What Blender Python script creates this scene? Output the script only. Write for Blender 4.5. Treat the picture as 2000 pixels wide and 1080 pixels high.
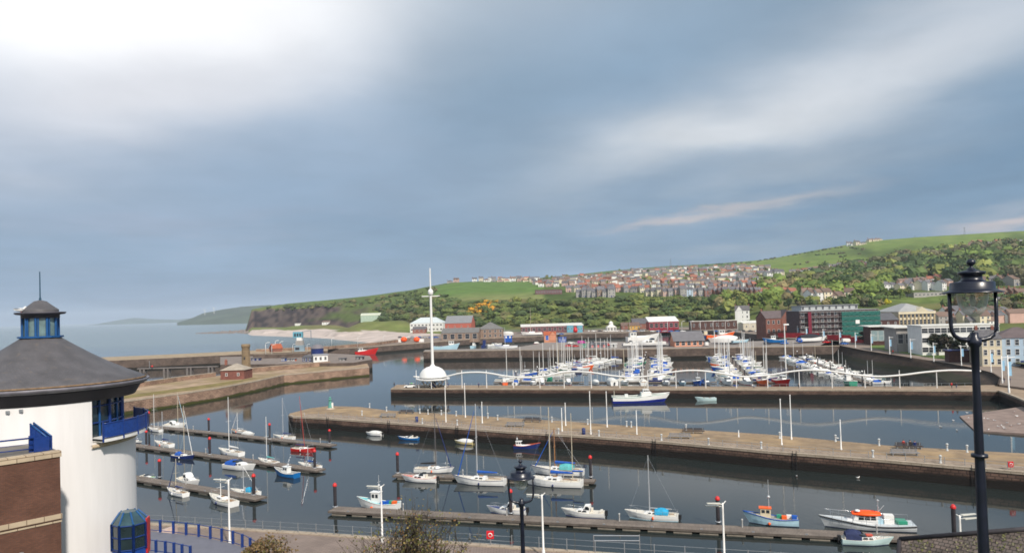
import bpy, bmesh, math, random
from mathutils import Vector, Matrix, noise as mnoise
random.seed(7)
PI = math.pi
for o in list(bpy.data.objects): bpy.data.objects.remove(o)
SC = bpy.context.scene
COL = SC.collection

# ------------------------------------------------------------------ camera
FL = 1400.0; CAMZ = 28.0
PITCH = math.atan(31/FL); ROLL = math.atan(.030)
F_ = Vector((0, math.cos(PITCH), math.sin(PITCH)))
R0 = Vector((1, 0, 0)); U0 = Vector((0, -math.sin(PITCH), math.cos(PITCH)))
R_ = (R0*math.cos(ROLL) - U0*math.sin(ROLL)).normalized()
U_ = (U0*math.cos(ROLL) + R0*math.sin(ROLL)).normalized()
cd = bpy.data.cameras.new('camera'); cam = bpy.data.objects.new('camera', cd); COL.objects.link(cam)
cd.sensor_width = 36; cd.lens = FL/2000*36; cd.clip_start = .1; cd.clip_end = 90000; cd.shift_y = 36/2000
M = Matrix.Identity(4)
for i in range(3):
    M[i][0] = R_[i]; M[i][1] = U_[i]; M[i][2] = -F_[i]
M[2][3] = CAMZ
cam.matrix_world = M
SC.camera = cam
SC.view_settings.view_transform = 'Standard'; SC.view_settings.look = 'None'
SC.view_settings.exposure = 0.27; SC.view_settings.gamma = 1
SC.cycles.filter_width = 1.7
SC.cycles.max_bounces = 6; SC.cycles.volume_bounces = 1
SC.cycles.caustics_reflective = False; SC.cycles.caustics_refractive = False

# ------------------------------------------------------------------ sky and sun
SUN_EL, SUN_AZ = math.radians(42), math.radians(152)     # azimuth measured from +Y (view) towards +X
world = bpy.data.worlds.new("World"); SC.world = world; world.use_nodes = True
nt = world.node_tree; N = nt.nodes; N.clear()
def nd(t, **k):
    n = N.new(t)
    for a, b in k.items(): setattr(n, a, b)
    return n
def lk(a, b): nt.links.new(a, b)
def mth(op, a, b=None, c=None, clamp=False):
    n = nd('ShaderNodeMath', operation=op); n.use_clamp = clamp
    for i, v in enumerate((a, b, c)):
        if v is None: continue
        if isinstance(v, (int, float)): n.inputs[i].default_value = v
        else: lk(v, n.inputs[i])
    return n.outputs[0]
def mixc(f, a, b, bt='MIX'):
    n = nd('ShaderNodeMix', data_type='RGBA', blend_type=bt)
    for i, v in ((0, f), (6, a), (7, b)):
        if isinstance(v, (int, float)): n.inputs[i].default_value = v
        elif isinstance(v, tuple): n.inputs[i].default_value = (*v, 1)
        else: lk(v, n.inputs[i])
    return n.outputs[2]
tc = nd('ShaderNodeTexCoord')
sx = nd('ShaderNodeSeparateXYZ'); lk(tc.outputs['Generated'], sx.inputs[0])
X, Y, Z = sx.outputs
Yc = mth('MAXIMUM', Y, .06)
A0 = mth('DIVIDE', X, Yc); E0 = mth('DIVIDE', Z, Yc)
# cloud plane coordinates give streaks that flatten towards the horizon
zz = mth('ADD', mth('ABSOLUTE', Z), .10)
cp = nd('ShaderNodeCombineXYZ'); lk(mth('DIVIDE', X, zz), cp.inputs[0]); lk(mth('DIVIDE', Y, zz), cp.inputs[1])
def noi(vec, scale, detail=4, rough=.5, dist=0, off=0):
    n = nd('ShaderNodeTexNoise', noise_dimensions='4D'); lk(vec, n.inputs['Vector']); n.inputs['Scale'].default_value = scale
    n.inputs['Detail'].default_value = detail; n.inputs['Roughness'].default_value = rough; n.inputs['Distortion'].default_value = dist
    n.inputs['W'].default_value = off
    return n.outputs['Fac']
n1 = noi(cp.outputs[0], .42, 5, .48, .3, 1.3); n2 = noi(cp.outputs[0], 1.1, 5, .5, .2, 7.7); n3 = noi(cp.outputs[0], .9, 4, .5, 0, 4.1)
warpA = mth('MULTIPLY', mth('SUBTRACT', n1, .5), .38); warpE = mth('MULTIPLY', mth('SUBTRACT', n3, .5), .17)
A = mth('ADD', A0, warpA); E = mth('ADD', E0, warpE)
A2 = mth('ADD', A0, mth('MULTIPLY', mth('SUBTRACT', n2, .5), .16)); n4 = noi(cp.outputs[0], 2.6, 5, .6, .4, 2.2); E2 = mth('ADD', E0, mth('MULTIPLY', mth('SUBTRACT', n4, .5), .035))
def blob(px, py, rx, ry, ang=0, p=1.0, raw=False):
    a0 = (px-1000)/FL; e0 = (607-.03*(px-1000)-py)/FL; rx /= FL; ry /= FL
    da = mth('SUBTRACT', A2 if raw else A, a0); de = mth('SUBTRACT', E2 if raw else E, e0)
    c, s = math.cos(ang), math.sin(ang)
    u = mth('DIVIDE', mth('ADD', mth('MULTIPLY', da, c), mth('MULTIPLY', de, s)), rx)
    v = mth('DIVIDE', mth('SUBTRACT', mth('MULTIPLY', de, c), mth('MULTIPLY', da, s)), ry)
    q = mth('ADD', mth('MULTIPLY', u, u), mth('MULTIPLY', v, v))
    return mth('POWER', 2.718, mth('MULTIPLY', mth('POWER', q, p), -1))
el = mth('MULTIPLY', E0, 1.0)
rmp = nd('ShaderNodeValToRGB'); lk(mth('MULTIPLY', mth('ABSOLUTE', Z), 2.0), rmp.inputs[0])
cr = rmp.color_ramp; cr.elements[0].position = 0; cr.elements[0].color = (.235, .325, .455, 1)
cr.elements[1].position = 1; cr.elements[1].color = (.33, .40, .48, 1)
for p_, c_ in ((.14, (.192, .298, .430)), (.36, (.152, .258, .385)), (.62, (.172, .282, .402))):
    e = cr.elements.new(p_); e.color = (*c_, 1)
col = rmp.outputs[0]
vary = mth('ADD', mth('MULTIPLY', n1, .9), mth('ADD', mth('MULTIPLY', n2, .35), .40))
col = mixc(1.0, col, nd('ShaderNodeCombineColor').outputs[0], 'MIX') if False else col
cc = nd('ShaderNodeCombineXYZ')
for i in range(3): lk(vary, cc.inputs[i])
col = mixc(1.0, col, cc.outputs[0], 'MULTIPLY')
wisp = nd('ShaderNodeMapRange'); lk(n2, wisp.inputs[0]); wisp.inputs[1].default_value = .42; wisp.inputs[2].default_value = .75
wisp.inputs[3].default_value = .35; wisp.inputs[4].default_value = 1.25
def add(f, c):
    global col
    col = mixc(mth('MINIMUM', f, 1.0), col, c)
SOFT = mth('MULTIPLY', mth('ADD', mth('MULTIPLY', mth('ADD', n2, noi(cp.outputs[0], 3.2, 6, .6, .5, 5.5)), .5), .3), 1.25)
add(mth('MULTIPLY', blob(60, 200, 960, 270, .0, 1.0), .66), (.50, .55, .64))
add(mth('MULTIPLY', blob(290, 0, 640, 190, .0, 1.6), 1.0), (.97, .97, .98))
add(mth('MULTIPLY', blob(330, 190, 400, 95, .10, 1.1), .85), (.68, .69, .73))
add(mth('MULTIPLY', blob(1430, 235, 330, 62, .20, 1.0), SOFT), (.52, .56, .60))
add(mth('MULTIPLY', mth('MULTIPLY', blob(1760, 115, 460, 105, .28, 1.0), SOFT), .85), (.64, .67, .71))
add(mth('MULTIPLY', blob(1950, 20, 260, 110, .2, 1.0), .5), (.50, .55, .62))
add(mth('MULTIPLY', mth('MULTIPLY', blob(1380, 419, 150, 9, .13, 1.3, raw=True), wisp.outputs[0]), .9), (.52, .46, .46))
add(mth('MULTIPLY', mth('MULTIPLY', blob(1540, 392, 170, 13, .15, 1.1, raw=True), wisp.outputs[0]), .75), (.47, .45, .46))
add(mth('MULTIPLY', mth('MULTIPLY', blob(1500, 345, 320, 45, .16, 1.0), wisp.outputs[0]), .45), (.42, .46, .50))
add(mth('MULTIPLY', mth('MULTIPLY', blob(1480, 470, 300, 22, .05, 1.0), wisp.outputs[0]), .45), (.40, .43, .47))
add(mth('MULTIPLY', mth('MULTIPLY', blob(1990, 436, 150, 15, .17, 1.4, raw=True), wisp.outputs[0]), .9), (.50, .46, .48))
add(mth('MULTIPLY', mth('MULTIPLY', blob(1990, 405, 90, 14, .2, 1.2, raw=True), wisp.outputs[0]), .5), (.44, .44, .48))
add(mth('MULTIPLY', mth('MULTIPLY', blob(280, 436, 420, 22, -.03, 1.0), wisp.outputs[0]), .35), (.36, .36, .44))
add(mth('MULTIPLY', blob(960, 120, 170, 190, .3, 1.2), .4), (.13, .22, .31))
fine = mth('ADD', mth('MULTIPLY', n4, .22), .89); cf = nd('ShaderNodeCombineXYZ')
for i in range(3): lk(fine, cf.inputs[i])
col = mixc(1.0, col, cf.outputs[0], 'MULTIPLY')
back = nd('ShaderNodeMapRange'); lk(Y, back.inputs[0]); back.inputs[1].default_value = .1; back.inputs[2].default_value = -.6
back.inputs[3].default_value = 0; back.inputs[4].default_value = .55
col = mixc(back.outputs[0], col, (.80, .84, .90))
sky = nd('ShaderNodeTexSky', sky_type='NISHITA'); sky.sun_disc = False
sky.sun_elevation = SUN_EL; sky.sun_rotation = SUN_AZ; sky.dust_density = 3; sky.altitude = 20
bg1 = nd('ShaderNodeBackground'); lk(sky.outputs[0], bg1.inputs[0]); bg1.inputs[1].default_value = .06
bg2 = nd('ShaderNodeBackground'); lk(col, bg2.inputs[0]); bg2.inputs[1].default_value = 1.0
mx = nd('ShaderNodeMixShader'); mx.inputs[0].default_value = .92; lk(bg1.outputs[0], mx.inputs[1]); lk(bg2.outputs[0], mx.inputs[2])
wo = nd('ShaderNodeOutputWorld'); lk(mx.outputs[0], wo.inputs[0])
sl = bpy.data.lights.new('sun', 'SUN'); sl.energy = 3.6; sl.angle = math.radians(2.5); sl.color = (1, .92, .82)
so = bpy.data.objects.new('sun', sl); COL.objects.link(so)
sd = Vector((math.sin(SUN_AZ)*math.cos(SUN_EL), math.cos(SUN_AZ)*math.cos(SUN_EL), math.sin(SUN_EL)))
so.rotation_euler = sd.to_track_quat('Z', 'Y').to_euler(); so.location = (0, 0, 200)

# ------------------------------------------------------------------ pixel -> ground helpers
def ray(px, py): return F_ + R_*((px-1000)/FL) + U_*((576-py)/FL)
def G(px, py, z=0.0):
    d = ray(px, py); t = (z-CAMZ)/d.z
    return Vector((d.x*t, d.y*t, z))
def AD(px, D, z):
    """point at height z, depth y=D, in the picture column px"""
    x = D*(px-1000)/FL
    for _ in range(4):
        v = Vector((x, D, z-CAMZ)); f = v.dot(F_); p = 1000+FL*v.dot(R_)/f
        x += (px-p)/FL*D
    return Vector((x, D, z))
def HZ(px): return 637-.03*px
def ZH(py, px, D): return CAMZ+(HZ(px)-py)/FL*D        # height seen at (px,py) at depth D
def lerp(a, b, t): return a+(b-a)*t
def interp(xs, ys, x):
    if x <= xs[0]: return ys[0]
    for i in range(1, len(xs)):
        if x <= xs[i]: return lerp(ys[i-1], ys[i], (x-xs[i-1])/(xs[i]-xs[i-1]))
    return ys[-1]
ORD = 'first second third fourth fifth sixth seventh eighth ninth tenth eleventh twelfth thirteenth fourteenth fifteenth sixteenth seventeenth eighteenth nineteenth twentieth'.split()
TENS = {2: 'twenty', 3: 'thirty', 4: 'forty', 5: 'fifty', 6: 'sixty', 7: 'seventy', 8: 'eighty', 9: 'ninety'}
def ordn(i):   # 0-based
    if i < 20: return ORD[i]
    t, u = divmod(i+1, 10)
    return (TENS[t][:-1]+'ieth') if u == 0 else TENS[t]+'-'+ORD[u-1]

# ------------------------------------------------------------------ materials
MATS = {}
def newmat(name):
    m = bpy.data.materials.new(name); m.use_nodes = True
    return m, m.node_tree, m.node_tree.nodes['Principled BSDF']
def pm(name, c, rough=.6, var=.18, scale=1.5, metal=0, bump=0, rnd=0.0, detail=4, spec=.4, coord='Object', attr=None, c2=None, stretch=None):
    """noise-varied surface; rnd varies the tone from object to object"""
    if name in MATS: return MATS[name]
    m, t, b = newmat(name); n = t.nodes; L = t.links
    b.inputs['Roughness'].default_value = rough; b.inputs['Metallic'].default_value = metal
    b.inputs['Specular IOR Level'].default_value = spec
    tcn = n.new('ShaderNodeTexCoord'); no = n.new('ShaderNodeTexNoise')
    src = tcn.outputs[coord]
    if stretch:
        mp = n.new('ShaderNodeMapping'); mp.inputs['Scale'].default_value = stretch; L.new(src, mp.inputs[0]); src = mp.outputs[0]
    L.new(src, no.inputs['Vector'])
    no.inputs['Scale'].default_value = scale; no.inputs['Detail'].default_value = detail; no.inputs['Roughness'].default_value = .6
    mr = n.new('ShaderNodeMapRange'); L.new(no.outputs['Fac'], mr.inputs[0])
    mr.inputs[1].default_value = .3; mr.inputs[2].default_value = .7; mr.inputs[3].default_value = 1-var; mr.inputs[4].default_value = 1+var
    fac = mr.outputs[0]
    if rnd:
        oi = n.new('ShaderNodeObjectInfo'); m2 = n.new('ShaderNodeMapRange'); L.new(oi.outputs['Random'], m2.inputs[0])
        m2.inputs[3].default_value = 1-rnd; m2.inputs[4].default_value = 1+rnd
        ml = n.new('ShaderNodeMath'); ml.operation = 'MULTIPLY'; L.new(fac, ml.inputs[0]); L.new(m2.outputs[0], ml.inputs[1]); fac = ml.outputs[0]
    vm = n.new('ShaderNodeVectorMath'); vm.operation = 'SCALE'; L.new(fac, vm.inputs['Scale'])
    if attr:
        at = n.new('ShaderNodeAttribute'); at.attribute_name = attr; L.new(at.outputs['Color'], vm.inputs[0])
    elif c2:
        n2 = n.new('ShaderNodeTexNoise'); L.new(src, n2.inputs['Vector']); n2.inputs['Scale'].default_value = scale*.37; n2.inputs['Detail'].default_value = 3
        r2 = n.new('ShaderNodeMapRange'); L.new(n2.outputs['Fac'], r2.inputs[0]); r2.inputs[1].default_value = .42; r2.inputs[2].default_value = .6
        mc = n.new('ShaderNodeMix'); mc.data_type = 'RGBA'; L.new(r2.outputs[0], mc.inputs[0]); mc.inputs[6].default_value = (*c, 1); mc.inputs[7].default_value = (*c2, 1)
        L.new(mc.outputs[2], vm.inputs[0])
    else: vm.inputs[0].default_value = c
    L.new(vm.outputs[0], b.inputs['Base Color'])
    if bump:
        bp = n.new('ShaderNodeBump'); bp.inputs['Strength'].default_value = bump; bp.inputs['Distance'].default_value = .1
        L.new(no.outputs['Fac'], bp.inputs['Height']); L.new(bp.outputs[0], b.inputs['Normal'])
    MATS[name] = m
    return m
def brick(name, c1, c2, cm, bw=.6, bh=.3, mortar=.02, rough=.85, var=.3, nscale=.6, bump=.6, wet=None, weed=None, offset=.5):
    """coursed masonry laid out in metres on the faces; wet = (height, colour) for the tidal band"""
    if name in MATS: return MATS[name]
    m, t, b = newmat(name); n = t.nodes; L = t.links
    b.inputs['Roughness'].default_value = rough; b.inputs['Specular IOR Level'].default_value = .3
    uv = n.new('ShaderNodeUVMap'); br = n.new('ShaderNodeTexBrick'); L.new(uv.outputs[0], br.inputs['Vector'])
    br.inputs['Color1'].default_value = (*c1, 1); br.inputs['Color2'].default_value = (*c2, 1); br.inputs['Mortar'].default_value = (*cm, 1)
    br.inputs['Scale'].default_value = 1; br.inputs['Mortar Size'].default_value = mortar; br.inputs['Brick Width'].default_value = bw; br.inputs['Row Height'].default_value = bh
    br.inputs['Bias'].default_value = 0; br.offset = offset
    tcn = n.new('ShaderNodeTexCoord'); no = n.new('ShaderNodeTexNoise'); L.new(tcn.outputs['Object'], no.inputs['Vector'])
    no.inputs['Scale'].default_value = nscale; no.inputs['Detail'].default_value = 6; no.inputs['Roughness'].default_value = .65
    mr = n.new('ShaderNodeMapRange'); L.new(no.outputs['Fac'], mr.inputs[0]); mr.inputs[1].default_value = .3; mr.inputs[2].default_value = .7
    mr.inputs[3].default_value = 1-var; mr.inputs[4].default_value = 1+var
    vm = n.new('ShaderNodeVectorMath'); vm.operation = 'SCALE'; L.new(br.outputs['Color'], vm.inputs[0]); L.new(mr.outputs[0], vm.inputs['Scale'])
    out = vm.outputs[0]
    if wet:
        ge = n.new('ShaderNodeNewGeometry'); sp = n.new('ShaderNodeSeparateXYZ'); L.new(ge.outputs['Position'], sp.inputs[0])
        nz = n.new('ShaderNodeTexNoise'); L.new(tcn.outputs['Object'], nz.inputs['Vector']); nz.inputs['Scale'].default_value = .25; nz.inputs['Detail'].default_value = 5
        ad = n.new('ShaderNodeMath'); ad.operation = 'MULTIPLY_ADD'; L.new(nz.outputs['Fac'], ad.inputs[0]); ad.inputs[1].default_value = -wet[2]; L.new(sp.outputs[2], ad.inputs[2])
        r = n.new('ShaderNodeMapRange'); L.new(ad.outputs[0], r.inputs[0]); r.inputs[1].default_value = wet[0]-wet[2]*.5; r.inputs[2].default_value = wet[0]-wet[2]*.5-.5
        mc = n.new('ShaderNodeMix'); mc.data_type = 'RGBA'; L.new(r.outputs[0], mc.inputs[0]); L.new(out, mc.inputs[6]); mc.inputs[7].default_value = (*wet[1], 1)
        out = mc.outputs[2]
        if weed:
            r2 = n.new('ShaderNodeMapRange'); L.new(ad.outputs[0], r2.inputs[0]); r2.inputs[1].default_value = weed[0]-wet[2]*.5; r2.inputs[2].default_value = weed[0]-wet[2]*.5-.3
            mc = n.new('ShaderNodeMix'); mc.data_type = 'RGBA'; L.new(r2.outputs[0], mc.inputs[0]); L.new(out, mc.inputs[6]); mc.inputs[7].default_value = (*weed[1], 1)
            out = mc.outputs[2]
    L.new(out, b.inputs['Base Color'])
    if bump:
        bp = n.new('ShaderNodeBump'); bp.inputs['Strength'].default_value = bump; bp.inputs['Distance'].default_value = .06
        sb = n.new('ShaderNodeMath'); sb.operation = 'SUBTRACT'; L.new(no.outputs['Fac'], sb.inputs[0]); L.new(br.outputs['Fac'], sb.inputs[1])
        L.new(sb.outputs[0], bp.inputs['Height']); L.new(bp.outputs[0], b.inputs['Normal'])
    MATS[name] = m
    return m
def glassy(name, c=(.02, .03, .04), rough=.12):
    return pm(name, c, rough, .3, 2, spec=.8)

white = pm('white paint', (.78, .77, .74), .45, .06, 2.5)
boatwhite = pm('gelcoat white', (.82, .82, .80), .28, .05, 1.2, rnd=.06)
cream = pm('cream deck', (.66, .62, .54), .6, .12, 2)
teak = pm('teak wood', (.30, .17, .08), .6, .25, 4)
navy = pm('navy paint', (.015, .03, .14), .3, .12, 2)
royal = pm('royal blue canvas', (.01, .09, .42), .75, .2, 3)
cyan = pm('cyan canvas', (.02, .32, .55), .7, .18, 3)
teal = pm('teal canvas', (.10, .42, .42), .75, .2, 3)
lightblue = pm('pale blue paint', (.42, .62, .72), .4, .1, 2)
seagreen = pm('green paint', (.03, .28, .17), .45, .15, 2)
darkgreen = pm('dark green canvas', (.02, .09, .06), .8, .2, 3)
red = pm('red paint', (.55, .02, .02), .4, .12, 2)
orange = pm('orange paint', (.85, .13, .02), .5, .1, 2)
black = pm('black rubber', (.015, .015, .017), .6, .2, 4)
alu = pm('aluminium spar', (.62, .63, .64), .35, .08, 2, metal=.3)
varnish = pm('varnished spar', (.36, .16, .05), .4, .2, 3)
tanspar = pm('buff spar', (.55, .48, .36), .5, .1, 3)
redspar = pm('red spar', (.40, .06, .05), .5, .1, 3)
boatglass = glassy('smoked boat glass')
antifoul = pm('boot stripe', (.02, .03, .07), .5, .2, 2)
chrome = pm('stainless rail', (.55, .56, .58), .25, .05, 2, metal=.7)
steelblack = pm('near black lamp paint', (.008, .010, .022), .32, .3, 6, spec=.6)
bluepaint = pm('blue enamel', (.010, .038, .19), .35, .15, 3, spec=.5)
bluelight = pm('mid blue enamel', (.015, .085, .25), .4, .15, 3)
galv = pm('galvanised steel', (.36, .38, .40), .4, .15, 3, metal=.5)
winglass = glassy('window glass', (.03, .035, .045), .1)
slate = brick('slate roof', (.115, .11, .115), (.15, .14, .145), (.06, .06, .06), .5, .3, .012, .7, .25, .5, .3)
redtile = brick('red clay roof tile', (.46, .12, .05), (.38, .10, .05), (.2, .06, .03), .4, .3, .02, .8, .2, .5, .3)
browntile = brick('brown roof tile', (.20, .13, .10), (.16, .11, .09), (.08, .06, .05), .4, .3, .02, .8, .25, .5, .3)
sandstone = brick('sandstone blocks', (.33, .235, .175), (.27, .185, .14), (.15, .11, .09), .8, .35, .03, .9, .3, .5)
redbrick = brick('red brick', (.27, .085, .055), (.22, .065, .045), (.24, .18, .15), .24, .08, .01, .9, .2, .4, .3)
redsand = brick('red sandstone', (.26, .10, .075), (.20, .08, .065), (.12, .06, .05), .7, .3, .03, .9, .25, .4)
brownbrick = brick('brown facing brick', (.165, .07, .045), (.12, .05, .035), (.10, .065, .05), .225, .075, .012, .9, .28, .5, .5)
paleash = brick('pale ashlar coping', (.50, .40, .28), (.45, .36, .26), (.15, .1, .07), .9, .5, .02, .85, .2, .6, .3)
oldstone = brick('weathered quay masonry', (.42, .28, .20), (.31, .20, .145), (.15, .10, .07), 1.3, .5, .05, .92, .45, .22, 1.0,
                 wet=(1.0, (.055, .045, .028), 1.2), weed=(.75, (.06, .065, .012)))
shadestone = brick('cloud shaded tidal quay masonry', (.15, .092, .068), (.095, .058, .044), (.04, .028, .024), 1.0, .45, .05, .85, .5, .3, 1.0,  # near piers' cloud shade put into stone colour; band below is tidal wet
                  wet=(1.7, (.016, .013, .011), 1.0))
midstone = brick('grey brown dock masonry', (.17, .125, .10), (.12, .09, .075), (.06, .045, .04), 1.2, .5, .05, .9, .4, .25, 1.0,
                 wet=(1.6, (.02, .018, .014), 1.0))
paving = brick('tan paving slabs', (.33, .235, .145), (.28, .20, .125), (.16, .115, .08), 1.6, .9, .035, .9, .28, .25, .3)
pavegrey = brick('pinkish quay paving', (.27, .21, .18), (.23, .18, .155), (.15, .12, .10), .6, .3, .03, .9, .2, .3, .3)
coping = brick('quay coping stones', (.42, .35, .27), (.37, .30, .23), (.18, .14, .10), 1.4, .9, .03, .9, .2, .5, .3)
asphalt = pm('asphalt', (.085, .08, .08), .9, .2, .6)
tarmac = pm('promenade paving', (.23, .18, .145), .9, .15, .2, coord='Object')
greydeck = pm('grey resin floor', (.155, .155, .185), .6, .1, .8)
planks = brick('pontoon decking', (.24, .20, .165), (.20, .165, .14), (.05, .04, .035), .16, 3.0, .02, .85, .25, .5, .3, offset=0)
fender = pm('float concrete', (.30, .26, .21), .8, .2, 2)

# ------------------------------------------------------------------ mesh builder
class MB:
    def __init__(s): s.v = []; s.f = []; s.m = []; s.sm = []
    def add(s, vs, fs, mi=0, sm=False):
        k = len(s.v); s.v += [tuple(v) for v in vs]
        for f in fs: s.f.append(tuple(i+k for i in f)); s.m.append(mi); s.sm.append(sm)
        return s
    def box(s, x0, x1, y0, y1, z0, z1, mi=0, rz=0, c=(0, 0, 0)):
        vs = [(x, y, z) for z in (z0, z1) for x, y in ((x0, y0), (x1, y0), (x1, y1), (x0, y1))]
        if rz or c != (0, 0, 0):
            cs, sn = math.cos(rz), math.sin(rz)
            vs = [(c[0]+x*cs-y*sn, c[1]+x*sn+y*cs, c[2]+z) for x, y, z in vs]
        return s.add(vs, [(0, 3, 2, 1), (4, 5, 6, 7), (0, 1, 5, 4), (1, 2, 6, 5), (2, 3, 7, 6), (3, 0, 4, 7)], mi)
    def tube(s, p0, p1, r0, r1=None, n=8, mi=0, cap=True):
        r1 = r0 if r1 is None else r1
        p0 = Vector(p0); p1 = Vector(p1); d = (p1-p0).normalized()
        a = d.cross(Vector((0, 0, 1)) if abs(d.z) < .9 else Vector((1, 0, 0))).normalized(); b = d.cross(a)
        vs = []
        for p, r in ((p0, r0), (p1, r1)):
            for i in range(n):
                t = 2*PI*i/n; vs.append(p+(a*math.cos(t)+b*math.sin(t))*r)
        fs = [(i, i+n, (i+1) % n+n, (i+1) % n) for i in range(n)]
        s.add(vs, fs, mi, n > 5)
        if cap:
            s.add(vs[:n], [tuple(range(n))], mi); s.add(vs[n:], [tuple(reversed(range(n)))], mi)
        return s
    def path(s, pts, r, n=6, mi=0):
        rr = r if isinstance(r, (list, tuple)) else [r]*len(pts)
        pts = [Vector(p) for p in pts]; vs = []; up = Vector((0, 0, 1))
        for i, p in enumerate(pts):
            d = (pts[min(i+1, len(pts)-1)]-pts[max(i-1, 0)]).normalized()
            a = d.cross(up if abs(d.z) < .95 else Vector((1, 0, 0))).normalized(); b = d.cross(a)
            for j in range(n):
                t = 2*PI*j/n; vs.append(p+(a*math.cos(t)+b*math.sin(t))*rr[i])
        fs = []
        for i in range(len(pts)-1):
            for j in range(n): fs.append((i*n+j, (i+1)*n+j, (i+1)*n+(j+1) % n, i*n+(j+1) % n))
        fs.append(tuple(range(n))); fs.append(tuple(reversed(range((len(pts)-1)*n, len(pts)*n))))
        return s.add(vs, fs, mi, True)
    def lathe(s, prof, c=(0, 0, 0), n=16, mi=0, a0=0, a1=2*PI, sm=True):
        full = abs(a1-a0-2*PI) < 1e-6; cols = n if full else n+1; vs = []
        for r, z in prof:
            for i in range(cols):
                t = a0+(a1-a0)*i/n; vs.append((c[0]+r*math.cos(t), c[1]+r*math.sin(t), c[2]+z))
        fs = []
        for k in range(len(prof)-1):
            for i in range(n):
                j = (i+1) % cols if full else i+1
                fs.append((k*cols+i, k*cols+j, (k+1)*cols+j, (k+1)*cols+i))
        return s.add(vs, fs, mi, sm)
    def prism(s, pts, z0, z1, mi=0, mtop=None, bottom=True):
        """pts: outline (x,y) or (x,y,ztop)"""
        n = len(pts)
        ar = sum(pts[i][0]*pts[(i+1) % n][1]-pts[(i+1) % n][0]*pts[i][1] for i in range(n))
        if ar < 0: pts = list(reversed(pts))
        top = [(p[0], p[1], p[2] if len(p) > 2 else z1) for p in pts]; bot = [(p[0], p[1], z0) for p in pts]
        s.add(bot+top, [(i, (i+1) % n, (i+1) % n+n, i+n) for i in range(n)], mi)
        s.add(top, [tuple(range(n))], mi if mtop is None else mtop)
        if bottom: s.add(bot, [tuple(reversed(range(n)))], mi)
        return s
    def loft(s, rings, mi=0, closed=True, sm=True, caps=True):
        n = len(rings[0]); vs = [p for r in rings for p in r]; fs = []
        for i in range(len(rings)-1):
            for j in range(n if closed else n-1): fs.append((i*n+j, i*n+(j+1) % n, (i+1)*n+(j+1) % n, (i+1)*n+j))
        s.add(vs, fs, mi, sm)
        if caps:
            s.add(rings[0], [tuple(reversed(range(n)))], mi); s.add(rings[-1], [tuple(range(n))], mi)
        return s
    def mesh(s, name, mats):
        me = bpy.data.meshes.new(name); me.from_pydata(s.v, [], s.f)
        if not isinstance(mats, (list, tuple)): mats = [mats]
        for m in mats: me.materials.append(m)
        me.polygons.foreach_set('material_index', s.m); me.polygons.foreach_set('use_smooth', s.sm)
        uvl = me.uv_layers.new(name='UVMap').data
        for p in me.polygons:
            nn = p.normal
            if abs(nn.z) > .9: ux, uy = Vector((1, 0, 0)), Vector((0, 1, 0))
            else:
                ux = Vector((-nn.y, nn.x, 0)).normalized(); uy = nn.cross(ux)
            for li in p.loop_indices:
                co = me.vertices[me.loops[li].vertex_index].co; uvl[li].uv = (co.dot(ux), co.dot(uy))
        me.update()
        return me
    def build(s, name, mats, parent=None, loc=None, rz=0):
        o = bpy.data.objects.new(name, s.mesh(name, mats)); COL.objects.link(o)
        if parent is not None: o.parent = parent
        if loc is not None: o.location = loc
        if rz: o.rotation_euler.z = rz
        return o
def tag(o, label=None, cat=None, group=None, kind=None):
    if label: o['label'] = label
    if cat: o['category'] = cat
    if group: o['group'] = group
    if kind: o['kind'] = kind
    return o
def thing(name, label, cat, loc=(0, 0, 0), rz=0, group=None):
    o = bpy.data.objects.new(name, None); COL.objects.link(o); o.empty_display_size = .3
    o.location = loc; o.rotation_euler = (0, 0, rz)
    return tag(o, label, cat, group)
def struct(name, mb, mats, loc=None): return tag(mb.build(name, mats, None, loc), kind='structure')
def dup(src, loc, rz=0, label=None, sc=None, group=None, swap=None):
    def cp(o, par):
        c = o.copy(); COL.objects.link(c)
        if par is not None: c.parent = par
        for ch in list(o.children):
            if ch.name in KEEP: continue
            cp(ch, c)
        return c
    r = cp(src, None); r.location = loc; r.rotation_euler = (0, 0, rz)
    if sc is not None: r.scale = sc if isinstance(sc, tuple) else (sc, sc, sc)
    if label: r['label'] = label
    if group: r['group'] = group
    return r
KEEP = set()
class Proto:
    """first use moves the built thing itself, later uses copy it"""
    def __init__(s, root): s.r = root; s.used = False
    def put(s, loc, rz=0, label=None, sc=None, group=None):
        if not s.used:
            s.used = True; r = s.r; r.location = loc; r.rotation_euler = (0, 0, rz)
            if sc is not None: r.scale = sc if isinstance(sc, tuple) else (sc, sc, sc)
            if label: r['label'] = label
            if group: r['group'] = group
            return r
        return dup(s.r, loc, rz, label, sc, group)
    def drop(s):
        if s.used: return
        for c in list(s.r.children_recursive): bpy.data.objects.remove(c)
        bpy.data.objects.remove(s.r)
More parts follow.
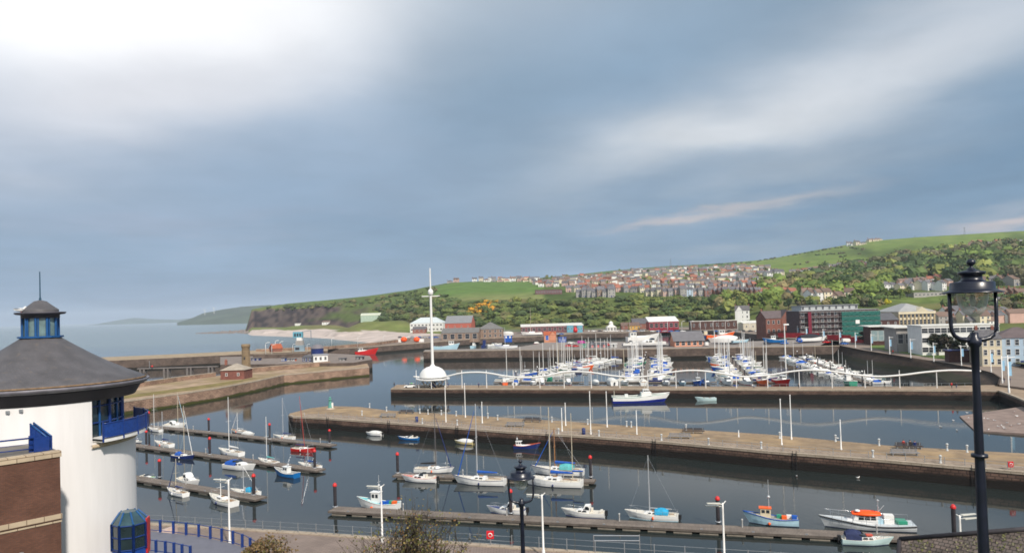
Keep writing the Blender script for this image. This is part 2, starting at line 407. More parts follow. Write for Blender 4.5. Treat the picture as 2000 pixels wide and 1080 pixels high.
# ------------------------------------------------------------------ water
def water_mat():
    m, t, b = newmat('harbour water'); n = t.nodes; L = t.links
    b.inputs['Base Color'].default_value = (.010, .020, .024, 1); b.inputs['Roughness'].default_value = .05; b.inputs['IOR'].default_value = 1.34
    g = n.new('ShaderNodeNewGeometry')
    sp = n.new('ShaderNodeSeparateXYZ'); L.new(g.outputs['Position'], sp.inputs[0])
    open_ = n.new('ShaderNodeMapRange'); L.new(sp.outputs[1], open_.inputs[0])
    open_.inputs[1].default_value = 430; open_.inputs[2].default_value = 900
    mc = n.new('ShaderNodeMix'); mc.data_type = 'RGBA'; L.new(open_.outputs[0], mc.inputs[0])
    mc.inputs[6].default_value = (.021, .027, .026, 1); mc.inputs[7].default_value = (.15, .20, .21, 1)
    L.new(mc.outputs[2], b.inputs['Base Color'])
    def nz(sc, st, det):
        mp = n.new('ShaderNodeMapping'); mp.inputs['Scale'].default_value = st; L.new(g.outputs['Position'], mp.inputs[0])
        x = n.new('ShaderNodeTexNoise'); L.new(mp.outputs[0], x.inputs['Vector']); x.inputs['Scale'].default_value = sc; x.inputs['Detail'].default_value = det
        return x.outputs['Fac']
    a = nz(1.3, (1, .6, 1), 3); c = nz(.05, (1, .35, 1), 3)
    pm_ = n.new('ShaderNodeMapRange'); L.new(c, pm_.inputs[0]); pm_.inputs[1].default_value = .42; pm_.inputs[2].default_value = .62
    pm_.inputs[3].default_value = .010; pm_.inputs[4].default_value = .10
    s2 = n.new('ShaderNodeMapRange'); L.new(sp.outputs[1], s2.inputs[0]); s2.inputs[1].default_value = 420; s2.inputs[2].default_value = 700
    s2.inputs[3].default_value = 1; s2.inputs[4].default_value = 8
    mu = n.new('ShaderNodeMath'); mu.operation = 'MULTIPLY'; L.new(pm_.outputs[0], mu.inputs[0]); L.new(s2.outputs[0], mu.inputs[1])
    bp = n.new('ShaderNodeBump'); L.new(mu.outputs[0], bp.inputs['Strength']); bp.inputs['Distance'].default_value = .12
    L.new(a, bp.inputs['Height']); L.new(bp.outputs[0], b.inputs['Normal'])
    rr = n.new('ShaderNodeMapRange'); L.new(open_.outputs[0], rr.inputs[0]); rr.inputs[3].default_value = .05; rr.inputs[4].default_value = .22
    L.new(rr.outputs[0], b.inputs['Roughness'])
    return m
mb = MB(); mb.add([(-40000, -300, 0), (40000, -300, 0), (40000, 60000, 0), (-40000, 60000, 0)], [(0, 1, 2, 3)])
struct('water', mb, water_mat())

# ------------------------------------------------------------------ terrain behind the harbour
PX = [478, 490, 560, 640, 720, 800, 880, 960, 1040, 1120, 1200, 1300, 1400, 1500, 1600, 1700, 1800, 1900, 2000, 2300]
def yz(px, py, D): return ZH(py, px, D)
D0 = [1150, 1150, 1000, 860, 720, 590, 605, 628, 645, 678, 670, 722, 655, 535, 450, 380, 320, 280, 240, 200]
Z0 = [-2, -.6, -.6, -.6, 1, 4.6, 4.9, 4.9, 4.9, 4.9, 4.9, 4.9, 4.9, 4.9, 4.9, 4.9, 4.9, 4.9, 4.9, 4.9]
D05 = [1300, 1500, 1420, 1250, 1020, 880, 760, 740, 720, 740, 730, 760, 700, 600, 510, 440, 400, 360, 320, 280]
Z05 = [-2, 4.5, 5, 5, 5, 5, 5, 5, 5, 5, 5, 5, 5, 5, 5, 5, 5, 5, 5, 5]
D1 = [1500, 1800, 1600, 1380, 1200, 1020, 880, 840, 820, 800, 785, 790, 740, 650, 565, 520, 500, 460, 440, 420]
Z1 = [-2]+[6.5]*19
D2 = [1600, 1900, 1700, 1520, 1400, 1280, 1150, 1050, 1000, 950, 920, 900, 880, 800, 740, 720, 700, 660, 620, 600]
P2 = [650, 606, 598, 592, 594, 592, 588, 584, 583, 585, 583, 583, 582, 588, 588, 588, 592, 596, 602, 600]
D3 = [1700, 2000, 1800, 1650, 1600, 1520, 1500, 1500, 1450, 1400, 1400, 1400, 1400, 1300, 1200, 1100, 1050, 1000, 950, 900]
P3 = [650, 604, 594, 587, 579, 568, 553, 551, 549, 546, 544, 542, 538, 532, 536, 532, 522, 514, 508, 504]
D4 = [1800, 2100, 1950, 1850, 1800, 1750, 1750, 1850, 2000, 2200, 2300, 2400, 2400, 2300, 2200, 2100, 2000, 2000, 2000, 2000]
P4 = [650, 605, 593, 586, 578, 567, 552, 548, 544, 537, 528, 520, 515, 507, 488, 471, 463, 457, 451, 445]
def terr(u, D):
    z = terr0(u, D); px = 1000+FL*u
    for cx, cD, rx, rD, hh in ((748, 1075, 66, 85, 12.5), (612, 1370, 62, 95, 6.0)):
        q = ((px-cx)/rx)**4+((D-cD)/rD)**4
        if q < 9: z = max(z, 5.5+(hh)*min(1, 1.15*math.exp(-q)))
    return z
def terr0(u, D):
    px = 1000+FL*u
    if px < PX[0]: return -3
    d = [interp(PX, a, px) for a in (D0, D05, D1, D2, D3, D4)]
    z = [interp(PX, Z0, px), interp(PX, Z05, px), interp(PX, Z1, px),
         yz(px, interp(PX, P2, px), d[3]), yz(px, interp(PX, P3, px), d[4]), yz(px, interp(PX, P4, px), d[5])]
    if D <= d[0]: return z[0]-(.0 if z[0] > 3 else 2.0)
    if D >= d[5]: return z[5]-(D-d[5])*.05
    for i in range(5):
        if D <= d[i+1]:
            t = (D-d[i])/(d[i+1]-d[i])
            if i == 2: t = t*t*(3-2*t) if px > 840 else t**.55*.5+.5*(t*t*(3-2*t))
            zz_ = lerp(z[i], z[i+1], t)
            if i >= 2:
                k = min(1, (D-d[2])/80)*min(1, (d[5]-D)/200+.15)
                zz_ += mnoise.fractal(Vector((u*D/70, D/70, 0)), 1, 2, 4)*2.2*k
            return zz_
    return z[5]
def TZ(x, y): return terr(x/y, y)
def hit(px, py, d0=300, d1=2600):
    """first terrain point seen at this spot of the hillside"""
    d = ray(px, py); D = d0
    while D < d1:
        p = Vector((d.x/d.y*D, D, CAMZ+d.z/d.y*D))
        if p.z <= TZ(p.x, p.y): return Vector((p.x, p.y, TZ(p.x, p.y)))
        D += 4
    return None
def zonecol(px, py, D, z):
    nz = mnoise.fractal(Vector((px/26, py/7, D/500)), 1, 2, 4)*.5
    n2 = mnoise.fractal(Vector((px/70, py/22, 3.3)), 1, 2, 3)
    d05 = interp(PX, D05, px); d1 = interp(PX, D1, px); d2 = interp(PX, D2, px); d3 = interp(PX, D3, px)
    grass = (.13, .175, .045); scrub = (.055, .085, .022); cliff = (.13, .095, .08); beach = (.50, .42, .37); dry = (.20, .19, .07)
    def mx_(a, b, t):
        t = max(0, min(1, t)); return tuple(lerp(p, q, t) for p, q in zip(a, b))
    if D < d1 and px < 860 and z > 6.3+nz*2: return mx_(mx_(grass, dry, .35+nz), (.16, .15, .06), .3+n2)
    if D < d05 and px < 860:
        wv = .5+.5*math.sin(D/9+n2*4)
        return mx_(mx_(beach, (.62, .52, .46), nz+.4), (.24, .22, .21), max(0, wv*.5-.1+nz*.6)*.7)
    if D < d1:
        if px < 860: return mx_(grass, dry, .35+nz)
        return mx_((.20, .19, .15), scrub, .5+nz)
    if D < d2:
        c = mx_((.085, .115, .034), (.12, .155, .042), .35+nz)
        c = mx_(c, (.17, .155, .06), .15+n2*1.1)
        ck = 1 if px < 720 else max(0, 1-(px-720)/170)
        t = (D-d1)/(d2-d1)
        ck = ck*(1 if t < .8+nz*.2 else 0)
        if px > 600: ck *= max(0, min(1, .75+n2*2.4+nz*.6-(px-600)/330))
        return mx_(c, mx_(cliff, (.045, .034, .036), .5+2.4*mnoise.noise(Vector((px/5, py/9, 1)))), ck*1.15)
    if D < d3 or px > 1430:
        if 840 < px < 1060: return mx_(mx_((.105, .175, .042), (.20, .215, .08), (.35-(D-d2)/(d3-d2))*3+nz*.3), scrub, 0)
        if px < 840: return mx_(scrub, grass, .55+nz*.8+n2*.5)
        if px > 1430 and D < d3 and not (1690 < px < 1865 and py > 578): return mx_((.075, .10, .032), (.10, .125, .04), .5+nz)
        if px > 1430 and D > d3-0:
            fld = math.sin(px/23+py*.9+n2*3)
            return mx_(mx_((.125, .19, .042), (.17, .215, .055), .5+nz+.25*fld), scrub, max(0, n2*1.1-.12))
        return mx_(scrub, grass, .35+n2+nz*.5)
    return mx_((.085, .135, .05), (.11, .16, .06), .4+nz)
mb = MB(); cols = []; us = []
px = 470
while px < 2300: us.append(px); px += 7
vv = []; K = [22, 10, 14, 34, 26, 24, 4]; ny = 0
for ci, px in enumerate(us):
    u = (px-1000)/FL
    d = [interp(PX, a, px) for a in (D0, D05, D1, D2, D3, D4)]; d.append(d[-1]+700)
    Ds = [d[0]-1]
    for i in range(6):
        for k in range(K[i]): Ds.append(lerp(d[i], d[i+1], k/K[i]))
    Ds.append(d[-1]); ny = len(Ds)
    for D in Ds:
        z = terr(u, D); c_py = HZ(px)-(z-CAMZ)/D*FL; c = zonecol(px, c_py, D, z)
        if interp(PX, D1, px)+12 < D < interp(PX, D2, px) and px < 900:
            amp = 10*min(1, (900-px)/150)*min(1, (D-interp(PX, D1, px))/160)*1; z += mnoise.fractal(Vector((u*D/28, z/40, 0)), 1, 2, 4)*amp*.6
            D += mnoise.fractal(Vector((u*D/22, 7, z/60)), 1, 2, 4)*amp*1.6
        vv.append((u*D, D, z)); cols.append(c)
ff = []
for i in range(len(us)-1):
    for j in range(ny-1): ff.append((i*ny+j, (i+1)*ny+j, (i+1)*ny+j+1, i*ny+j+1))
mb.add(vv, ff, 0, True)
hills = struct('hills', mb, pm('hillside ground', (1, 1, 1), .95, .22, .05, attr='zone', detail=8, spec=.1))
ca = hills.data.color_attributes.new('zone', 'FLOAT_COLOR', 'POINT')
ca.data.foreach_set('color', [x for c in cols for x in (*c, 1)])

# distant headlands across the bay
def ridge(name, pts, D, depth, col, seed):
    m = MB(); rows = []
    for i in range(60):
        px = lerp(pts[0][0], pts[-1][0], i/59); py = interp([p[0] for p in pts], [p[1] for p in pts], px)
        x = (px-1000)/FL
        zt = max(0.5, ZH(py, px, D)); zt += mnoise.noise(Vector((px/12, seed, 0)))*zt*.04
        rows.append([(x*(D-depth), D-depth, -3), (x*(D-depth*.97), D-depth*.97, zt*.30), (x*(D-depth*.55), D-depth*.55, zt*.62), (x*D, D, zt), (x*(D+depth), D+depth, zt*.5)])
    m.loft(rows, 0, False, True, False)
    return struct(name, m, pm(name+' ground', col, .95, .25, .004, detail=6, spec=.1))
ridge('headland', [(345, 630), (372, 622), (395, 612), (430, 605), (470, 599), (505, 597), (560, 594), (640, 592)], 5200, 700, (.075, .095, .07), 1)
ridge('far_hills', [(170, 636), (230, 625), (262, 620.5), (300, 623), (345, 624), (380, 620), (430, 614)], 13000, 1500, (.06, .09, .07), 5)

# rocky spit below the cliffs
mb = MB()
for i in range(520):
    t = random.random(); px = lerp(383, 515, t); py = 651.5 - 9*t*random.random()**.7 + random.uniform(-1, 1)*(.3+t)
    p = G(px, py, 0); r = random.uniform(.8, 2.2)*(.8+t*1.2)
    vs = [(p.x+math.cos(a)*r*random.uniform(.8, 1.8), p.y+math.sin(a)*r*random.uniform(.8, 1.6), -.5) for a in (0, 1.2, 2.5, 3.7, 5)]
    tp = (p.x, p.y, r*random.uniform(.5, 1.1))
    mb.add(vs+[tp], [(k, (k+1) % 5, 5) for k in range(5)])
tag(mb.build('rocks', pm('shore rock', (.19, .16, .145), .9, .35, .1)), 'low spit of broken shore rock below the headland cliffs', 'rocks', kind='stuff')

# ------------------------------------------------------------------ quays
def poly(pts, z): return [(G(a, b, z).x, G(a, b, z).y) for a, b in pts]
def quay(name, near, far, z, walls, top, extra=None, cope=True, zs=None):
    """near, far: pixel outlines of the deck edge at height z"""
    pts = poly(near, z)+poly(list(reversed(far)), z)
    if extra: pts = extra(pts)
    m = MB(); m.prism(pts, -4, z, 0, 1)
    o = struct(name, m, [walls, top])
    if cope:
        c = MB(); ne = [Vector((p[0], p[1], 0)) for p in poly(near, z)]
        for a, b in zip(ne, ne[1:]):
            d = (b-a); L = d.length; d.normalize(); nrm = Vector((d.y, -d.x, 0))
            n = max(1, int(L/12))
            c.add([(a+nrm*.06).to_tuple()[:2]+(z-.28,), (b+nrm*.06).to_tuple()[:2]+(z-.28,), (b+nrm*.06).to_tuple()[:2]+(z+.12,), (a+nrm*.06).to_tuple()[:2]+(z+.12,),
                   (a-nrm*.8).to_tuple()[:2]+(z+.12,), (b-nrm*.8).to_tuple()[:2]+(z+.12,), (b-nrm*.8).to_tuple()[:2]+(z-.28,), (a-nrm*.8).to_tuple()[:2]+(z-.28,)],
                  [(0, 1, 2, 3), (3, 2, 5, 4), (4, 5, 6, 7), (0, 3, 4, 7), (1, 6, 5, 2)])
        cc_ = struct(name+'_kerb', c, coping)
    return o
ZT = 2.7
OT_near = [(563, 811), (572, 814), (622, 816), (822, 830), (989, 843), (1139, 852), (1305, 864), (1500, 882), (1722, 899), (2000, 923), (2250, 947)]
OT_far = [(566, 807), (605, 797), (642, 792.5), (700, 794), (755, 801), (933, 812), (1100, 822), (1194, 829), (1347, 838), (1500, 848), (1750, 871), (2000, 885), (2250, 900)]
quay('quay_tongue', OT_near, OT_far, ZT, shadestone, paving)
LT_near = [(763, 759), (1000, 759.5), (1240, 760), (1500, 761), (1800, 762), (1950, 763), (1985, 776), (2040, 800), (2300, 830)]
LT_far = [(775, 751), (1000, 752.5), (1240, 753.5), (1500, 754.5), (1800, 754), (1945, 751.5), (2300, 752)]
quay('quay_lime', LT_near, LT_far, ZT, shadestone, pm('tan quay gravel', (.30, .22, .15), .9, .25, .4))
OQ_near = [(-150, 850), (100, 806), (261, 781), (371, 766), (430, 757), (500, 744), (555, 732), (664, 722), (721, 717)]
OQ_far = [(-150, 790), (100, 774), (261, 757), (428, 733), (487, 728), (644, 713.5), (716, 707.5)]
quay('quay_old', OQ_near, OQ_far, 4.0, oldstone, pm('worn pier surface', (.37, .26, .175), .9, .28, .22, c2=(.27, .20, .105)))
# grass strip along the old quay
m = MB(); a = [(200, 785), (261, 776), (371, 762), (455, 749), (500, 738)]; b = [(200, 780), (261, 770), (371, 755.5), (455, 744), (500, 737.4)]
m.prism(poly(a, 4.02)+poly(list(reversed(b)), 4.02), 4.0, 4.03); tag(m.build('grass', pm('thin turf', (.21, .17, .07), .95, .35, .3, spec=.1)), 'thin strip of turf along the old stone quay', 'grass', kind='stuff')
# parapet walls on the old quay
def wall_thing(name, label, pts, z0, h, th, mat, cat='wall', capm=None):
    t = thing(name, label, cat, pts[0])
    o0 = Vector(pts[0]); m = MB(); c = MB()
    P = [Vector((p[0], p[1], 0))-Vector((o0.x, o0.y, 0)) for p in pts]
    for a, b in zip(P, P[1:]):
        d = (b-a).normalized(); n = Vector((-d.y, d.x, 0))*th/2
        for q, w, lo, hi, k in ((m, 1, -.3, h, 0), (c, 1.25, h, h+.18, 1)):
            q.prism([((a+n*w).x, (a+n*w).y), ((b+n*w).x, (b+n*w).y), ((b-n*w).x, (b-n*w).y), ((a-n*w).x, (a-n*w).y)], lo, hi)
    m.build('wall', mat, t); c.build('coping', capm or coping, t)
    return t
wall_thing('parapet_wall', 'long sandstone parapet wall along the outer side of the old quay behind the round tower', [G(*p, 4.0) for p in ((489, 727.2), (560, 721), (644, 713.5))], 4, 1.9, .9, oldstone)
wall_thing('parapet_wall', 'low weathered stone wall backing the grassy old quay beside the conical roof', [G(*p, 4.0) for p in ((100, 773), (261, 757), (340, 745), (420, 734.5))], 4, 1.5, 1.0, oldstone)
# outer breakwater and lock island
quay('breakwater', [(-100, 722), (200, 705), (340, 698.5), (500, 690.5), (640, 685)], [(-100, 712), (200, 697.5), (340, 691.5), (500, 684), (640, 680)], 6.0, midstone, pm('breakwater top', (.34, .26, .17), .9, .25, .3), cope=False)
quay('lock_island', [(430, 712), (560, 710.5), (644, 709), (690, 708), (727, 702)], [(430, 697), (560, 694), (640, 690), (690, 692), (722, 695)], 5.5, midstone, pm('lock island paving', (.22, .18, .155), .9, .25, .2), cope=False)
quay('quay_north', [(600, 688), (640, 682), (735, 676), (840, 668.5), (930, 661.5), (1040, 657), (1120, 651.5), (1214, 650), (1304, 643), (1400, 646), (1450, 650), (1505, 656), (1540, 661), (1650, 667)],
     [(600, 683), (640, 678), (735, 670), (780, 661), (930, 647), (1040, 642), (1120, 640), (1214, 638), (1304, 635), (1400, 634), (1450, 634), (1505, 634), (1540, 634), (1650, 636)], 5.5, midstone, tarmac)
BP_near = [(827, 686.5), (1001, 683.5), (1212, 682.5), (1303, 680.5), (1499, 677.5), (1640, 675)]
BP_far = [(830, 683), (1000, 680), (1062, 669), (1180, 666.5), (1300, 670), (1420, 668), (1530, 664), (1640, 661)]
quay('quay_dock', BP_near, BP_far, 5.5, midstone, pm('dock pier paving', (.25, .215, .19), .9, .2, .2))
# promenade and its sloping bank
PR = [(1600, 675.5), (1640, 674.5), (1690, 684.5), (1740, 692), (1799, 701.5), (1850, 709), (1895, 717), (1940, 728), (1956, 738), (1952, 751)]
PB = [(1560, 690), (1612, 694), (1660, 704), (1705, 715), (1760, 721.5), (1799, 726), (1830, 735), (1848, 744), (1860, 752), (1900, 756)]
def prz(px): return interp([1640, 1800, 1956], [5.5, 4.6, 3.25], px)
m = MB(); top = [Vector(G(a, b, prz(a))) for a, b in PR]; bot = [Vector(G(a, b, 0)) for a, b in PB]
ext = [(2100, 770, 3.2), (2400, 760, 3.2), (2400, 640, 5.2), (1640, 656, 5.5)]
outl = [(p.x, p.y, p.z) for p in top]+[tuple(G(*e)) for e in ext]
m.prism(outl, -2, 3, 0, 0); 
struct('promenade', m, tarmac)
m = MB(); rows = []
for tpt, bpt in zip(top, bot):
    e = tpt+(tpt-bpt)*.0; e.z += .05
    o_ = bpt+(bpt-tpt)*.25; o_.z = -1.6
    rows.append([tuple(e+Vector((0, .8, 0))), tuple(e), tuple(e.lerp(bpt, .33)), tuple(e.lerp(bpt, .66)), tuple(bpt), tuple(o_)])
m.loft(rows, 0, False, True, False)
for p in m.v: pass
struct('bank', m, brick('sloping pitched stone bank', (.085, .055, .038), (.060, .042, .032), (.03, .022, .016), .8, .5, .05, .9, .35, .2, .8, wet=(1.9, (.04, .038, .020), 1.2)))
# slipway at the town end of the basin
m = MB(); sp_ = [G(1874, 812, .25), G(1905, 841, .25), G(2000, 846, .45), G(2250, 868, .8), G(2250, 780, 1.8), G(2000, 793, 1.1)]
m.prism([(p.x, p.y, p.z) for p in sp_], -3, 1)
struct('slipway', m, pm('wet shingle slip', (.25, .185, .155), .8, .25, .5))

# near quay and the slope under the lookout
E = lambda px, py: G(px, py, 3.2)
near_edge = [E(-400, 985), E(-50, 1003), E(300, 1022), E(600, 1040), E(900, 1060), E(1166, 1079), E(1500, 1101), E(2300, 1160)]
m = MB(); m.prism([(p.x, p.y) for p in near_edge]+[(120, 30), (-200, 30)], -4, 3.2, 0, 1)
struct('quay_strand', m, [shadestone, pavegrey])
m = MB(); ne = [Vector((p.x, p.y, 0)) for p in near_edge]
for a, b in zip(ne, ne[1:]):
    d = (b-a).normalized(); n = Vector((d.y, -d.x, 0)) if d.x > 0 else Vector((-d.y, d.x, 0))
    n = Vector((-d.y, d.x, 0))*.7
    m.prism([((a+n*.1).x, (a+n*.1).y), ((b+n*.1).x, (b+n*.1).y), ((b-n).x, (b-n).y), ((a-n).x, (a-n).y)], 2.9, 3.32)
struct('quay_strand_kerb', m, coping)
m = MB(); rows = []
YS = [-40, -8, 0, 6, 14, 22, 30, 38, 46, 54, 60]; ZS = [25.5, 25, 24.2, 23.2, 20.2, 17.2, 14, 11, 8.4, 5.6, 2.6]
for i in range(61):
    x = -75+i*3; rows.append([(x, y, z+mnoise.noise(Vector((x/5, y/5, 0)))*.5*(1 if y > 0 else .2)) for y, z in zip(YS, ZS)])
m.loft(rows, 0, False, True, False)
struct('hillside', m, pm('rough grass bank', (.06, .075, .025), .95, .35, 1.2, spec=.1))

def inner(t0, t1, n=60, z=.012):
    A_ = arcp(OT_near[1:], n); B_ = arcp(OT_far[1:], n); lo = [a.lerp(b, t0) for a, b in zip(A_, B_)]; hi = [a.lerp(b, t1) for a, b in zip(A_, B_)]
    return [(p.x, p.y, ZT+z) for p in lo]+[(p.x, p.y, ZT+z) for p in reversed(hi)]
def arcp(pl, n):
    P = [G(*p, ZT) for p in pl]; L = [0]
    for a, b in zip(P, P[1:]): L.append(L[-1]+(b-a).length)
    return [Vector([interp(L, [c[k] for c in P], L[-1]*i/(n-1)) for k in range(3)]) for i in range(n)]
def strip(name, t0, t1, mat, z=.012, s0=0, s1=60):
    A_ = arcp(OT_near[1:], 60); B_ = arcp(OT_far[1:], 60); m = MB()
    for i in range(s0, s1-1):
        q = [A_[i].lerp(B_[i], t0), A_[i+1].lerp(B_[i+1], t0), A_[i+1].lerp(B_[i+1], t1), A_[i].lerp(B_[i], t1)]
        m.add([(p.x, p.y, ZT+z) for p in q], [(0, 1, 2, 3)])
    return struct(name, m, mat)
strip('path', .36, .80, pm('worn tan path', (.34, .235, .13), .9, .25, .35, c2=(.25, .18, .115)), .010, 1, 60)
strip('path', .05, .30, brick('pale pier slabs', (.34, .265, .20), (.29, .225, .17), (.17, .13, .10), 1.4, 1.4, .06, .9, .22, .3, .3), .010, 1, 60)
# ------------------------------------------------------------------ the round white tower
TD = 52.0
tp = AD(85, TD, 14); TX = tp.x
tow = thing('round_tower', 'white round museum tower with conical grey slate roof and blue glazed lantern on top', 'tower', (TX, TD, 3.2))
tow.scale = (.885, .885, 1)
def tz(z): return z-3.2
RW = 6.75
g0 = math.radians(-28); g1 = math.radians(62)       # gallery opening, seen from the camera at its right shoulder
m = MB()
zb, zt, ze = tz(3.2), tz(24.0), tz(19.9)
m.lathe([(RW, zb), (RW, ze)], n=72)
m.lathe([(RW, ze), (RW, zt)], n=58, a0=g1, a1=g0+2*PI)
m.build('wall', pm('white render wall', (.79, .77, .76), .8, .05, 1.3, bump=.03, stretch=(1, 1, .12), detail=6), tow)
# the jambs and recessed glazing of the gallery
m = MB()
for a in (g0, g1):
    c, s = math.cos(a), math.sin(a)
    m.add([(c*RW, s*RW, ze), (c*(RW-1.1), s*(RW-1.1), ze), (c*(RW-1.1), s*(RW-1.1), zt), (c*RW, s*RW, zt)], [(0, 1, 2, 3), (3, 2, 1, 0)][:1])
m.lathe([(RW-1.1, ze), (RW+.06, ze)], n=20, a0=g0, a1=g1, sm=False)
m.build('gallery_jamb', white, tow)
gl = MB(); gl.lathe([(RW-1.0, ze+.05), (RW-1.0, zt)], n=24, a0=g0, a1=g1)
go = gl.build('gallery_window', pm('gallery glass', (.03, .05, .06), .08, .4, .5, spec=.9), tow)
for k in range(9):
    a = lerp(g0+.03, g1-.03, k/8); fr = MB(); c, s = math.cos(a), math.sin(a)
    fr.tube((c*(RW-.93), s*(RW-.93), ze), (c*(RW-.93), s*(RW-.93), zt), .09 if k % 2 else .13, n=6)
    fr.build('mullion', bluepaint if k % 2 == 0 else bluelight, go)
for z in (ze+1.15, ze+2.3, zt-.35):
    fr = MB(); fr.path([(math.cos(a)*(RW-.92), math.sin(a)*(RW-.92), z) for a in [lerp(g0, g1, i/20) for i in range(21)]], .06, 6)
    fr.build('transom', bluepaint, go)
# balcony
b0, b1 = math.radians(-26), math.radians(58)
bal = MB(); BR = RW+.95
bal.lathe([(RW-.9, ze-.02), (BR, ze-.02), (BR, ze+.18), (RW-.9, ze+.18)], n=20, a0=b0, a1=b1, sm=False)
bo = bal.build('balcony', white, tow)
arc = lambda r, z, aa, bb, n=20: [(math.cos(a)*r, math.sin(a)*r, z) for a in [lerp(aa, bb, i/n) for i in range(n+1)]]
for z, r in ((ze+1.25, .05), (ze+.3, .04)):
    q = MB(); q.path(arc(BR, z, b0, b1), r, 6); q.build('rail', bluepaint, bo)
q = MB(); q.lathe([(BR, ze+.32), (BR, ze+1.2)], n=20, a0=b0, a1=b1); q.build('mesh_panel', pm('blue mesh panel', (.012, .05, .24), .5, .3, 5), bo)
for k in range(7):
    a = lerp(b0, b1, k/6); q = MB(); q.tube((math.cos(a)*BR, math.sin(a)*BR, ze), (math.cos(a)*BR, math.sin(a)*BR, ze+1.35), .07, n=6); q.build('post', bluepaint, bo)
m = MB(); m.lathe([(RW+.02, ze-.45), (RW+.16, ze-.42), (RW+.16, ze-.22), (RW+.02, ze-.2)], n=30, a0=math.radians(-29), a1=math.radians(40))
m.build('string_course', paleash, tow)
# roof: skirt, gutter, fascia, slate cone
RE = 7.62
fz = tz(23.85)
m = MB(); m.lathe([(RW-.2, fz-1.15), (RW+.05, fz-1.15), (RW+.5, fz-.45), (RE-.1, fz-.40), (RE-.05, fz-.28)], n=72); m.build('soffit', pm('dark soffit', (.025, .022, .035), .6, .2, 1), tow)
m = MB(); m.lathe([(RE-.12, fz-.32), (RE+.05, fz-.30), (RE+.22, fz-.16), (RE+.27, fz-.02), (RE+.20, fz+.0), (RE+.10, fz-.10), (RE-.2, fz-.08)], n=72)
m.build('gutter', pm('lead gutter', (.17, .16, .185), .45, .25, 1.2, spec=.6), tow)
cone = MB(); prof = [(RE+.02, fz), (RE-.04, fz+.10), (6.3, fz+.62), (4.9, fz+1.25), (3.5, fz+1.98), (2.3, fz+2.68), (1.28, fz+3.3)]
cone.lathe(prof, n=96)
def conemat():
    m, t, b = newmat('cone slates'); n = t.nodes; L = t.links
    b.inputs['Roughness'].default_value = .55
    tcn = n.new('ShaderNodeTexCoord'); sp = n.new('ShaderNodeSeparateXYZ'); L.new(tcn.outputs['Object'], sp.inputs[0])
    at = n.new('ShaderNodeMath'); at.operation = 'ARCTAN2'; L.new(sp.outputs[1], at.inputs[0]); L.new(sp.outputs[0], at.inputs[1])
    cb = n.new('ShaderNodeCombineXYZ'); L.new(at.outputs[0], cb.inputs[0]); L.new(sp.outputs[2], cb.inputs[1])
    br = n.new('ShaderNodeTexBrick'); L.new(cb.outputs[0], br.inputs['Vector'])
    br.inputs['Color1'].default_value = (.088, .083, .088, 1); br.inputs['Color2'].default_value = (.100, .094, .099, 1); br.inputs['Mortar'].default_value = (.076, .072, .077, 1)
    br.inputs['Scale'].default_value = 1; br.inputs['Brick Width'].default_value = .045; br.inputs['Row Height'].default_value = .085; br.inputs['Mortar Size'].default_value = .004
    no = n.new('ShaderNodeTexNoise'); L.new(tcn.outputs['Object'], no.inputs['Vector']); no.inputs['Scale'].default_value = .9; no.inputs['Detail'].default_value = 7
    mr = n.new('ShaderNodeMapRange'); L.new(no.outputs['Fac'], mr.inputs[0]); mr.inputs[1].default_value = .3; mr.inputs[2].default_value = .7; mr.inputs[3].default_value = .82; mr.inputs[4].default_value = 1.2
    vm = n.new('ShaderNodeVectorMath'); vm.operation = 'SCALE'; L.new(br.outputs[0], vm.inputs[0]); L.new(mr.outputs[0], vm.inputs['Scale'])
    # rusty streaks of lichen towards the eave
    l2 = n.new('ShaderNodeTexNoise'); L.new(tcn.outputs['Object'], l2.inputs['Vector']); l2.inputs['Scale'].default_value = 2.4; l2.inputs['Detail'].default_value = 5
    r2 = n.new('ShaderNodeMapRange'); L.new(l2.outputs['Fac'], r2.inputs[0]); r2.inputs[1].default_value = .60; r2.inputs[2].default_value = .74; r2.inputs[4].default_value = .3
    mc = n.new('ShaderNodeMix'); mc.data_type = 'RGBA'; L.new(r2.outputs[0], mc.inputs[0]); L.new(vm.outputs[0], mc.inputs[6]); mc.inputs[7].default_value = (.20, .15, .10, 1)
    L.new(mc.outputs[2], b.inputs['Base Color'])
    bp = n.new('ShaderNodeBump'); bp.inputs['Strength'].default_value = .5; bp.inputs['Distance'].default_value = .03; bp.invert = True; L.new(br.outputs['Fac'], bp.inputs['Height']); L.new(bp.outputs[0], b.inputs['Normal'])
    return m
CM = conemat()
ro = cone.build('roof', CM, tow)
m = MB(); m.lathe([(RE+.03, fz+.02), (RE+.08, fz+.06), (RE-.02, fz+.13)], n=72); m.build('roof_edge', pm('mossy slate edge', (.20, .13, .075), .9, .4, 3), ro)
cz = fz+3.26
m = MB(); m.lathe([(1.30, cz-.08), (1.62, cz-.02), (1.62, cz+.10), (1.25, cz+.10)], n=12, sm=False); lo = m.build('lantern_sill', bluelight, tow)
NW = 10
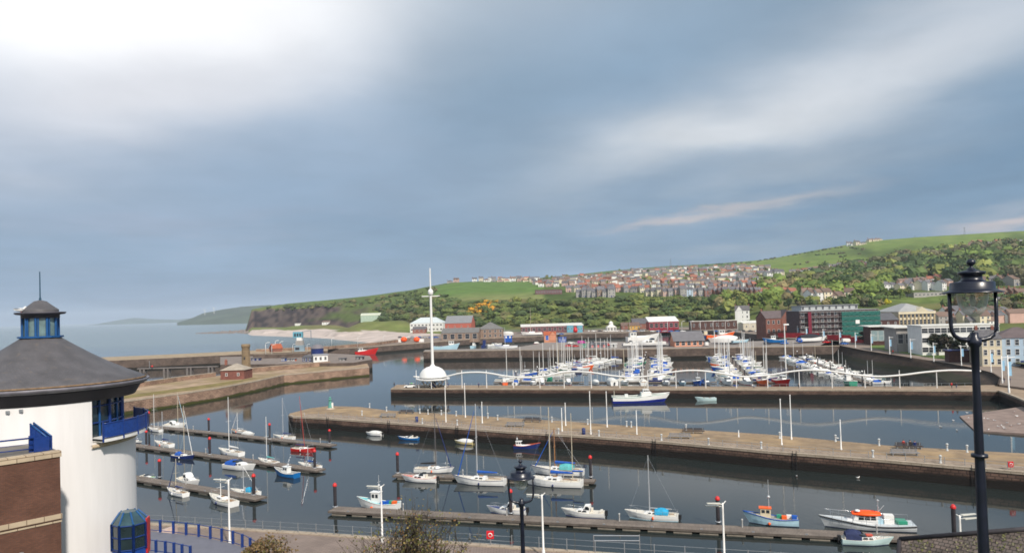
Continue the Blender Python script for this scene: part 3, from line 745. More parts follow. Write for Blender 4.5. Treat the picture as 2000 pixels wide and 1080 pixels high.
for k in range(NW):
    a0, a1 = 2*PI*k/NW, 2*PI*(k+1)/NW
    g = MB(); r = 1.2
    g.add([(r*math.cos(a0), r*math.sin(a0), cz+.1), (r*math.cos(a1), r*math.sin(a1), cz+.1), (r*math.cos(a1), r*math.sin(a1), cz+1.42), (r*math.cos(a0), r*math.sin(a0), cz+1.42)], [(0, 1, 2, 3)])
    w = g.build('lantern_window', pm('pale lantern glass', (.13, .20, .20), .12, .4, 1.3, spec=.9), tow)
    f = MB(); rr = 1.25
    f.tube((rr*math.cos(a0), rr*math.sin(a0), cz+.05), (rr*math.cos(a0), rr*math.sin(a0), cz+1.45), .10, n=6)
    f.tube((rr*math.cos(a0+.14), rr*math.sin(a0+.14), cz+.05), (rr*math.cos(a0+.14), rr*math.sin(a0+.14), cz+1.45), .05, n=6)
    f.build('frame', bluelight, w)
m = MB(); m.lathe([(1.22, cz+1.38), (1.36, cz+1.40), (1.36, cz+1.62), (1.7, cz+1.66), (1.82, cz+1.74), (1.80, cz+1.82), (1.3, cz+1.80)], n=24); m.build('lantern_eave', pm('dark lead eave', (.075, .07, .085), .5, .2, 2), tow)
m = MB(); m.lathe([(1.30, cz+1.80), (1.30, cz+2.0), (1.26, cz+2.02), (.85, cz+2.30), (.45, cz+2.60), (.12, cz+2.68), (.0, cz+2.70)], n=24); m.build('lantern_roof', CM, tow)
m = MB(); m.tube((0, 0, cz+2.66), (0, 0, cz+2.85), .09, n=8); m.tube((0, 0, cz+2.8), (0, 0, cz+4.75), .055, .04, n=8); m.build('spire', pm('blue grey spire', (.03, .08, .13), .5, .2, 3), tow)
# small wall lights
for px, py in ((32, 806), (8, 808)):
    p = AD(px, TD-RW+.3, ZH(py, px, TD-RW)); m = MB(); m.box(-.12, .12, -.12, .0, -.09, .09); m.build('wall_light', galv, tow, (p.x-TX, -math.sqrt(max(.1, (RW+.03)**2-(p.x-TX)**2)), p.z-3.2))

# ------------------------------------------------------------------ brick building below the tower
c1 = AD(117, 44.0, 20.3); c0 = AD(-160, 39.0, 20.3)
dx = (c1-c0); dx.z = 0; Lb = dx.length; ang = math.atan2(dx.y, dx.x)
bb = thing('brick_building', 'brown brick building with pale stone copings stepping up against the white round tower', 'building', (c0.x, c0.y, 3.2), ang)
T = 20.3-3.2
m = MB(); m.box(0, Lb, 0, 7, -.5, T-.35); m.build('wall', brownbrick, bb)
m = MB(); m.box(-.1, Lb+.06, -.08, .55, T-.35, T); m.build('coping', paleash, bb)
m = MB(); m.box(-.1, Lb+.003, .55, 7, T-.30, T-.02); m.build('terrace_floor', pm('terrace felt', (.15, .14, .13), .85, .25, .6), bb)
m = MB(); m.box(-.1, Lb+.05, -.07, .03, 12.98, 13.30); m.build('string_course', paleash, bb)
m = MB(); m.box(-.1, Lb+.04, -.04, .03, 12.80, 12.90); m.build('string_course', paleash, bb)
m = MB(); m.lathe([(0, -.14), (.12, -.12), (.14, 0), (.12, .1), (0, .12)], (Lb-2.1, -.12, 11.4), 10); m.build('wall_light', galv, bb)
rl = thing('railing', 'blue steel terrace railing on top of the brown brick building', 'railing', (c0.x, c0.y, 20.3), ang)
q = MB(); q.path([(0, 2.2, .85), (Lb-1.1, 1.0, .85)], .05, 8); q.path([(0, 2.2, .2), (Lb-1.1, 1.0, .2)], .035, 8); q.path([(0, 2.2, .5), (Lb-1.1, 1.0, .5)], .02, 6); q.build('rail', bluepaint, rl)
for k in range(6):
    x = Lb-1.2-k*2.2; y = lerp(2.2, 1.0, x/Lb); q = MB(); q.box(x-.12, x+.12, y-.08, y+.08, -.02, .98); q.build('post', bluepaint, rl)
st = thing('stair_railing', 'blue mesh panelled stair railing climbing beside the white round tower', 'railing', (c0.x, c0.y, 20.3), ang)
xs = Lb-.95; q = MB()
for j, (dx_, dy_) in enumerate(((0, 0), (.28, .4))):
    q.add([(xs+dx_, 2.3+dy_, .75), (xs+dx_+.5, .9+dy_*.3, -.02), (xs+dx_+.5, .9+dy_*.3, .8), (xs+dx_, 2.3+dy_, 1.55)], [(0, 1, 2, 3)])
q.build('mesh_panel', MATS['blue mesh panel'], st)
for dx_, dy_ in ((0, 0), (.28, .4)):
    q = MB(); q.path([(xs+dx_-.02, 2.3+dy_, 1.57), (xs+dx_+.5, .9+dy_*.3, .82)], .05, 8); q.path([(xs+dx_, 2.3+dy_, .75), (xs+dx_+.5, .9+dy_*.3, 0)], .045, 8); q.build('rail', bluelight, st)
    for t in (0, .33, .66, 1):
        x = lerp(xs+dx_, xs+dx_+.5, t); y = lerp(2.3+dy_, .9+dy_*.3, t); z = lerp(.75, 0, t); q = MB(); q.tube((x, y, z-.1), (x, y, z+.85), .05, n=6); q.build('post', bluepaint, st)
q = MB(); q.box(xs-.2, xs+.62, .8, .95, 0, .85); q.build('gate', bluepaint, st)

# ------------------------------------------------------------------ glazed stair tower and round platform
kp = AD(256, 49.0, 12); kz = 4.35
kt = thing('stair_tower', 'blue framed glass stair tower with one red door frame beside the white round tower', 'stair tower', (kp.x, 49.0, kz), .25)
H = 14.0-kz; r = 1.12; n8 = 8
def pt8(i, r_=r): a = 2*PI*(i+.5)/n8; return (r_*math.cos(a), r_*math.sin(a))
zlev = [0, 3.0, 6.4, 8.35, 10.1]
for i in range(n8):
    x0, y0 = pt8(i); x1, y1 = pt8(i+1)
    isred = i in (7,)
    w = MB(); w.add([(x0, y0, 8.5), (x1, y1, 8.5), (x1, y1, 10.1), (x0, y0, 10.1)], [(0, 1, 2, 3)]); wo_ = w.build('window', pm('stair glass', (.02, .035, .045), .1, .5, 1, spec=.9), kt)
    f = MB(); f.tube((x0, y0, 8.4), (x0, y0, 10.15), .10, n=6); f.tube((x1, y1, 8.4), (x1, y1, 10.15), .10, n=6)
    for z in (8.5, 9.3, 10.1): f.tube((x0, y0, z), (x1, y1, z), .05, n=6)
    f.build('frame', red if isred else bluepaint, wo_)
m = MB(); m.prism([pt8(i, r*.99) for i in range(n8)], -1.15, 8.45); m.build('base_panel', pm('blue cladding', (.012, .06, .30), .45, .2, 1), kt)
m = MB(); ap = (-.35, .35, 10.95)
m.add([(pt8(i, r*1.02)[0], pt8(i, r*1.02)[1], 10.15) for i in range(n8)]+[(pt8(i, .55)[0]-.15, pt8(i, .55)[1]+.3, 10.8) for i in range(n8)], [(i, (i+1) % n8, (i+1) % n8+n8, i+n8) for i in range(n8)]+[tuple(range(n8, 2*n8))])
ro = m.build('roof', pm('roof glass', (.03, .07, .085), .12, .5, 1, spec=.9), kt)
for i in range(n8):
    f = MB(); a = pt8(i, r*1.02); f.tube((*a, 10.17), (pt8(i, .55)[0]-.15, pt8(i, .55)[1]+.3, 10.82), .06, n=6); f.build('rafter', bluelight, ro)
m = MB(); m.box(pt8(7)[0]+.0, pt8(7)[0]+.10, pt8(7)[1]-.0, pt8(7)[1]+.75, 8.0, 10.35); m.build('door_frame', red, kt)
# platform
pl_out = [(262, 1034), (285, 1036), (314, 1038.5), (345, 1041.5), (385, 1046.5), (420, 1053), (455, 1061), (480, 1070), (503, 1084), (515, 1100)]
pl_in = [(215, 1078), (250, 1081), (280, 1084), (330, 1090), (372, 1099), (420, 1112)]
ZP = 5.0
P_out = [G(*p, ZP) for p in pl_out]; P_in = [G(*p, ZP) for p in pl_in]
m = MB(); m.prism([(p.x, p.y) for p in P_out+list(reversed(P_in))], 2.5, ZP, 1, 0)
struct('platform', m, [greydeck, shadestone])
def railing(name, label, pts, h, n, postm, railm, pw=.12, rails=(1.0,), panel=None, group=None, pr=.04, postround=False):
    pts = [Vector(p) for p in pts]; o = pts[0]; t = thing(name, label, 'railing', o, 0, group); P = [p-o for p in pts]
    for fr in rails:
        q = MB(); q.path([p+Vector((0, 0, h*fr)) for p in P], pr, 6); q.build('rail', railm, t)
    L = [0]
    for a, b in zip(P, P[1:]): L.append(L[-1]+(b-a).length)
    pmesh = None
    for k in range(n):
        s_ = L[-1]*k/(n-1); p = Vector([interp(L, [c[i] for c in P], s_) for i in range(3)])
        if pmesh is None:
            q = MB()
            if postround: q.tube((0, 0, 0), (0, 0, h*1.04), pw/2, n=6)
            else: q.box(-pw/2, pw/2, -pw/2, pw/2, 0, h*1.06)
            pmesh = q.mesh('post', postm)
        po = bpy.data.objects.new('post', pmesh); COL.objects.link(po); po.parent = t; po.location = p
    if panel:
        q = MB(); 
        for a, b in zip(P, P[1:]): q.add([a+Vector((0, 0, .12)), b+Vector((0, 0, .12)), b+Vector((0, 0, h*.93)), a+Vector((0, 0, h*.93))], [(0, 1, 2, 3)])
        q.build('panel', panel, t)
    return t
railing('railing', 'blue posted railing curving round the far rim of the grey platform', P_out[:-1], 1.25, 12, bluepaint, bluepaint, .22, (1.0, .12))
railing('railing', 'blue posted railing along the near rim of the grey platform beside the stair tower', [G(212, 1070, 6.3)*1]+[G(px, py-9, 6.3) for px, py in pl_in[:5]], 1.1, 10, bluepaint, bluepaint, .2, (1.0, .12))
m = MB(); q = [G(a, b, 5.02) for a, b in ((306, 1034), (338, 1030), (338, 1038), (308, 1039))]
pb = AD(322, 84, 3.2); bo = thing('stone_block', 'pale pink stone slab lying on the quay behind the blue platform railing', 'stone block', (pb.x, 84, 3.2))
m.add([(-1.3, -.7, 0), (1.2, -.6, 0), (1.2, .7, 0), (-1.1, .6, 0), (-1.2, -.6, .25), (1.15, -.5, 1.0), (1.15, .6, 1.0), (-1, .5, .35)], [(0, 1, 5, 4), (1, 2, 6, 5), (2, 3, 7, 6), (3, 0, 4, 7), (4, 5, 6, 7)]); m.build('slab', pm('pink stone', (.55, .42, .36), .8, .15, 1.5), bo)

# ------------------------------------------------------------------ street lamps
def big_lamp(label, px, D, ztop, postlen):
    p = AD(px, D, ztop); base = ztop-postlen
    pz = terr(p.x/p.y, p.y) if False else base
    L = thing('street_lamp', label, 'street lamp', (p.x, p.y, base))
    h = postlen
    s = MB(); zt_ = h-1.07
    s.lathe([(.19, 0), (.19, .25), (.14, .3), (.13, .9), (.10, 1.0), (.075, 1.1), (.055, zt_-1.15), (.055, zt_-1.1)], n=16)
    s.lathe([(.062, zt_-1.58), (.10, zt_-1.57), (.10, zt_-1.53), (.062, zt_-1.52)], n=16)
    s.lathe([(.056, zt_-1.3), (.046, zt_-.5), (.054, zt_-.12), (.085, zt_-.08), (.085, zt_-.02), (.05, zt_+.02), (.05, zt_+.08), (0, zt_+.08)], n=16)
    s.build('post', steelblack, L)
    for sg in (-1, 1):
        a = MB(); a.path([(0, 0, zt_-.02), (sg*.12, 0, zt_-.02), (sg*.20, 0, zt_-.0), (sg*.26, 0, zt_+.04), (sg*.292, 0, zt_+.10), (sg*.303, 0, zt_+.18), (sg*.307, 0, zt_+.36), (sg*.308, 0, zt_+.62)], [.034, .032, .030, .028, .026, .025, .024, .024], 8); a.build('bracket', steelblack, L)
    a = MB(); z0 = zt_+.60
    a.lathe([(.0, z0-.0), (.30, z0+.0), (.36, z0+.0), (.365, z0+.012), (.30, z0+.035), (.265, z0+.05), (.262, z0+.135), (.25, z0+.15), (.18, z0+.155), (.155, z0+.16), (.125, z0+.18), (.12, z0+.24), (.155, z0+.25), (.165, z0+.27), (.16, z0+.285), (.10, z0+.30), (.055, z0+.31), (.048, z0+.33), (.022, z0+.345), (.02, z0+.365), (.045, z0+.385), (.055, z0+.41), (.045, z0+.44), (.02, z0+.452), (0, z0+.455)], n=28)
    a.build('hood', steelblack, L)
    g = MB(); g.lathe([(.185, z0-.005), (.182, z0-.08), (.165, z0-.16), (.13, z0-.24), (.085, z0-.29), (.03, z0-.31), (0, z0-.312)], n=24)
    gm = bpy.data.materials.get('lamp glass')
    if gm is None:
        gm, t, b = newmat('lamp glass'); n = t.nodes; L_ = t.links
        b.inputs['Base Color'].default_value = (.75, .76, .72, 1); b.inputs['Roughness'].default_value = .12
        tr = n.new('ShaderNodeBsdfTransparent'); tr.inputs[0].default_value = (.93, .94, .92, 1); mxs = n.new('ShaderNodeMixShader')
        lw = n.new('ShaderNodeLayerWeight'); lw.inputs[0].default_value = .25; mr_ = n.new('ShaderNodeMapRange'); L_.new(lw.outputs['Facing'], mr_.inputs[0]); mr_.inputs[3].default_value = .22; mr_.inputs[4].default_value = .9
        L_.new(mr_.outputs[0], mxs.inputs[0]); L_.new(tr.outputs[0], mxs.inputs[1]); L_.new(b.outputs[0], mxs.inputs[2]); L_.new(mxs.outputs[0], n['Material Output'].inputs[0])
    go_ = g.build('globe', gm, L)
    b = MB(); b.lathe([(.02, z0-.02), (.03, z0-.06), (.035, z0-.12), (.02, z0-.17), (0, z0-.18)], n=10); b.build('bulb', pm('lamp bulb', (.6, .58, .5), .3, .1, 3), go_)
    return L
big_lamp('tall black street lamp with open glass lantern standing before the town end', 1896, 9.55, 28.52, 6.0)
big_lamp('smaller looking black street lamp lower on the bank by the twiggy bush', 1016, 18.2, 24.26, 6.6)

# ------------------------------------------------------------------ bushes on the bank
def leafmat(name, rough=.8, var=.25):
    m, t, b = newmat(name); n = t.nodes; L = t.links
    b.inputs['Roughness'].default_value = rough; b.inputs['Specular IOR Level'].default_value = .2
    at = n.new('ShaderNodeAttribute'); at.attribute_name = 'tint'; L.new(at.outputs['Color'], b.inputs['Base Color'])
    return m
LEAF = leafmat('leaf clumps')
class Fol:
    def __init__(s): s.v = []; s.f = []; s.c = []
    def quad(s, p, size, col, asp=1.0, nrm=None):
        if nrm is not None:
            nn_ = (nrm+Vector((random.gauss(0, 1), random.gauss(0, 1), random.gauss(0, 1)))*.38).normalized(); u = nn_.orthogonal().normalized(); w = nn_.cross(u)
            k = len(s.v); a_ = random.uniform(0, 6.3); a = (u*math.cos(a_)+w*math.sin(a_))*size*.5; b = (w*math.cos(a_)-u*math.sin(a_))*size*.5*asp
            s.v += [(p-a-b)[:], (p+a-b*.8)[:], (p+a*.9+b)[:], (p-a*.8+b)[:]]; s.f.append((k, k+1, k+2, k+3)); s.c += [(*col, 1)]*4; return
        u = Vector((random.gauss(0, 1), random.gauss(0, 1), random.gauss(0, 1))).normalized()
        w = u.cross(Vector((random.gauss(0, 1), random.gauss(0, 1), random.gauss(0, 1)))).normalized()
        k = len(s.v); a = u*size*.5; b = w*size*.5*asp
        s.v += [(p-a-b)[:], (p+a-b*.8)[:], (p+a*.9+b)[:], (p-a*.8+b)[:]]
        s.f.append((k, k+1, k+2, k+3)); s.c += [(*col, 1)]*4
    def clump(s, c, rx, ry, rz, n, size, col, var=.25, half=False, core=False):
        c = Vector(c)
        if core:
            k0 = len(s.v); sd_ = random.random()*50; cc = 1
            for i in range(1, 5):
                th = PI*i/5
                for j in range(7):
                    ph = 2*PI*(j+.5*(i % 2))/7; d = Vector((math.sin(th)*math.cos(ph), math.sin(th)*math.sin(ph), math.cos(th))); f_ = .80*(1+.45*mnoise.noise(d*1.6+Vector((sd_, 0, 0))))
                    s.v.append((c.x+d.x*rx*f_, c.y+d.y*ry*f_, c.z+d.z*rz*f_)); g_ = 1+.25*mnoise.noise(d*2+Vector((0, sd_, 0))); s.c.append((col[0]*g_, col[1]*g_, col[2]*g_, 1))
            for i in range(3):
                for j in range(7): s.f.append((k0+i*7+j, k0+(i+1)*7+j, k0+(i+1)*7+(j+1) % 7, k0+i*7+(j+1) % 7))
            s.f.append(tuple(k0+j for j in range(7)))
        lobes = [Vector((random.uniform(-.5, .5), random.uniform(-.5, .5), random.uniform(-.25, .5))) for _ in range(5)]
        for _ in range(n):
            l = random.choice(lobes); d = Vector((random.gauss(0, 1), random.gauss(0, 1), random.gauss(0, 1))).normalized()
            if half and d.z < 0: d.z = -d.z*.3
            q = l+d*(.55*random.uniform(.7, 1.08))
            f = 1+random.uniform(-var, var); t = random.uniform(-.12, .12)
            s.quad(c+Vector((q.x*rx, q.y*ry, q.z*rz)), size*random.uniform(.6, 1.3), (col[0]*f*(1+t), col[1]*f, col[2]*f*(1-t)), 1.0, (d+Vector((0, 0, .35))).normalized())
    def build(s, name, parent=None, mat=None):
        me = bpy.data.meshes.new(name); me.from_pydata(s.v, [], s.f); me.materials.append(mat or LEAF)
        a = me.color_attributes.new('tint', 'FLOAT_COLOR', 'POINT'); a.data.foreach_set('color', [x for c in s.c for x in c])
        o = bpy.data.objects.new(name, me); COL.objects.link(o)
        if parent is not None: o.parent = parent
        return o
bark = pm('bark', (.06, .045, .032), .95, .3, 4)
bx = AD(808, 24, 17.5)
bu = thing('bush', 'twiggy budding bush with yellow green leaves on the bank in front of the quay lamp', 'bush', (bx.x, 24, 16.9))
st_ = MB(); lf = Fol()
for i in range(150):
    a = random.uniform(0, 2*PI); sp = random.uniform(0, 2.5); hgt = random.uniform(4.2, 7.6)*(1-.13*sp)
    pts = [Vector((random.uniform(-.9, .9), random.uniform(-.5, .5), 0))]
    tip = Vector((math.cos(a)*sp, math.sin(a)*sp*.6, hgt*.62+.7))
    for k in range(1, 6):
        t = k/5; pts.append(pts[0].lerp(tip, t)+Vector((random.gauss(0, .07), random.gauss(0, .07), .25*math.sin(t*PI))))
    st_.path(pts, [.028, .022, .016, .012, .008, .004], 4)
    for k in range(1, 6):
        for _ in range(46 if k < 4 else 9):
            p = pts[k-1].lerp(pts[k], random.random())+Vector((random.gauss(0, .17), random.gauss(0, .17), random.gauss(0, .12)))
            if p.z > 4.4 and random.random() < .5: continue
            c = random.choice([(.17, .17, .045), (.12, .13, .035), (.24, .18, .06), (.10, .09, .035), (.20, .11, .05)])
            lf.quad(p, random.uniform(.035, .085), c, .7)
    for _ in range(6):
        k = random.randint(2, 4); q = pts[k]+Vector((random.gauss(0, .4), random.gauss(0, .3), random.uniform(.2, .6))); st_.path([pts[k], (pts[k]+q)/2+Vector((0, 0, .05)), q], [.01, .007, .003], 3)
st_.build('branches', bark, bu); lf.build('foliage', bu)
bx = AD(520, 26, 15.0)
bu = thing('bush', 'low mound of brown dry undergrowth at the end of the curved blue railing', 'bush', (bx.x, 26, 16.0))
lf = Fol(); st_ = MB()
for i in range(2600):
    x = random.gauss(0, .6); y = random.gauss(0, .5); z = 3.95-x*x*.55-random.random()**2*1.4
    c = random.choice([(.16, .10, .05), (.22, .15, .07), (.10, .09, .03), (.11, .07, .04)]); lf.quad(Vector((x, y, z)), random.uniform(.04, .11), c, .6)
for i in range(60):
    x = random.gauss(0, .5); st_.path([(x*.3, 0, 0), (x, random.gauss(0, .3), 4.0-x*x*.6)], [.02, .005], 4)
st_.build('branches', bark, bu); lf.build('foliage', bu)

# ------------------------------------------------------------------ mossy roof at the foot of the lamp
a = AD(1757, 22, ZH(1050, 1757, 22)); b = AD(2120, 19.5, ZH(1022, 2120, 19.5)); 
d = b-a; d2 = Vector((d.x, d.y, 0)).normalized(); nn = Vector((d2.y, -d2.x, 0))
ht = thing('roof_building', 'low building with mossy stone slate roof and dark ridge below the tall street lamp', 'building', a)
rel = b-a; fall = nn*3.2+Vector((0, 0, -2.4)); bfall = -nn*2.5+Vector((0, 0, -2.2))
def roofslab(m, p, q, f, th=.1): 
    up = Vector((0, 0, th)); m.add([p, q, q+f, p+f, p-up, q-up, q+f-up, p+f-up], [(0, 1, 2, 3), (7, 6, 5, 4), (0, 4, 5, 1), (1, 5, 6, 2), (2, 6, 7, 3), (3, 7, 4, 0)])
m = MB(); z0 = Vector((0, 0, 0)); roofslab(m, z0, rel, fall); 
m.build('roof', brick('mossy stone slates', (.15, .115, .10), (.105, .088, .078), (.05, .042, .038), .15, .12, .012, .9, .6, 1.6, 1.0, weed=None, wet=None), ht)
m = MB(); roofslab(m, Vector((0, .02, 0)), rel+Vector((0, .02, 0)), bfall); m.build('roof', slate, ht)
m = MB(); m.path([Vector((0, 0, .03)), rel+Vector((0, 0, .03))], .07, 8); m.build('ridge', pm('dark ridge tile', (.04, .035, .04), .7, .3, 3), ht)
m = MB(); m.path([Vector((0, 0, .02)), fall+Vector((0, 0, .02))], .06, 6); m.build('verge', MATS['dark ridge tile'], ht)
m = MB(); q = [z0+fall*.92, rel+fall*.92, rel+bfall*.9, z0+bfall*.9]; m.prism([(p.x, p.y) for p in q], -7, -2.3); m.build('wall', sandstone, ht)

lf = Fol(); nn2 = fall.cross(rel).normalized(); nn2 = nn2 if nn2.z > 0 else -nn2
for i in range(2600):
    u = random.random(); v = random.random()
    if mnoise.noise(Vector((u*9, v*5, 1.7)))+.35*u < .12: continue
    lf.quad(rel*u+fall*v+nn2*.012, random.uniform(.02, .06), random.choice([(.14, .14, .05), (.17, .16, .09), (.10, .11, .04), (.22, .20, .13)]), 1, nn2)
lf.build('moss', ht)
# ------------------------------------------------------------------ boats
def hullmesh(L, B, H, bow=.55, transom=.75, flare=.12, sheer=.25, n=12, fine=1.0, stripe=None):
    """rings from stern to bow, waterline at z=0, bow at +x; material 0 topsides, 1 boot stripe, 2 deck"""
    m = MB(); rings = []; deck = []
    for i in range(n):
        t = i/(n-1); x = -L/2+L*t
        w = (transom+(1-transom)*math.sin(min(1, t/.45)*PI/2)) if t < .45 else max(.0, 1-((t-.45)/.55)**(1.9+bow))
        w = max(w, .02)*B/2
        s = H*(1+1.35*sheer*(2*abs(t-.35))**1.6*(1 if t > .35 else .6))
        wl = w*(1-flare) * (1 if t < .6 else max(.02, 1-((t-.6)/.4)**2*.55))
        xo = .10*H/.105*max(0, t-.75)*4*1.0     # raked stem
        k = -.28*H*(1-.9*max(0, t-.75)*4)
        pts = [(x+xo, w, s), (x+xo*.93, w*.995, s*.90), (x+xo*.4, (w*.6+wl*.4)*1.0, s*.45), (x, wl, .10), (x, wl*.97, -.02), (x, wl*.45, k)]
        ring = pts+[(x, 0, k*1.3)]+[(a, -b, c) for a, b, c in reversed(pts)]
        rings.append(ring); deck.append((x+xo, w, s))
    nr = len(rings[0]); vs = [p for r in rings for p in r]
    for i in range(n-1):
        for j in range(nr-1):
            mi = 0
            if j in (3, nr-5): mi = 1
            if 3 < j < nr-5: mi = 1
            if stripe and j in (0, nr-2): mi = 3
            if stripe == 2 and j in (1, nr-3): mi = 3
            m.add([rings[i][j], rings[i][j+1], rings[i+1][j+1], rings[i+1][j]], [(0, 1, 2, 3)], mi, False)
    m.add(rings[0], [tuple(range(nr))], 0)
    for i in range(n-1):
        a, b = deck[i], deck[i+1]; dz = -.05*H
        m.add([(a[0], a[1]*.97, a[2]+dz), (b[0], b[1]*.97, b[2]+dz), (b[0], -b[1]*.97, b[2]+dz), (a[0], -a[1]*.97, a[2]+dz)], [(3, 2, 1, 0)], 2)
    return m, deck
def deckat(deck, x): return interp([d[0] for d in deck], [d[2] for d in deck], x), interp([d[0] for d in deck], [d[1] for d in deck], x)
def cabinmesh(x0, x1, w0, w1, z0, h, rakef=.45, raker=.1, mi=0, crown=.06):
    m = MB()
    b = [(x0, w0), (x1, w1)]
    low = [(x0, -w0, z0), (x1, -w1, z0), (x1, w1, z0), (x0, w0, z0)]
    xt0, xt1 = x0+raker*h, x1-rakef*h*2
    hi = [(xt0, -w0*.86, z0+h), (xt1, -w1*.82, z0+h*.92), (xt1, w1*.82, z0+h*.92), (xt0, w0*.86, z0+h)]
    m.add(low+hi+[(xt0, 0, z0+h+crown), (xt1, 0, z0+h*.92+crown)], [(0, 1, 5, 4), (2, 3, 7, 6), (1, 2, 6, 9, 5), (3, 0, 4, 8, 7), (4, 5, 9, 8), (8, 9, 6, 7)], mi)
    return m
def sidewin(parent, x0, x1, y, z0, z1, mat=None, ny=None):
    """a pair of side windows, one each side, each its own mesh"""
    for sg in (-1, 1):
        m = MB(); yy = sg*y
        t = .03; tp = [(x0, yy, z0), (x1, yy, z0), (x1-.06, yy*.965, z1), (x0+.06, yy*.965, z1)]
        m.add([(a, b+sg*t, c) for a, b, c in tp]+tp, [(0, 1, 2, 3), (3, 2, 1, 0), (0, 4, 5, 1), (1, 5, 6, 2), (2, 6, 7, 3), (3, 7, 4, 0)]); m.build('window', mat or boatglass, parent)
def yacht(label, L=8.5, hull=None, stripe=None, cover=None, spar=None, mast=None, canopy=None, boom=True, mizzen=0, detail=True, group=None, cabin=None, deckm=None, jib=None, lean=0, name='sailing_yacht', motor=False, mastw=1, band=None, cat='yacht', redens=False, stays=True):
    hull = hull or boatwhite; spar = spar or alu; mast = mast or L*1.15; cabin = cabin or boatwhite; B = L*.32; H = L*.105
    t = thing(name, label, cat, (0, 0, 0), 0, group)
    bd = band if band is not None else random.choice([navy, None, royal, None, darkgreen, None])
    m, deck = hullmesh(L, B, H, stripe=bd is not None and hull is boatwhite, sheer=.32); h = m.build('hull', [hull, stripe or antifoul, deckm or cream, bd or white], t)
    z, w = deckat(deck, .05*L)
    c = cabinmesh(-.12*L, .24*L, B*.30, B*.22, z-.08, L*.055, .9, .2).build('cabin', cabin, t)
    if detail:
        sidewin(c, -.06*L, .015*L, B*.285, z+.10, z+.10+L*.022); sidewin(c, .04*L, .10*L, B*.262, z+.10, z+.10+L*.02)
        hm = MB(); hm.box(-.05*L, .03*L, -B*.09, B*.09, z+L*.045, z+L*.062); hm.build('hatch', teak, c)
    zc, wc = deckat(deck, -.3*L)
    ck = MB(); ck.box(-.44*L, -.14*L, -B*.22, B*.22, zc-.06, zc+.0, 0)
    for sg in (-1, 1): ck.box(-.45*L, -.13*L, sg*B*.27-.06, sg*B*.27+.06, zc-.05, zc+.16, 1)
    ck.build('cockpit', [teak, cream], t)
    xm = .08*L; mm = MB(); mm.tube((xm, 0, z), (xm+lean, 0, z+mast), (L*.0085+.02)*mastw, (L*.006+.012)*mastw, 8)
    mm.tube((xm+lean*.5, -B*.3, z+mast*.55), (xm+lean*.5, B*.3, z+mast*.55), .02, n=5)
    mo = mm.build('mast', spar, t)
    if stays:
        sm = MB(); top = Vector((xm+lean, 0, z+mast*.97))
        sm.tube(top, (L*.5, 0, H*1.3), .012, n=4, cap=False); sm.tube(top, (-L*.49, 0, H*1.2), .012, n=4, cap=False)
        for sg in (-1, 1): sm.tube((xm+lean, 0, z+mast*.9), (xm-.1, sg*B*.45, z), .010, n=4, cap=False)
        sm.build('rigging', chrome, mo)
    if jib:
        jm = MB(); jm.tube((L*.49, 0, H*1.5), Vector((L*.49, 0, H*1.5)).lerp(Vector((xm+lean, 0, z+mast*.97)), .93), L*.009+.03, .03, 6); jm.build('furled_sail', jib, mo)
    if boom:
        zb = z+L*.11; bm = MB(); bm.tube((xm-.1, 0, zb), (-.36*L, 0, zb-.02), .05, n=6); bo = bm.build('boom', spar, t)
        if cover:
            cm = MB(); rr = []
            for k in range(7):
                x = lerp(xm-.05, -.34*L, k/6); r_ = lerp(L*.026, L*.012, k/6); rr.append([(x, math.cos(a)*r_*.8, zb+.05+math.sin(a)*r_*1.2+r_*.5) for a in [2*PI*q/8 for q in range(8)]])
            cm.loft(rr).build('sail_cover', cover, bo)
    if mizzen:
        xm2 = -.33*L; mm = MB(); mm.tube((xm2, 0, z), (xm2, 0, z+mizzen), .07, .05, 8); mo2 = mm.build('mizzen_mast', spar, t)
        bm = MB(); bm.tube((xm2, 0, z+1.3), (xm2-.2*L, 0, z+1.35), .05, n=6); b2 = bm.build('boom', spar, mo2)
        cm = MB(); cm.tube((xm2, 0, z+1.42), (xm2-.19*L, 0, z+1.45), .15, .09, 8); cm.build('sail_cover', cover or royal, b2)
    if canopy:
        cm = MB(); rr = []
        for k in range(6):
            x = lerp(-.30*L, -.03*L, k/5); hh = (L*.06+.25)*(.75+.25*math.sin(PI*k/5)); rr.append([(x, math.cos(a)*B*.33, z+.0+math.sin(a)*hh*1.3) for a in [PI*q/8 for q in range(9)]])
        cm.loft(rr, 0, False, True, False); cm.add(rr[0], [tuple(range(9))]); cm.add(rr[-1], [tuple(reversed(range(9)))]); cm.build('canopy', canopy, t)
    if detail:
        r_ = MB(); zb_, wb_ = deckat(deck, .40*L)
        r_.path([(.34*L, B*.26, zb_), (.34*L, B*.26, zb_+.55), (.47*L, B*.06, zb_+.65), (.505*L, 0, zb_+.66), (.47*L, -B*.06, zb_+.65), (.34*L, -B*.26, zb_+.55), (.34*L, -B*.26, zb_)], .022, 5)
        for sg in (-1, 1): r_.path([(.34*L, sg*B*.26, zb_+.55), (.1*L, sg*B*.46, z+.5), (-.2*L, sg*B*.46, z+.48), (-.47*L, sg*B*.36, zc+.5)], .012, 4)
        for x_ in (.1, -.05, -.2, -.33):
            for sg in (-1, 1): r_.tube((x_*L, sg*B*.455, zc-.05), (x_*L, sg*B*.455, zc+.5), .014, n=4)
        r_.path([(-.47*L, B*.34, zc), (-.485*L, B*.34, zc+.6), (-.485*L, -B*.34, zc+.6), (-.47*L, -B*.34, zc)], .022, 5)
        r_.build('guard_rail', chrome, t)
        for sg in (-1, 1):
            f_ = MB(); f_.lathe([(0, -.22), (.10, -.18), (.11, 0), (.10, .18), (0, .22)], (0, sg*B*.5, .35), 8); f_.build('fender', random.choice([navy, boatwhite, orange]), t)
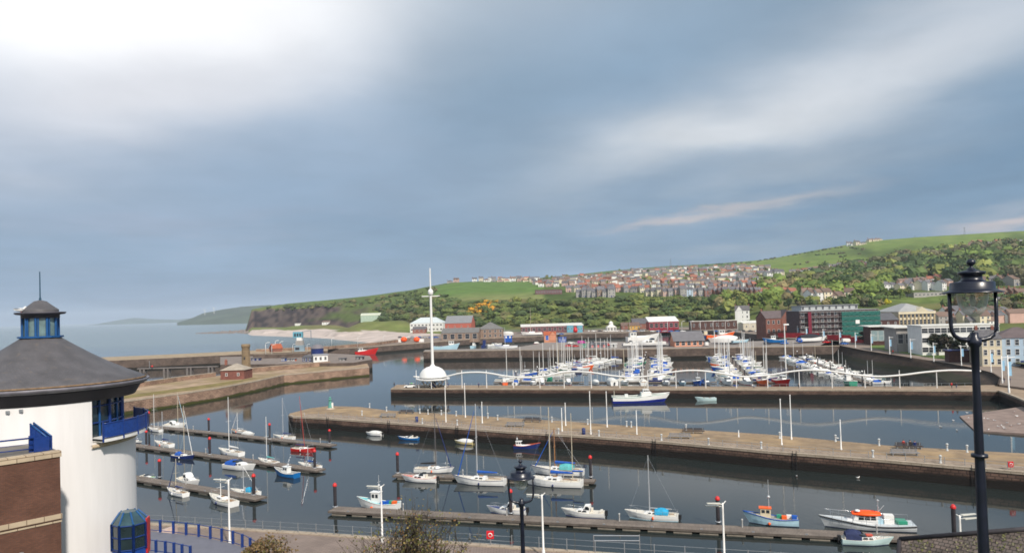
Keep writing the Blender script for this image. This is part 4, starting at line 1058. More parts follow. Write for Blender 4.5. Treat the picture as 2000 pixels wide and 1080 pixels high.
    if motor:
        o_ = MB(); o_.box(-.52*L-.25, -.50*L, -.15, .15, .25, .75); o_.box(-.52*L-.15, -.51*L, -.06, .06, -.3, .3); o_.build('outboard_motor', black, t)
    return t
def cruiser(label, L=7.5, hull=None, cabinm=None, canopy=None, stripe=None, fly=False, group=None, outboard=True, rail=True, H=None, name='motor_cruiser', winscale=1, deckm=None, cat='motor boat', toy=None, long_cabin=.30):
    hull = hull or boatwhite; B = L*.36; H = H or L*.12
    t = thing(name, label, cat, (0, 0, 0), 0, group)
    m, deck = hullmesh(L, B, H, .3, .88, .14, .3); m.build('hull', [hull, stripe or antifoul, deckm or cream], t)
    z, w = deckat(deck, 0)
    c = cabinmesh(-.12*L, long_cabin*L, B*.36, B*.26, z-.1, L*.085, .8, .0).build('cabin', cabinm or boatwhite, t)
    sidewin(c, -.06*L, .05*L, B*.335, z+.08, z+L*.05); sidewin(c, .07*L, .16*L, B*.30, z+.10, z+L*.045)
    ws = MB(); zt_ = z+L*.075
    ws.add([(.03*L, -B*.30, zt_), (.03*L, B*.30, zt_), (-.04*L, B*.27, zt_+L*.06), (-.04*L, -B*.27, zt_+L*.06)], [(0, 1, 2, 3)])
    for sg in (-1, 1): ws.add([(.03*L, sg*B*.30, zt_), (-.04*L, sg*B*.27, zt_+L*.06), (-.13*L, sg*B*.33, zt_+L*.055), (-.13*L, sg*B*.33, zt_-.05)], [(0, 1, 2, 3)])
    ws.build('windscreen', boatglass, t)
    if fly:
        f = cabinmesh(-.14*L, .04*L, B*.33, B*.30, z+L*.075, L*.10, .25, .0); fo = f.build('wheelhouse', cabinm or boatwhite, t)
        sidewin(fo, -.11*L, -.02*L, B*.315, z+L*.10, z+L*.15)
    ck = MB(); zc, wc = deckat(deck, -.3*L); ck.box(-.45*L, -.13*L, -B*.34, B*.34, zc-.04, zc+.01); ck.box(-.44*L, -.38*L, -B*.32, B*.32, zc, zc+.25); ck.box(-.2*L, -.15*L, -B*.2, -B*.05, zc, zc+.5); ck.build('cockpit', [MATS['cream deck']], t)
    if canopy:
        cm = MB(); rr = []
        for k in range(7):
            x = lerp(-.43*L, -.02*L, k/6); hh = L*.13*(.65+.4*math.sin(PI*min(1, k/4.5)*.62)); rr.append([(x, math.cos(a)*B*.37, z-.05+abs(math.sin(a))**.6*hh) for a in [PI*q/10 for q in range(11)]])
        cm.loft(rr, 0, False, True, False); cm.add(rr[0], [tuple(range(11))]); cm.add(rr[-1], [tuple(reversed(range(11)))]); cm.build('canopy', canopy, t)
    if rail:
        r_ = MB(); zb_, wb_ = deckat(deck, .4*L)
        pts = [(-.05*L, B*.44, z+.35), (.2*L, B*.40, z+.42), (.38*L, B*.22, zb_+.42), (.50*L, 0, zb_+.5), (.38*L, -B*.22, zb_+.42), (.2*L, -B*.40, z+.42), (-.05*L, -B*.44, z+.35)]
        r_.path(pts, .018, 5)
        for p in pts: r_.tube(p, (p[0], p[1], p[2]-.45), .014, n=4)
        r_.build('guard_rail', chrome, t)
    if outboard:
        o_ = MB(); o_.box(-.50*L-.38, -.50*L-.02, -.18, .18, .3, .95); o_.box(-.50*L-.25, -.50*L-.1, -.06, .06, -.3, .35); o_.build('outboard_motor', black, t)
    return t
def fishing(label, L=8.5, hull=None, house=None, gun=None, stripe=None, mast=3.0, group=None, hx=.12, roof=None, name='fishing_boat', extras=True, deckm=None, hh=None, H=None):
    hull = hull or lightblue; B = L*.34; H = H or L*.13
    t = thing(name, label, 'fishing boat', (0, 0, 0), 0, group)
    m, deck = hullmesh(L, B, H, .3, .85, .1, .45); m.build('hull', [hull, stripe or antifoul, deckm or pm('worn deck', (.30, .30, .28), .8, .3, 2)], t)
    z, w = deckat(deck, hx*L); hh = hh or L*.17
    hs = MB(); x0, x1 = hx*L-.12*L, hx*L+.09*L
    hs.box(x0, x1, -B*.24, B*.24, z-.1, z+hh); ho = hs.build('wheelhouse', house or boatwhite, t)
    rf = MB(); rf.box(x0-.1, x1+.18, -B*.27, B*.27, z+hh, z+hh+.09); rf.build('roof', roof or boatwhite, ho)
    for sg in (-1, 1):
        for k in range(2):
            xa = lerp(x0, x1, .12+k*.45); wn = MB(); wn.box(xa, xa+(x1-x0)*.32, min(sg*B*.24, sg*(B*.24+.03)), max(sg*B*.24, sg*(B*.24+.03)), z+hh*.48, z+hh*.86); wn.build('window', boatglass, ho)
    for k in (-1, 0, 1):
        wn = MB(); wn.box(x1, x1+.03, k*B*.15-B*.06, k*B*.15+B*.06, z+hh*.48, z+hh*.86); wn.build('window', boatglass, ho)
    fo = cabinmesh(x1, .38*L, B*.28, B*.12, z-.1, L*.05, .4, 0).build('foredeck_cabin', house or boatwhite, t)
    ms = MB(); ms.tube((x0+.2, 0, z+hh), (x0+.2, 0, z+hh+mast), .05, .03, 6); ms.tube((x0+.2, -.5, z+hh+mast*.6), (x0+.2, .5, z+hh+mast*.6), .025, n=5)
    ms.lathe([(0, 0), (.16, .05), (.2, .15), (.12, .3), (0, .34)], (x0+.2, 0, z+hh+mast*.35), 10); ms.build('mast', alu, t)
    gm = MB()
    pts = [(d[0], d[1]*1.01, d[2]+.02) for d in deck]; gm.path(pts, .05, 5); gm.path([(a, -b, c) for a, b, c in pts], .05, 5); gm.build('gunwale', gun or white, t)
    if extras:
        for k in range(4):
            bx_ = MB(); xx = lerp(-.42*L, -.12*L, k/3); yy = random.uniform(-B*.2, B*.2); zz_ = deckat(deck, xx)[0]
            bx_.box(xx-.3, xx+.3, yy-.3, yy+.3, zz_-.04, zz_+.35); bx_.build('fish_box', random.choice([royal, white, orange, seagreen]), t)
        for sg in (-1, 1):
            f_ = MB(); f_.lathe([(0, -.2), (.16, -.1), (.18, 0), (.16, .1), (0, .2)], (random.uniform(-.3, .2)*L, sg*B*.5, .3), 8); f_.build('fender', orange, t)
    return t
def covered(label, L=6, hull=None, cover=None, group=None, stripe=None, name='covered_boat'):
    B = L*.38; H = L*.12; t = thing(name, label, 'covered boat', (0, 0, 0), 0, group)
    m, deck = hullmesh(L, B, H, .3, .85, .1, .3); m.build('hull', [hull or boatwhite, stripe or antifoul, cream], t)
    rr = []
    for k in range(9):
        x = lerp(-.47*L, .47*L, k/8); z, w = deckat(deck, x); hh = L*.16*math.sin(PI*min(1, .12+k/8*.95))**.7
        rr.append([(x, math.cos(a)*w*.98, z+math.sin(a)*hh+.02) for a in [PI*q/8 for q in range(9)]])
    cm = MB(); cm.loft(rr, 0, False, True, False); cm.add(rr[0], [tuple(range(9))]); cm.add(rr[-1], [tuple(reversed(range(9)))]); cm.build('cover', cover or pm('grey white boat cover', (.66, .66, .63), .8, .12, 2), t)
    o_ = MB(); o_.box(-.50*L-.35, -.50*L-.02, -.15, .15, .3, .8); o_.box(-.50*L-.2, -.50*L-.1, -.05, .05, -.3, .35); o_.build('outboard_motor', black, t)
    return t
def dinghy(label, L=3.5, hull=None, group=None, name='dinghy', inner=None):
    B = L*.4; H = L*.13; t = thing(name, label, 'dinghy', (0, 0, 0), 0, group)
    m, deck = hullmesh(L, B, H, .4, .8, .15, .3); m.build('hull', [hull or boatwhite, hull or boatwhite, inner or teak], t)
    g = MB(); pts = [(d[0], d[1], d[2]) for d in deck]; g.path(pts, .05, 5); g.path([(a, -b, c) for a, b, c in pts], .05, 5); g.build('gunwale', hull or boatwhite, t)
    for x in (-.2, .12):
        q = MB(); z, w = deckat(deck, x*L); q.box(x*L-.12, x*L+.12, -w*.95, w*.95, z-.02, z+.04); q.build('thwart', teak, t)
    return t
def put(t, px, py, head, z=0):
    """head: compass of the bow on the picture plane, 0 = towards the town, 90 = away, 180 = seaward"""
    p = G(px, py, z); t.location = p; t.rotation_euler = (0, 0, math.radians(head)); return t
def Lpx(px, py, w): return w/FL*G(px, py).y
# three stern pontoons in the outer basin -------------------------------------------------------
def pontoon(label, p0, p1, wid, nfl, group='floating pontoons of the outer basin', rail=None):
    a = G(*p0, .55); b = G(*p1, .55); d = b-a; L = d.length; t = thing('pontoon', label, 'pontoon', (a.x, a.y, 0), math.atan2(d.y, d.x), group)
    m = MB(); m.box(0, L, -wid/2, wid/2, .42, .55); m.build('deck', planks, t)
    m = MB(); m.box(-.05, L+.05, -wid/2-.08, -wid/2, .28, .56); m.box(-.05, L+.05, wid/2, wid/2+.08, .28, .56); m.box(-.13, -.05, -wid/2, wid/2, .28, .56); m.box(L+.05, L+.13, -wid/2, wid/2, .28, .56); m.build('edge_beam', pm('grey timber beam', (.12, .10, .085), .85, .3, 2), t)
    fm = MB(); fm.box(-1.1, 1.1, -wid/2+.05, wid/2-.05, -.3, .42); me = fm.mesh('float', fender)
    for k in range(nfl):
        o = bpy.data.objects.new('float', me); COL.objects.link(o); o.parent = t; o.location = (L*(k+.5)/nfl, 0, -.0)
    cm = MB(); cm.lathe([(.09, 0), (.09, .8), (.12, .85), (.12, 1.0), (0, 1.05)], n=8); me = cm.mesh('service_post', pm('service post', (.45, .45, .44), .5, .1, 3))
    for k in range(max(2, int(L/14))):
        o = bpy.data.objects.new('service_post', me); COL.objects.link(o); o.parent = t; o.location = (L*(k+.7)/max(2, int(L/14)), wid*.32, .55)
    km = MB(); km.box(-.16, .16, -.05, .05, 0, .14); me = km.mesh('cleat', galv)
    for k in range(int(L/6)):
        o = bpy.data.objects.new('cleat', me); COL.objects.link(o); o.parent = t; o.location = (3+k*6, -wid/2+.12, .55)
    return t
pontoon('far pontoon of the outer basin, ending at the red hulled yacht', (200, 822), (650, 869), 2.2, 16)
pontoon('middle pontoon of the outer basin, ending near the little blue hulled boat', (190, 859), (626, 917), 2.2, 13)
pontoon('near short pontoon of the outer basin beside the white tower', (190, 920), (509, 972), 2.2, 9)
pontoon('short separate pontoon where the large white ketch is moored', (772, 926), (1161, 938), 2.0, 9)
pontoon('longest pontoon, carrying the orange roofed workboat and running under the mossy roof', (650, 993), (1800, 1050), 2.4, 24)
# piles
def pile_proto():
    t = thing('mooring_pile', 'pile', 'mooring pile', (0, 0, 0), 0, 'dark red capped mooring piles of the outer basin')
    m = MB(); m.lathe([(.24, -2), (.24, 4.05)], n=14); m.build('post', pm('black pile', (.035, .03, .035), .5, .35, 1.3), t)
    m = MB(); m.lathe([(.30, 3.95), (.31, 4.05), (.31, 4.15), (.22, 4.38), (.10, 4.5), (0, 4.52)], n=14); m.build('cap', pm('red pile cap', (.62, .03, .03), .45, .15, 3), t)
    m = MB(); m.lathe([(.26, .5), (.40, .5), (.40, .72), (.26, .72)], n=12); m.build('collar', galv, t); return t
PP = Proto(pile_proto())
for px, yt, yb, lab in ((291, 803, 838, 'beside the white catamaran at the seaward far pontoon'), (408, 816, 846, 'between the white masts on the far pontoon'), (527, 826, 861, 'behind the white yacht on the far pontoon'), (644, 838, 869, 'at the outer end of the far pontoon'),
                        (286, 840, 873, 'beside the balcony at the middle pontoon'), (410, 853, 892, 'standing on the middle pontoon near the blue yacht'), (615, 877, 919, 'at the outer end of the middle pontoon'), (312, 896, 936, 'behind the lime green boat on the near short pontoon'),
                        (496, 925, 972, 'at the outer end of the near short pontoon beside the cyan cover'), (655, 943, 996, 'with white stripe at the seaward end of the longest pontoon'), (777, 883, 929, 'at the seaward end of the ketch pontoon'), (1154, 889, 937, 'at the town end of the ketch pontoon'),
                        (998, 955, 1008, 'behind the second black street lamp on the longest pontoon'), (1403, 969, 1026, 'behind a quay lamp on the longest pontoon'), (1864, 985, 1050, 'at the town end of the longest pontoon beside the tall lamp')):
    p = G(px, yb, 0); H_ = (yb-yt)/FL*p.y; PP.put(p, 0, 'red capped pile '+lab, (1, 1, H_/4.5))
# moored boats, one by one ---------------------------------------------------------------------
B = []
def add_boat(fn, label, px, py, w, head, fore=1.0, mt=None, **k):
    if mt: k['mast'] = (py-mt)/FL*G(px, py).y-.9
    head += -29 if px < 662 else -14
    th = math.radians(head); u_ = (px-1000)/FL
    L = Lpx(px, py, w)/(abs(math.cos(th)-u_*math.sin(th))+.26*abs(math.sin(th)+u_*math.cos(th)))*fore
    t = fn(label, L=L, **k); put(t, px, py, head); return t
add_boat(yacht, 'slim white yacht with bare white mast at the seaward end of the far pontoon', 303, 842, 33, 175, spar=white, cover=None, mt=768)
add_boat(cruiser, 'white twin hulled cabin boat with dark green sail cover on the far pontoon', 340, 835, 44, 10, fly=True, outboard=False)
add_boat(yacht, 'white yacht with green furled sail and buff mast behind the twin hulled cabin boat', 345, 831, 40, 8, spar=tanspar, cover=darkgreen, jib=lightblue, mt=765)
add_boat(yacht, 'little white yacht half hidden beside the tower balcony', 266, 864, 26, 5, cover=navy, mast=6)
add_boat(yacht, 'small white and pale blue yacht with navy boom cover on the middle pontoon', 320, 871, 44, 175, cover=navy, stripe=lightblue, mast=7)
add_boat(yacht, 'navy hulled yacht with royal blue canopy on the middle pontoon', 357, 895, 50, 4, hull=navy, canopy=royal, spar=tanspar, jib=white, mt=790)
add_boat(cruiser, 'small pale blue and lime green boat by the pile on the near short pontoon', 288, 936, 35, 5, deckm=pm('lime cloth', (.35, .55, .08), .8, .2, 2), hull=pm('pale aqua gelcoat', (.55, .72, .72), .3, .06, 2), outboard=False)
add_boat(yacht, 'round bellied white yacht with buff mast on the near short pontoon', 346, 966, 50, 172, spar=tanspar, cover=navy, lean=-.2, jib=navy, mt=893)
add_boat(cruiser, 'white cabin cruiser with upright wheelhouse on the near short pontoon', 370, 945, 50, -12, fly=True, outboard=False)
add_boat(yacht, 'largest white yacht of the near short pontoon, lying in front of its quay lamp', 435, 983, 66, 170, spar=white, mast=3.0, boom=False, stays=False)
add_boat(yacht, 'white yacht under a bright cyan cover at the end of the near short pontoon', 480, 966, 62, 188, canopy=cyan, mast=4, boom=False)
add_boat(yacht, 'white yacht with tall white mast and tan boom on the middle pontoon', 451, 888, 56, 176, spar=white, cover=white, mt=775)
add_boat(cruiser, 'broad white cruiser with royal blue canopy, moored beside the middle pontoon', 468, 916, 66, 2, canopy=royal, outboard=False)
add_boat(yacht, 'slim white and wood yacht with white furled sail behind the far pontoon', 466, 845, 34, 178, spar=white, cover=None, deckm=teak, jib=white, mt=803)
add_boat(covered, 'small white covered boat behind the far pontoon', 485, 850, 26, 0)
add_boat(yacht, 'small white yacht with navy boom cover on the far pontoon beside the red yacht', 556, 857, 44, 185, cover=navy, mt=775)
add_boat(yacht, 'bright red hulled yacht with red mast on the far pontoon', 592, 881, 50, 5, hull=red, cover=navy, spar=redspar, lean=-1.1, stripe=red, mt=772)
add_boat(yacht, 'white cream decked yacht with tall white mast and teal sail cover on the middle pontoon', 524, 906, 46, 172, spar=white, cover=MATS['teal canvas'], mt=812)
add_boat(fishing, 'bright blue hulled little boat with brown wheelhouse door near the middle pontoon', 560, 930, 52, 175, hull=pm('bright blue gelcoat', (.01, .14, .40), .35, .1, 2), mast=.8, hx=0, extras=False, gun=white)
add_boat(yacht, 'white yacht with blue boom cover at the end of the middle pontoon', 605, 914, 50, 176, cover=royal, mt=867)
add_boat(yacht, 'small white yacht lying alone against the tip of the front stone pier', 597, 832, 26, 178, cover=None, boom=False, mt=802)
add_boat(covered, 'small white covered boat moored alone below the front stone pier', 732, 850, 33, 170)
add_boat(cruiser, 'bright blue hulled white cabin boat moored below the front stone pier', 799, 859, 40, 178, hull=pm('bright blue gelcoat', (.01, .14, .40)), outboard=False, rail=False)
add_boat(covered, 'yellowish white covered boat moored below the front stone pier', 908, 867, 38, 168, hull=pm('yellow cream gelcoat', (.62, .52, .26), .35, .1, 2))
add_boat(fishing, 'little navy and rust fishing boat with white wheelhouse below the front stone pier', 1027, 876, 48, 4, hull=navy, hx=-.28, mast=1.0, gun=pm('rust red gunwale', (.45, .08, .04), .6, .2, 3), deckm=pm('rust deck', (.35, .10, .05), .7, .2, 3), extras=False)
add_boat(yacht, 'white yacht with dark mast and black boom cover on the ketch pontoon', 846, 922, 76, 4, spar=pm('dark spar', (.10, .09, .09), .5, .2, 2), cover=black, jib=navy, mt=805)
add_boat(cruiser, 'white motor cruiser with salmon pink deck cloth on the ketch pontoon', 822, 940, 68, 178, toy=1, deckm=pm('salmon cloth', (.62, .22, .18), .8, .1, 2), outboard=True)
add_boat(yacht, 'large white yacht with royal blue boom cover and blue furled sail, seaward of the ketch', 940, 945, 100, 178, cover=royal, jib=royal, mt=790)
add_boat(yacht, 'white sloop with teal hatch cloth lying behind the large ketch', 1092, 926, 100, 176, cover=royal, canopy=teal, spar=varnish, jib=royal, mt=838)
add_boat(yacht, 'large white ketch with two buff masts and blue covers moored beside the pile', 1084, 948, 112, 176, cover=royal, canopy=None, spar=tanspar, mizzen=10.5, mt=798)
add_boat(fishing, 'white fishing boat with turquoise deck moored at the seaward end of the longest pontoon', 742, 992, 82, 176, hull=boatwhite, deckm=pm('turquoise deck', (.16, .52, .55), .6, .1, 2), mast=2.5, hx=.10, hh=1.35)
add_boat(cruiser, 'white and navy trimmed cabin cruiser behind the second black street lamp', 993, 1002, 74, 178, stripe=navy, deckm=navy, outboard=True, fly=True)
add_boat(cruiser, 'white cabin cruiser with navy bottom band and outboard motor on the longest pontoon', 1143, 1008, 80, 177, hull=boatwhite, stripe=navy, fly=True)
add_boat(yacht, 'light blue trimmed white yacht with azure canopy alone on the longest pontoon', 1277, 1013, 98, 176, canopy=cyan, spar=alu, motor=True, stripe=lightblue, mt=888)
add_boat(fishing, 'pale blue and royal blue fishing boat with cream wheelhouse on the longest pontoon', 1511, 1023, 97, 176, hull=lightblue, gun=royal, house=pm('cream wheelhouse', (.70, .60, .42), .5, .1, 2), mast=3.6, hx=.17, roof=orange)
add_boat(cruiser, 'pale aqua cabin boat with dark folded canopy tied in front of the longest pontoon', 1689, 1062, 98, 2, hull=MATS['pale aqua gelcoat'], canopy=None, outboard=True)
# dark hood of that boat
hb = [o for o in COL.objects if o.get('label', '').startswith('pale aqua cabin boat')][0]
L = Lpx(1689, 1062, 98)/1.16; cm = MB(); rr = []
for k in range(7):
    x = lerp(-.42*L, -.08*L, k/6); hh = L*.24*(.75+.25*math.sin(PI*k/6)); rr.append([(x, math.cos(a)*L*.13, L*.10+abs(math.sin(a))**.55*hh) for a in [PI*q/10 for q in range(11)]])
cm.loft(rr, 0, False, True, False); cm.add(rr[0], [tuple(range(11))]); cm.add(rr[-1], [tuple(reversed(range(11)))]); cm.build('canopy', pm('dark blue canvas', (.02, .03, .09), .8, .25, 3), hb)
cm = MB(); cm.box(.02*L, .16*L, -.10*L, .02*L, L*.215, L*.24); cm.build('hatch', pm('coral hatch', (.6, .10, .06), .5, .1, 3), hb)
# the orange-roofed workboat
L = Lpx(1697, 1036, 188)/1.17; ob = thing('workboat', 'long white and grey workboat with bright orange wheelhouse roof on the longest pontoon', 'workboat'); Bm = L*.28; H = L*.068
m, deck = hullmesh(L, Bm, H, .1, .9, .12, .55, n=16); m.build('hull', [pm('shade greyed white hull', (.60, .62, .63), .35, .12, .8), antifoul, pm('pale deck', (.52, .56, .58), .6, .12, 2)], ob)  # white hull, its side's shade put into the colour as pale grey
z, w = deckat(deck, 0)
m = cabinmesh(-.06*L, .30*L, Bm*.30, Bm*.2, z-.05, L*.045, .7, 0); m.build('fore_cabin', boatwhite, ob)
m = MB(); x0, x1 = -.09*L, .17*L
m = cabinmesh(x0, x1+.03*L, Bm*.30, Bm*.27, z, L*.10, .22, 0); wh = m.build('wheelhouse', boatwhite, ob)
for k in range(3): sidewin(wh, lerp(x0+.2, x1-.4, k/3), lerp(x0+.2, x1-.4, (k+.88)/3), Bm*.272, z+L*.045, z+L*.088)
m = MB(); rr = []
for k in range(7):
    x = lerp(x0-.04*L, x1+.02*L, k/6); s_ = math.sin(PI*min(1, .12+.8*k/6))**.4; rr.append([(x, math.cos(a)*Bm*.34*s_, z+L*.094+max(0, math.sin(a))*L*.045*s_+.03) for a in [2*PI*q/12 for q in range(12)]])
m.loft(rr).build('roof', pm('signal orange', (.95, .10, .01), .45, .08, 2), wh)
m = MB(); m.lathe([(.0, 0), (.3, .02), (.32, .12), (.2, .22), (0, .26)], (x1-.4, .4, z+L*.135), 12); m.build('radar', boatwhite, ob)
m = MB(); m.lathe([(.22, 0), (.30, .05), (.22, .1)], (x0+.4, 0, z+L*.13), 12, sm=True); m.build('life_ring', red, ob)
m = MB(); m.tube((x0-.2, 0, z), (x0-.2, 0, z+L*.26), .06, .03, 6); m.tube((x0-.2, 0, z+L*.13), (x0-.9, 0, z+L*.21), .03, n=5); m.tube((x0-.2, -.6, z+L*.19), (x0-.2, .6, z+L*.19), .03, n=5)
m.lathe([(0, 0), (.2, .1), (0, .25)], (x0-.2, 0, z+L*.255), 8); m.build('mast', alu, ob)
for sg in (-1, 1):
    m = MB(); m.path([(-.46*L, sg*Bm*.40, z+.75), (-.1*L, sg*Bm*.46, z+.75), (.2*L, sg*Bm*.42, z+.95), (.42*L, sg*Bm*.2, z+1.25), (.50*L, 0, z+1.45)], .025, 5)
    for x, y, zz_ in ((-.46, .4, .75), (-.3, .43, .75), (-.1, .46, .75), (.05, .45, .85), (.2, .42, .95), (.32, .33, 1.15), (.42, .2, 1.35)): m.tube((x*L, sg*Bm*y, z-.2), (x*L, sg*Bm*y, z+zz_), .02, n=4)
    m.build('guard_rail', chrome, ob)
m = MB(); m.box(-.28*L, -.17*L, -Bm*.25, Bm*.1, z-.3, z+.95); m.build('locker', white, ob)
m = MB(); m.box(-.42*L, -.31*L, -Bm*.3, Bm*.2, z-.1, z+.35); m.build('net_bin', seagreen, ob)
m = MB(); m.box(-.16*L, -.09*L, -Bm*.3, Bm*.1, z-.1, z+.5); m.build('deck_box', lightblue, ob)
for sg in (-1, 1): m = MB(); m.path([(d_[0], sg*d_[1]*1.01, d_[2]-.12) for d_ in deck], .07, 5); m.build('rubbing_strake', black, ob)
put(ob, 1697, 1031, 166)
# trawler under the middle pier
L = Lpx(1247, 787, 102); tr = thing('trawler', 'large navy and white trawler with white wheelhouse moored against the wave rail pier', 'trawler'); Bm = L*.25; H = L*.105
m, deck = hullmesh(L, Bm, H, .35, .8, .08, .25, stripe=2); m.build('hull', [pm('trawler blue', (.01, .02, .20), .35, .1, .8), antifoul, pm('pale green deck', (.30, .50, .40), .6, .15, 1), white], tr)
z, w = deckat(deck, 0)
m = MB(); m.box(.05*L, .24*L, -Bm*.32, Bm*.32, z-.1, z+L*.09); wh = m.build('wheelhouse', white, tr)
m = MB(); m.box(.09*L, .20*L, -Bm*.25, Bm*.25, z+L*.09, z+L*.145); m.build('upper_bridge', white, tr)
for sg in (-1, 1):
    for k in range(3): w_ = MB(); w_.box((.10+.033*k)*L, (.125+.033*k)*L, min(sg*Bm*.25, sg*Bm*.26), max(sg*Bm*.25, sg*Bm*.26), z+L*.105, z+L*.13); w_.build('window', boatglass, wh)
m = MB(); m.box(-.26*L, -.20*L, -Bm*.12, Bm*.12, z-.1, z+L*.06); m.build('winch_housing', white, tr)
for x, h_ in ((.13, .27), (-.46, .14), (.17, .24)):
    m = MB(); m.tube((x*L, 0, z), (x*L, 0, z+h_*L), .10, .06, 6); m.tube((x*L, -1.2, z+h_*L*.8), (x*L, 1.2, z+h_*L*.8), .05, n=4); m.build('mast', pm('cream mast', (.6, .55, .45), .5, .1, 1), tr)
m = MB()
for sg in (-1, 1): m.path([(d[0], sg*d[1]*1.01, d[2]+.25) for d in deck], .12, 5)
m.build('bulwark', white, tr)
put(tr, 1247, 786, 0)
put(dinghy('pale aqua dinghy floating alone against the wave rail pier', L=Lpx(1380, 782, 36), hull=pm('pale aqua gelcoat', (0, 0, 0)), inner=pm('pale thwart', (.45, .5, .5))), 1380, 782, 178)
# ------------------------------------------------------------------ front stone pier furniture
def on(px, py, z=None): return G(px, py, ZT if z is None else z)
POLES = [(871, 754, 824), (909, 749, 815), (942, 785, 826), (1098, 797, 842), (1105, 787, 831), (1154, 765, 848), (1186, 765, 834), (1244, 802, 848), (1443, 840, 853), (1527, 780, 869), (1546, 772, 858), (1643, 820, 878)]
def pole_proto():
    t = thing('lamp_pole', 'p', 'lamp pole', (0, 0, 0), 0, 'tall white poles on the front stone pier')
    m = MB(); m.lathe([(.16, 0), (.16, .35), (.10, .4), (.085, 4), (.06, 8), (.0, 8.02)], n=10); m.build('pole', white, t)
    m = MB(); m.lathe([(.10, 7.85), (.11, 7.9), (.11, 8.05), (0, 8.1)], n=10); m.build('cap', white, t); return t
PR_ = Proto(pole_proto())
for i, (px, yt, yb) in enumerate(POLES):
    p = on(px, yb); h = (yb-yt)/FL*p.y
    PR_.put(p, 0, f'slender white pole, {ordn(i)} from the seaward tip of the front stone pier', (1, 1, h/8))
def arc_pts(pl, n):
    P = [on(*p) for p in pl]; L = [0]
    for a, b in zip(P, P[1:]): L.append(L[-1]+(b-a).length)
    return [Vector([interp(L, [c[k] for c in P], L[-1]*i/(n-1)) for k in range(3)]) for i in range(n)]
nr = arc_pts(OT_near[2:], 500); 
ins = [(p[0], p[1]-3) for p in OT_near[2:]]
railing('railing', 'thin post and chain railing along the lookout side of the front stone pier', [on(*p) for p in ins], 1.05, 62, galv, galv, .07, (1.0, .55), pr=.02)
def bollard_proto():
    t = thing('bollard', 'b', 'bollard', (0, 0, 0), 0, 'pale grey service bollards on the front stone pier')
    m = MB(); m.lathe([(.2, 0), (.2, .12), (.14, .16), (.13, .95), (.22, 1.0), (.22, 1.15), (.1, 1.25), (0, 1.26)], n=12); m.build('post', pm('bollard grey', (.50, .52, .52), .5, .1, 3), t)
    m = MB(); m.lathe([(.15, .7), (.17, .72), (.17, .82), (.15, .84)], n=12); m.build('band', alu, t); return t
BP_ = Proto(bollard_proto())
for i, (px, py) in enumerate([(722, 796), (755, 803), (820, 807), (836, 809), (862, 810), (891, 812), (953, 816), (972, 820), (1078, 824), (1148, 829), (1224, 833), (1233, 834), (1340, 840), (1523, 856), (1632, 862), (1717, 870), (1850, 880), (1889, 883)]):
    BP_.put(on(px, py), 0, f'pale grey bollard, {ordn(i)} from the tip along the basin side of the pier', group='pale grey bollards on the front stone pier')
for i, (px, py) in enumerate([(707, 811), (825, 827), (893, 830), (1091, 848), (1170, 852), (1292, 860), (1384, 868), (1487, 876), (1705, 893), (1837, 904)]):
    BP_.put(on(px, py), 0, f'pale grey bollard, {ordn(i)} from the tip along the railing side of the pier', group='pale grey bollards on the front stone pier')
def bench_proto(dark):
    t = thing('bench', 'b', 'bench', (0, 0, 0), 0, 'long benches on the front stone pier'); mt_ = pm('dark bench slats', (.05, .035, .03), .7, .3, 4) if dark else pm('grey bench slats', (.22, .22, .23), .7, .3, 4)
    m = MB()
    for k in range(4): m.box(-2.2, 2.2, -.45+k*.25, -.28+k*.25, .44, .5)
    m.build('seat', mt_, t)
    m = MB(); 
    for k in range(3): m.box(-2.0, 2.0, .5, .55, .55+k*.16, .66+k*.16)
    m.build('backrest', mt_, t)
    for x in (-1.8, 0, 1.8): m = MB(); m.box(x-.06, x+.06, -.4, .5, 0, .44); m.box(x-.05, x+.05, .45, .56, .4, 1.0); m.build('leg', galv, t)
    return t
BD, BL = Proto(bench_proto(True)), Proto(bench_proto(False))
for (px, py, d_, lab) in ((793, 808, 1, 'dark slatted bench nearest the tip of the front stone pier'), (757, 815, 0, 'grey bench by the railing near the tip of the front stone pier'), (1039, 824, 1, 'dark slatted bench behind the masts of the large ketch on the pier'), (1006, 833, 0, 'grey bench by the railing behind the large white ketch masts'),
                          (1354, 846, 1, 'dark slatted bench halfway along the front stone pier'), (1328, 856, 0, 'grey bench by the railing halfway along the front stone pier'), (1775, 876, 1, 'dark bench on the front stone pier where three people sit'), (1767, 889, 0, 'grey bench by the railing across from the three seated people')):
    (BD if d_ else BL).put(on(px, py), math.radians(-14), lab)
def bin_proto():
    t = thing('litter_bin', 'x', 'litter bin', (0, 0, 0), 0, 'navy litter bins'); m = MB(); m.lathe([(.32, 0), (.36, .1), (.36, 1.05), (.30, 1.1)], n=12); m.build('body', navy, t)
    m = MB(); m.lathe([(.40, 1.08), (.40, 1.16), (.2, 1.3), (0, 1.32)], n=12); m.build('lid', navy, t); return t
NB = Proto(bin_proto())
NB.put(on(814, 824), 0, 'navy litter bin by the railing near the tip of the front stone pier'); NB.put(on(1140, 848), 0, 'navy litter bin by the railing beside the tall pole behind the ketch pontoon pile')
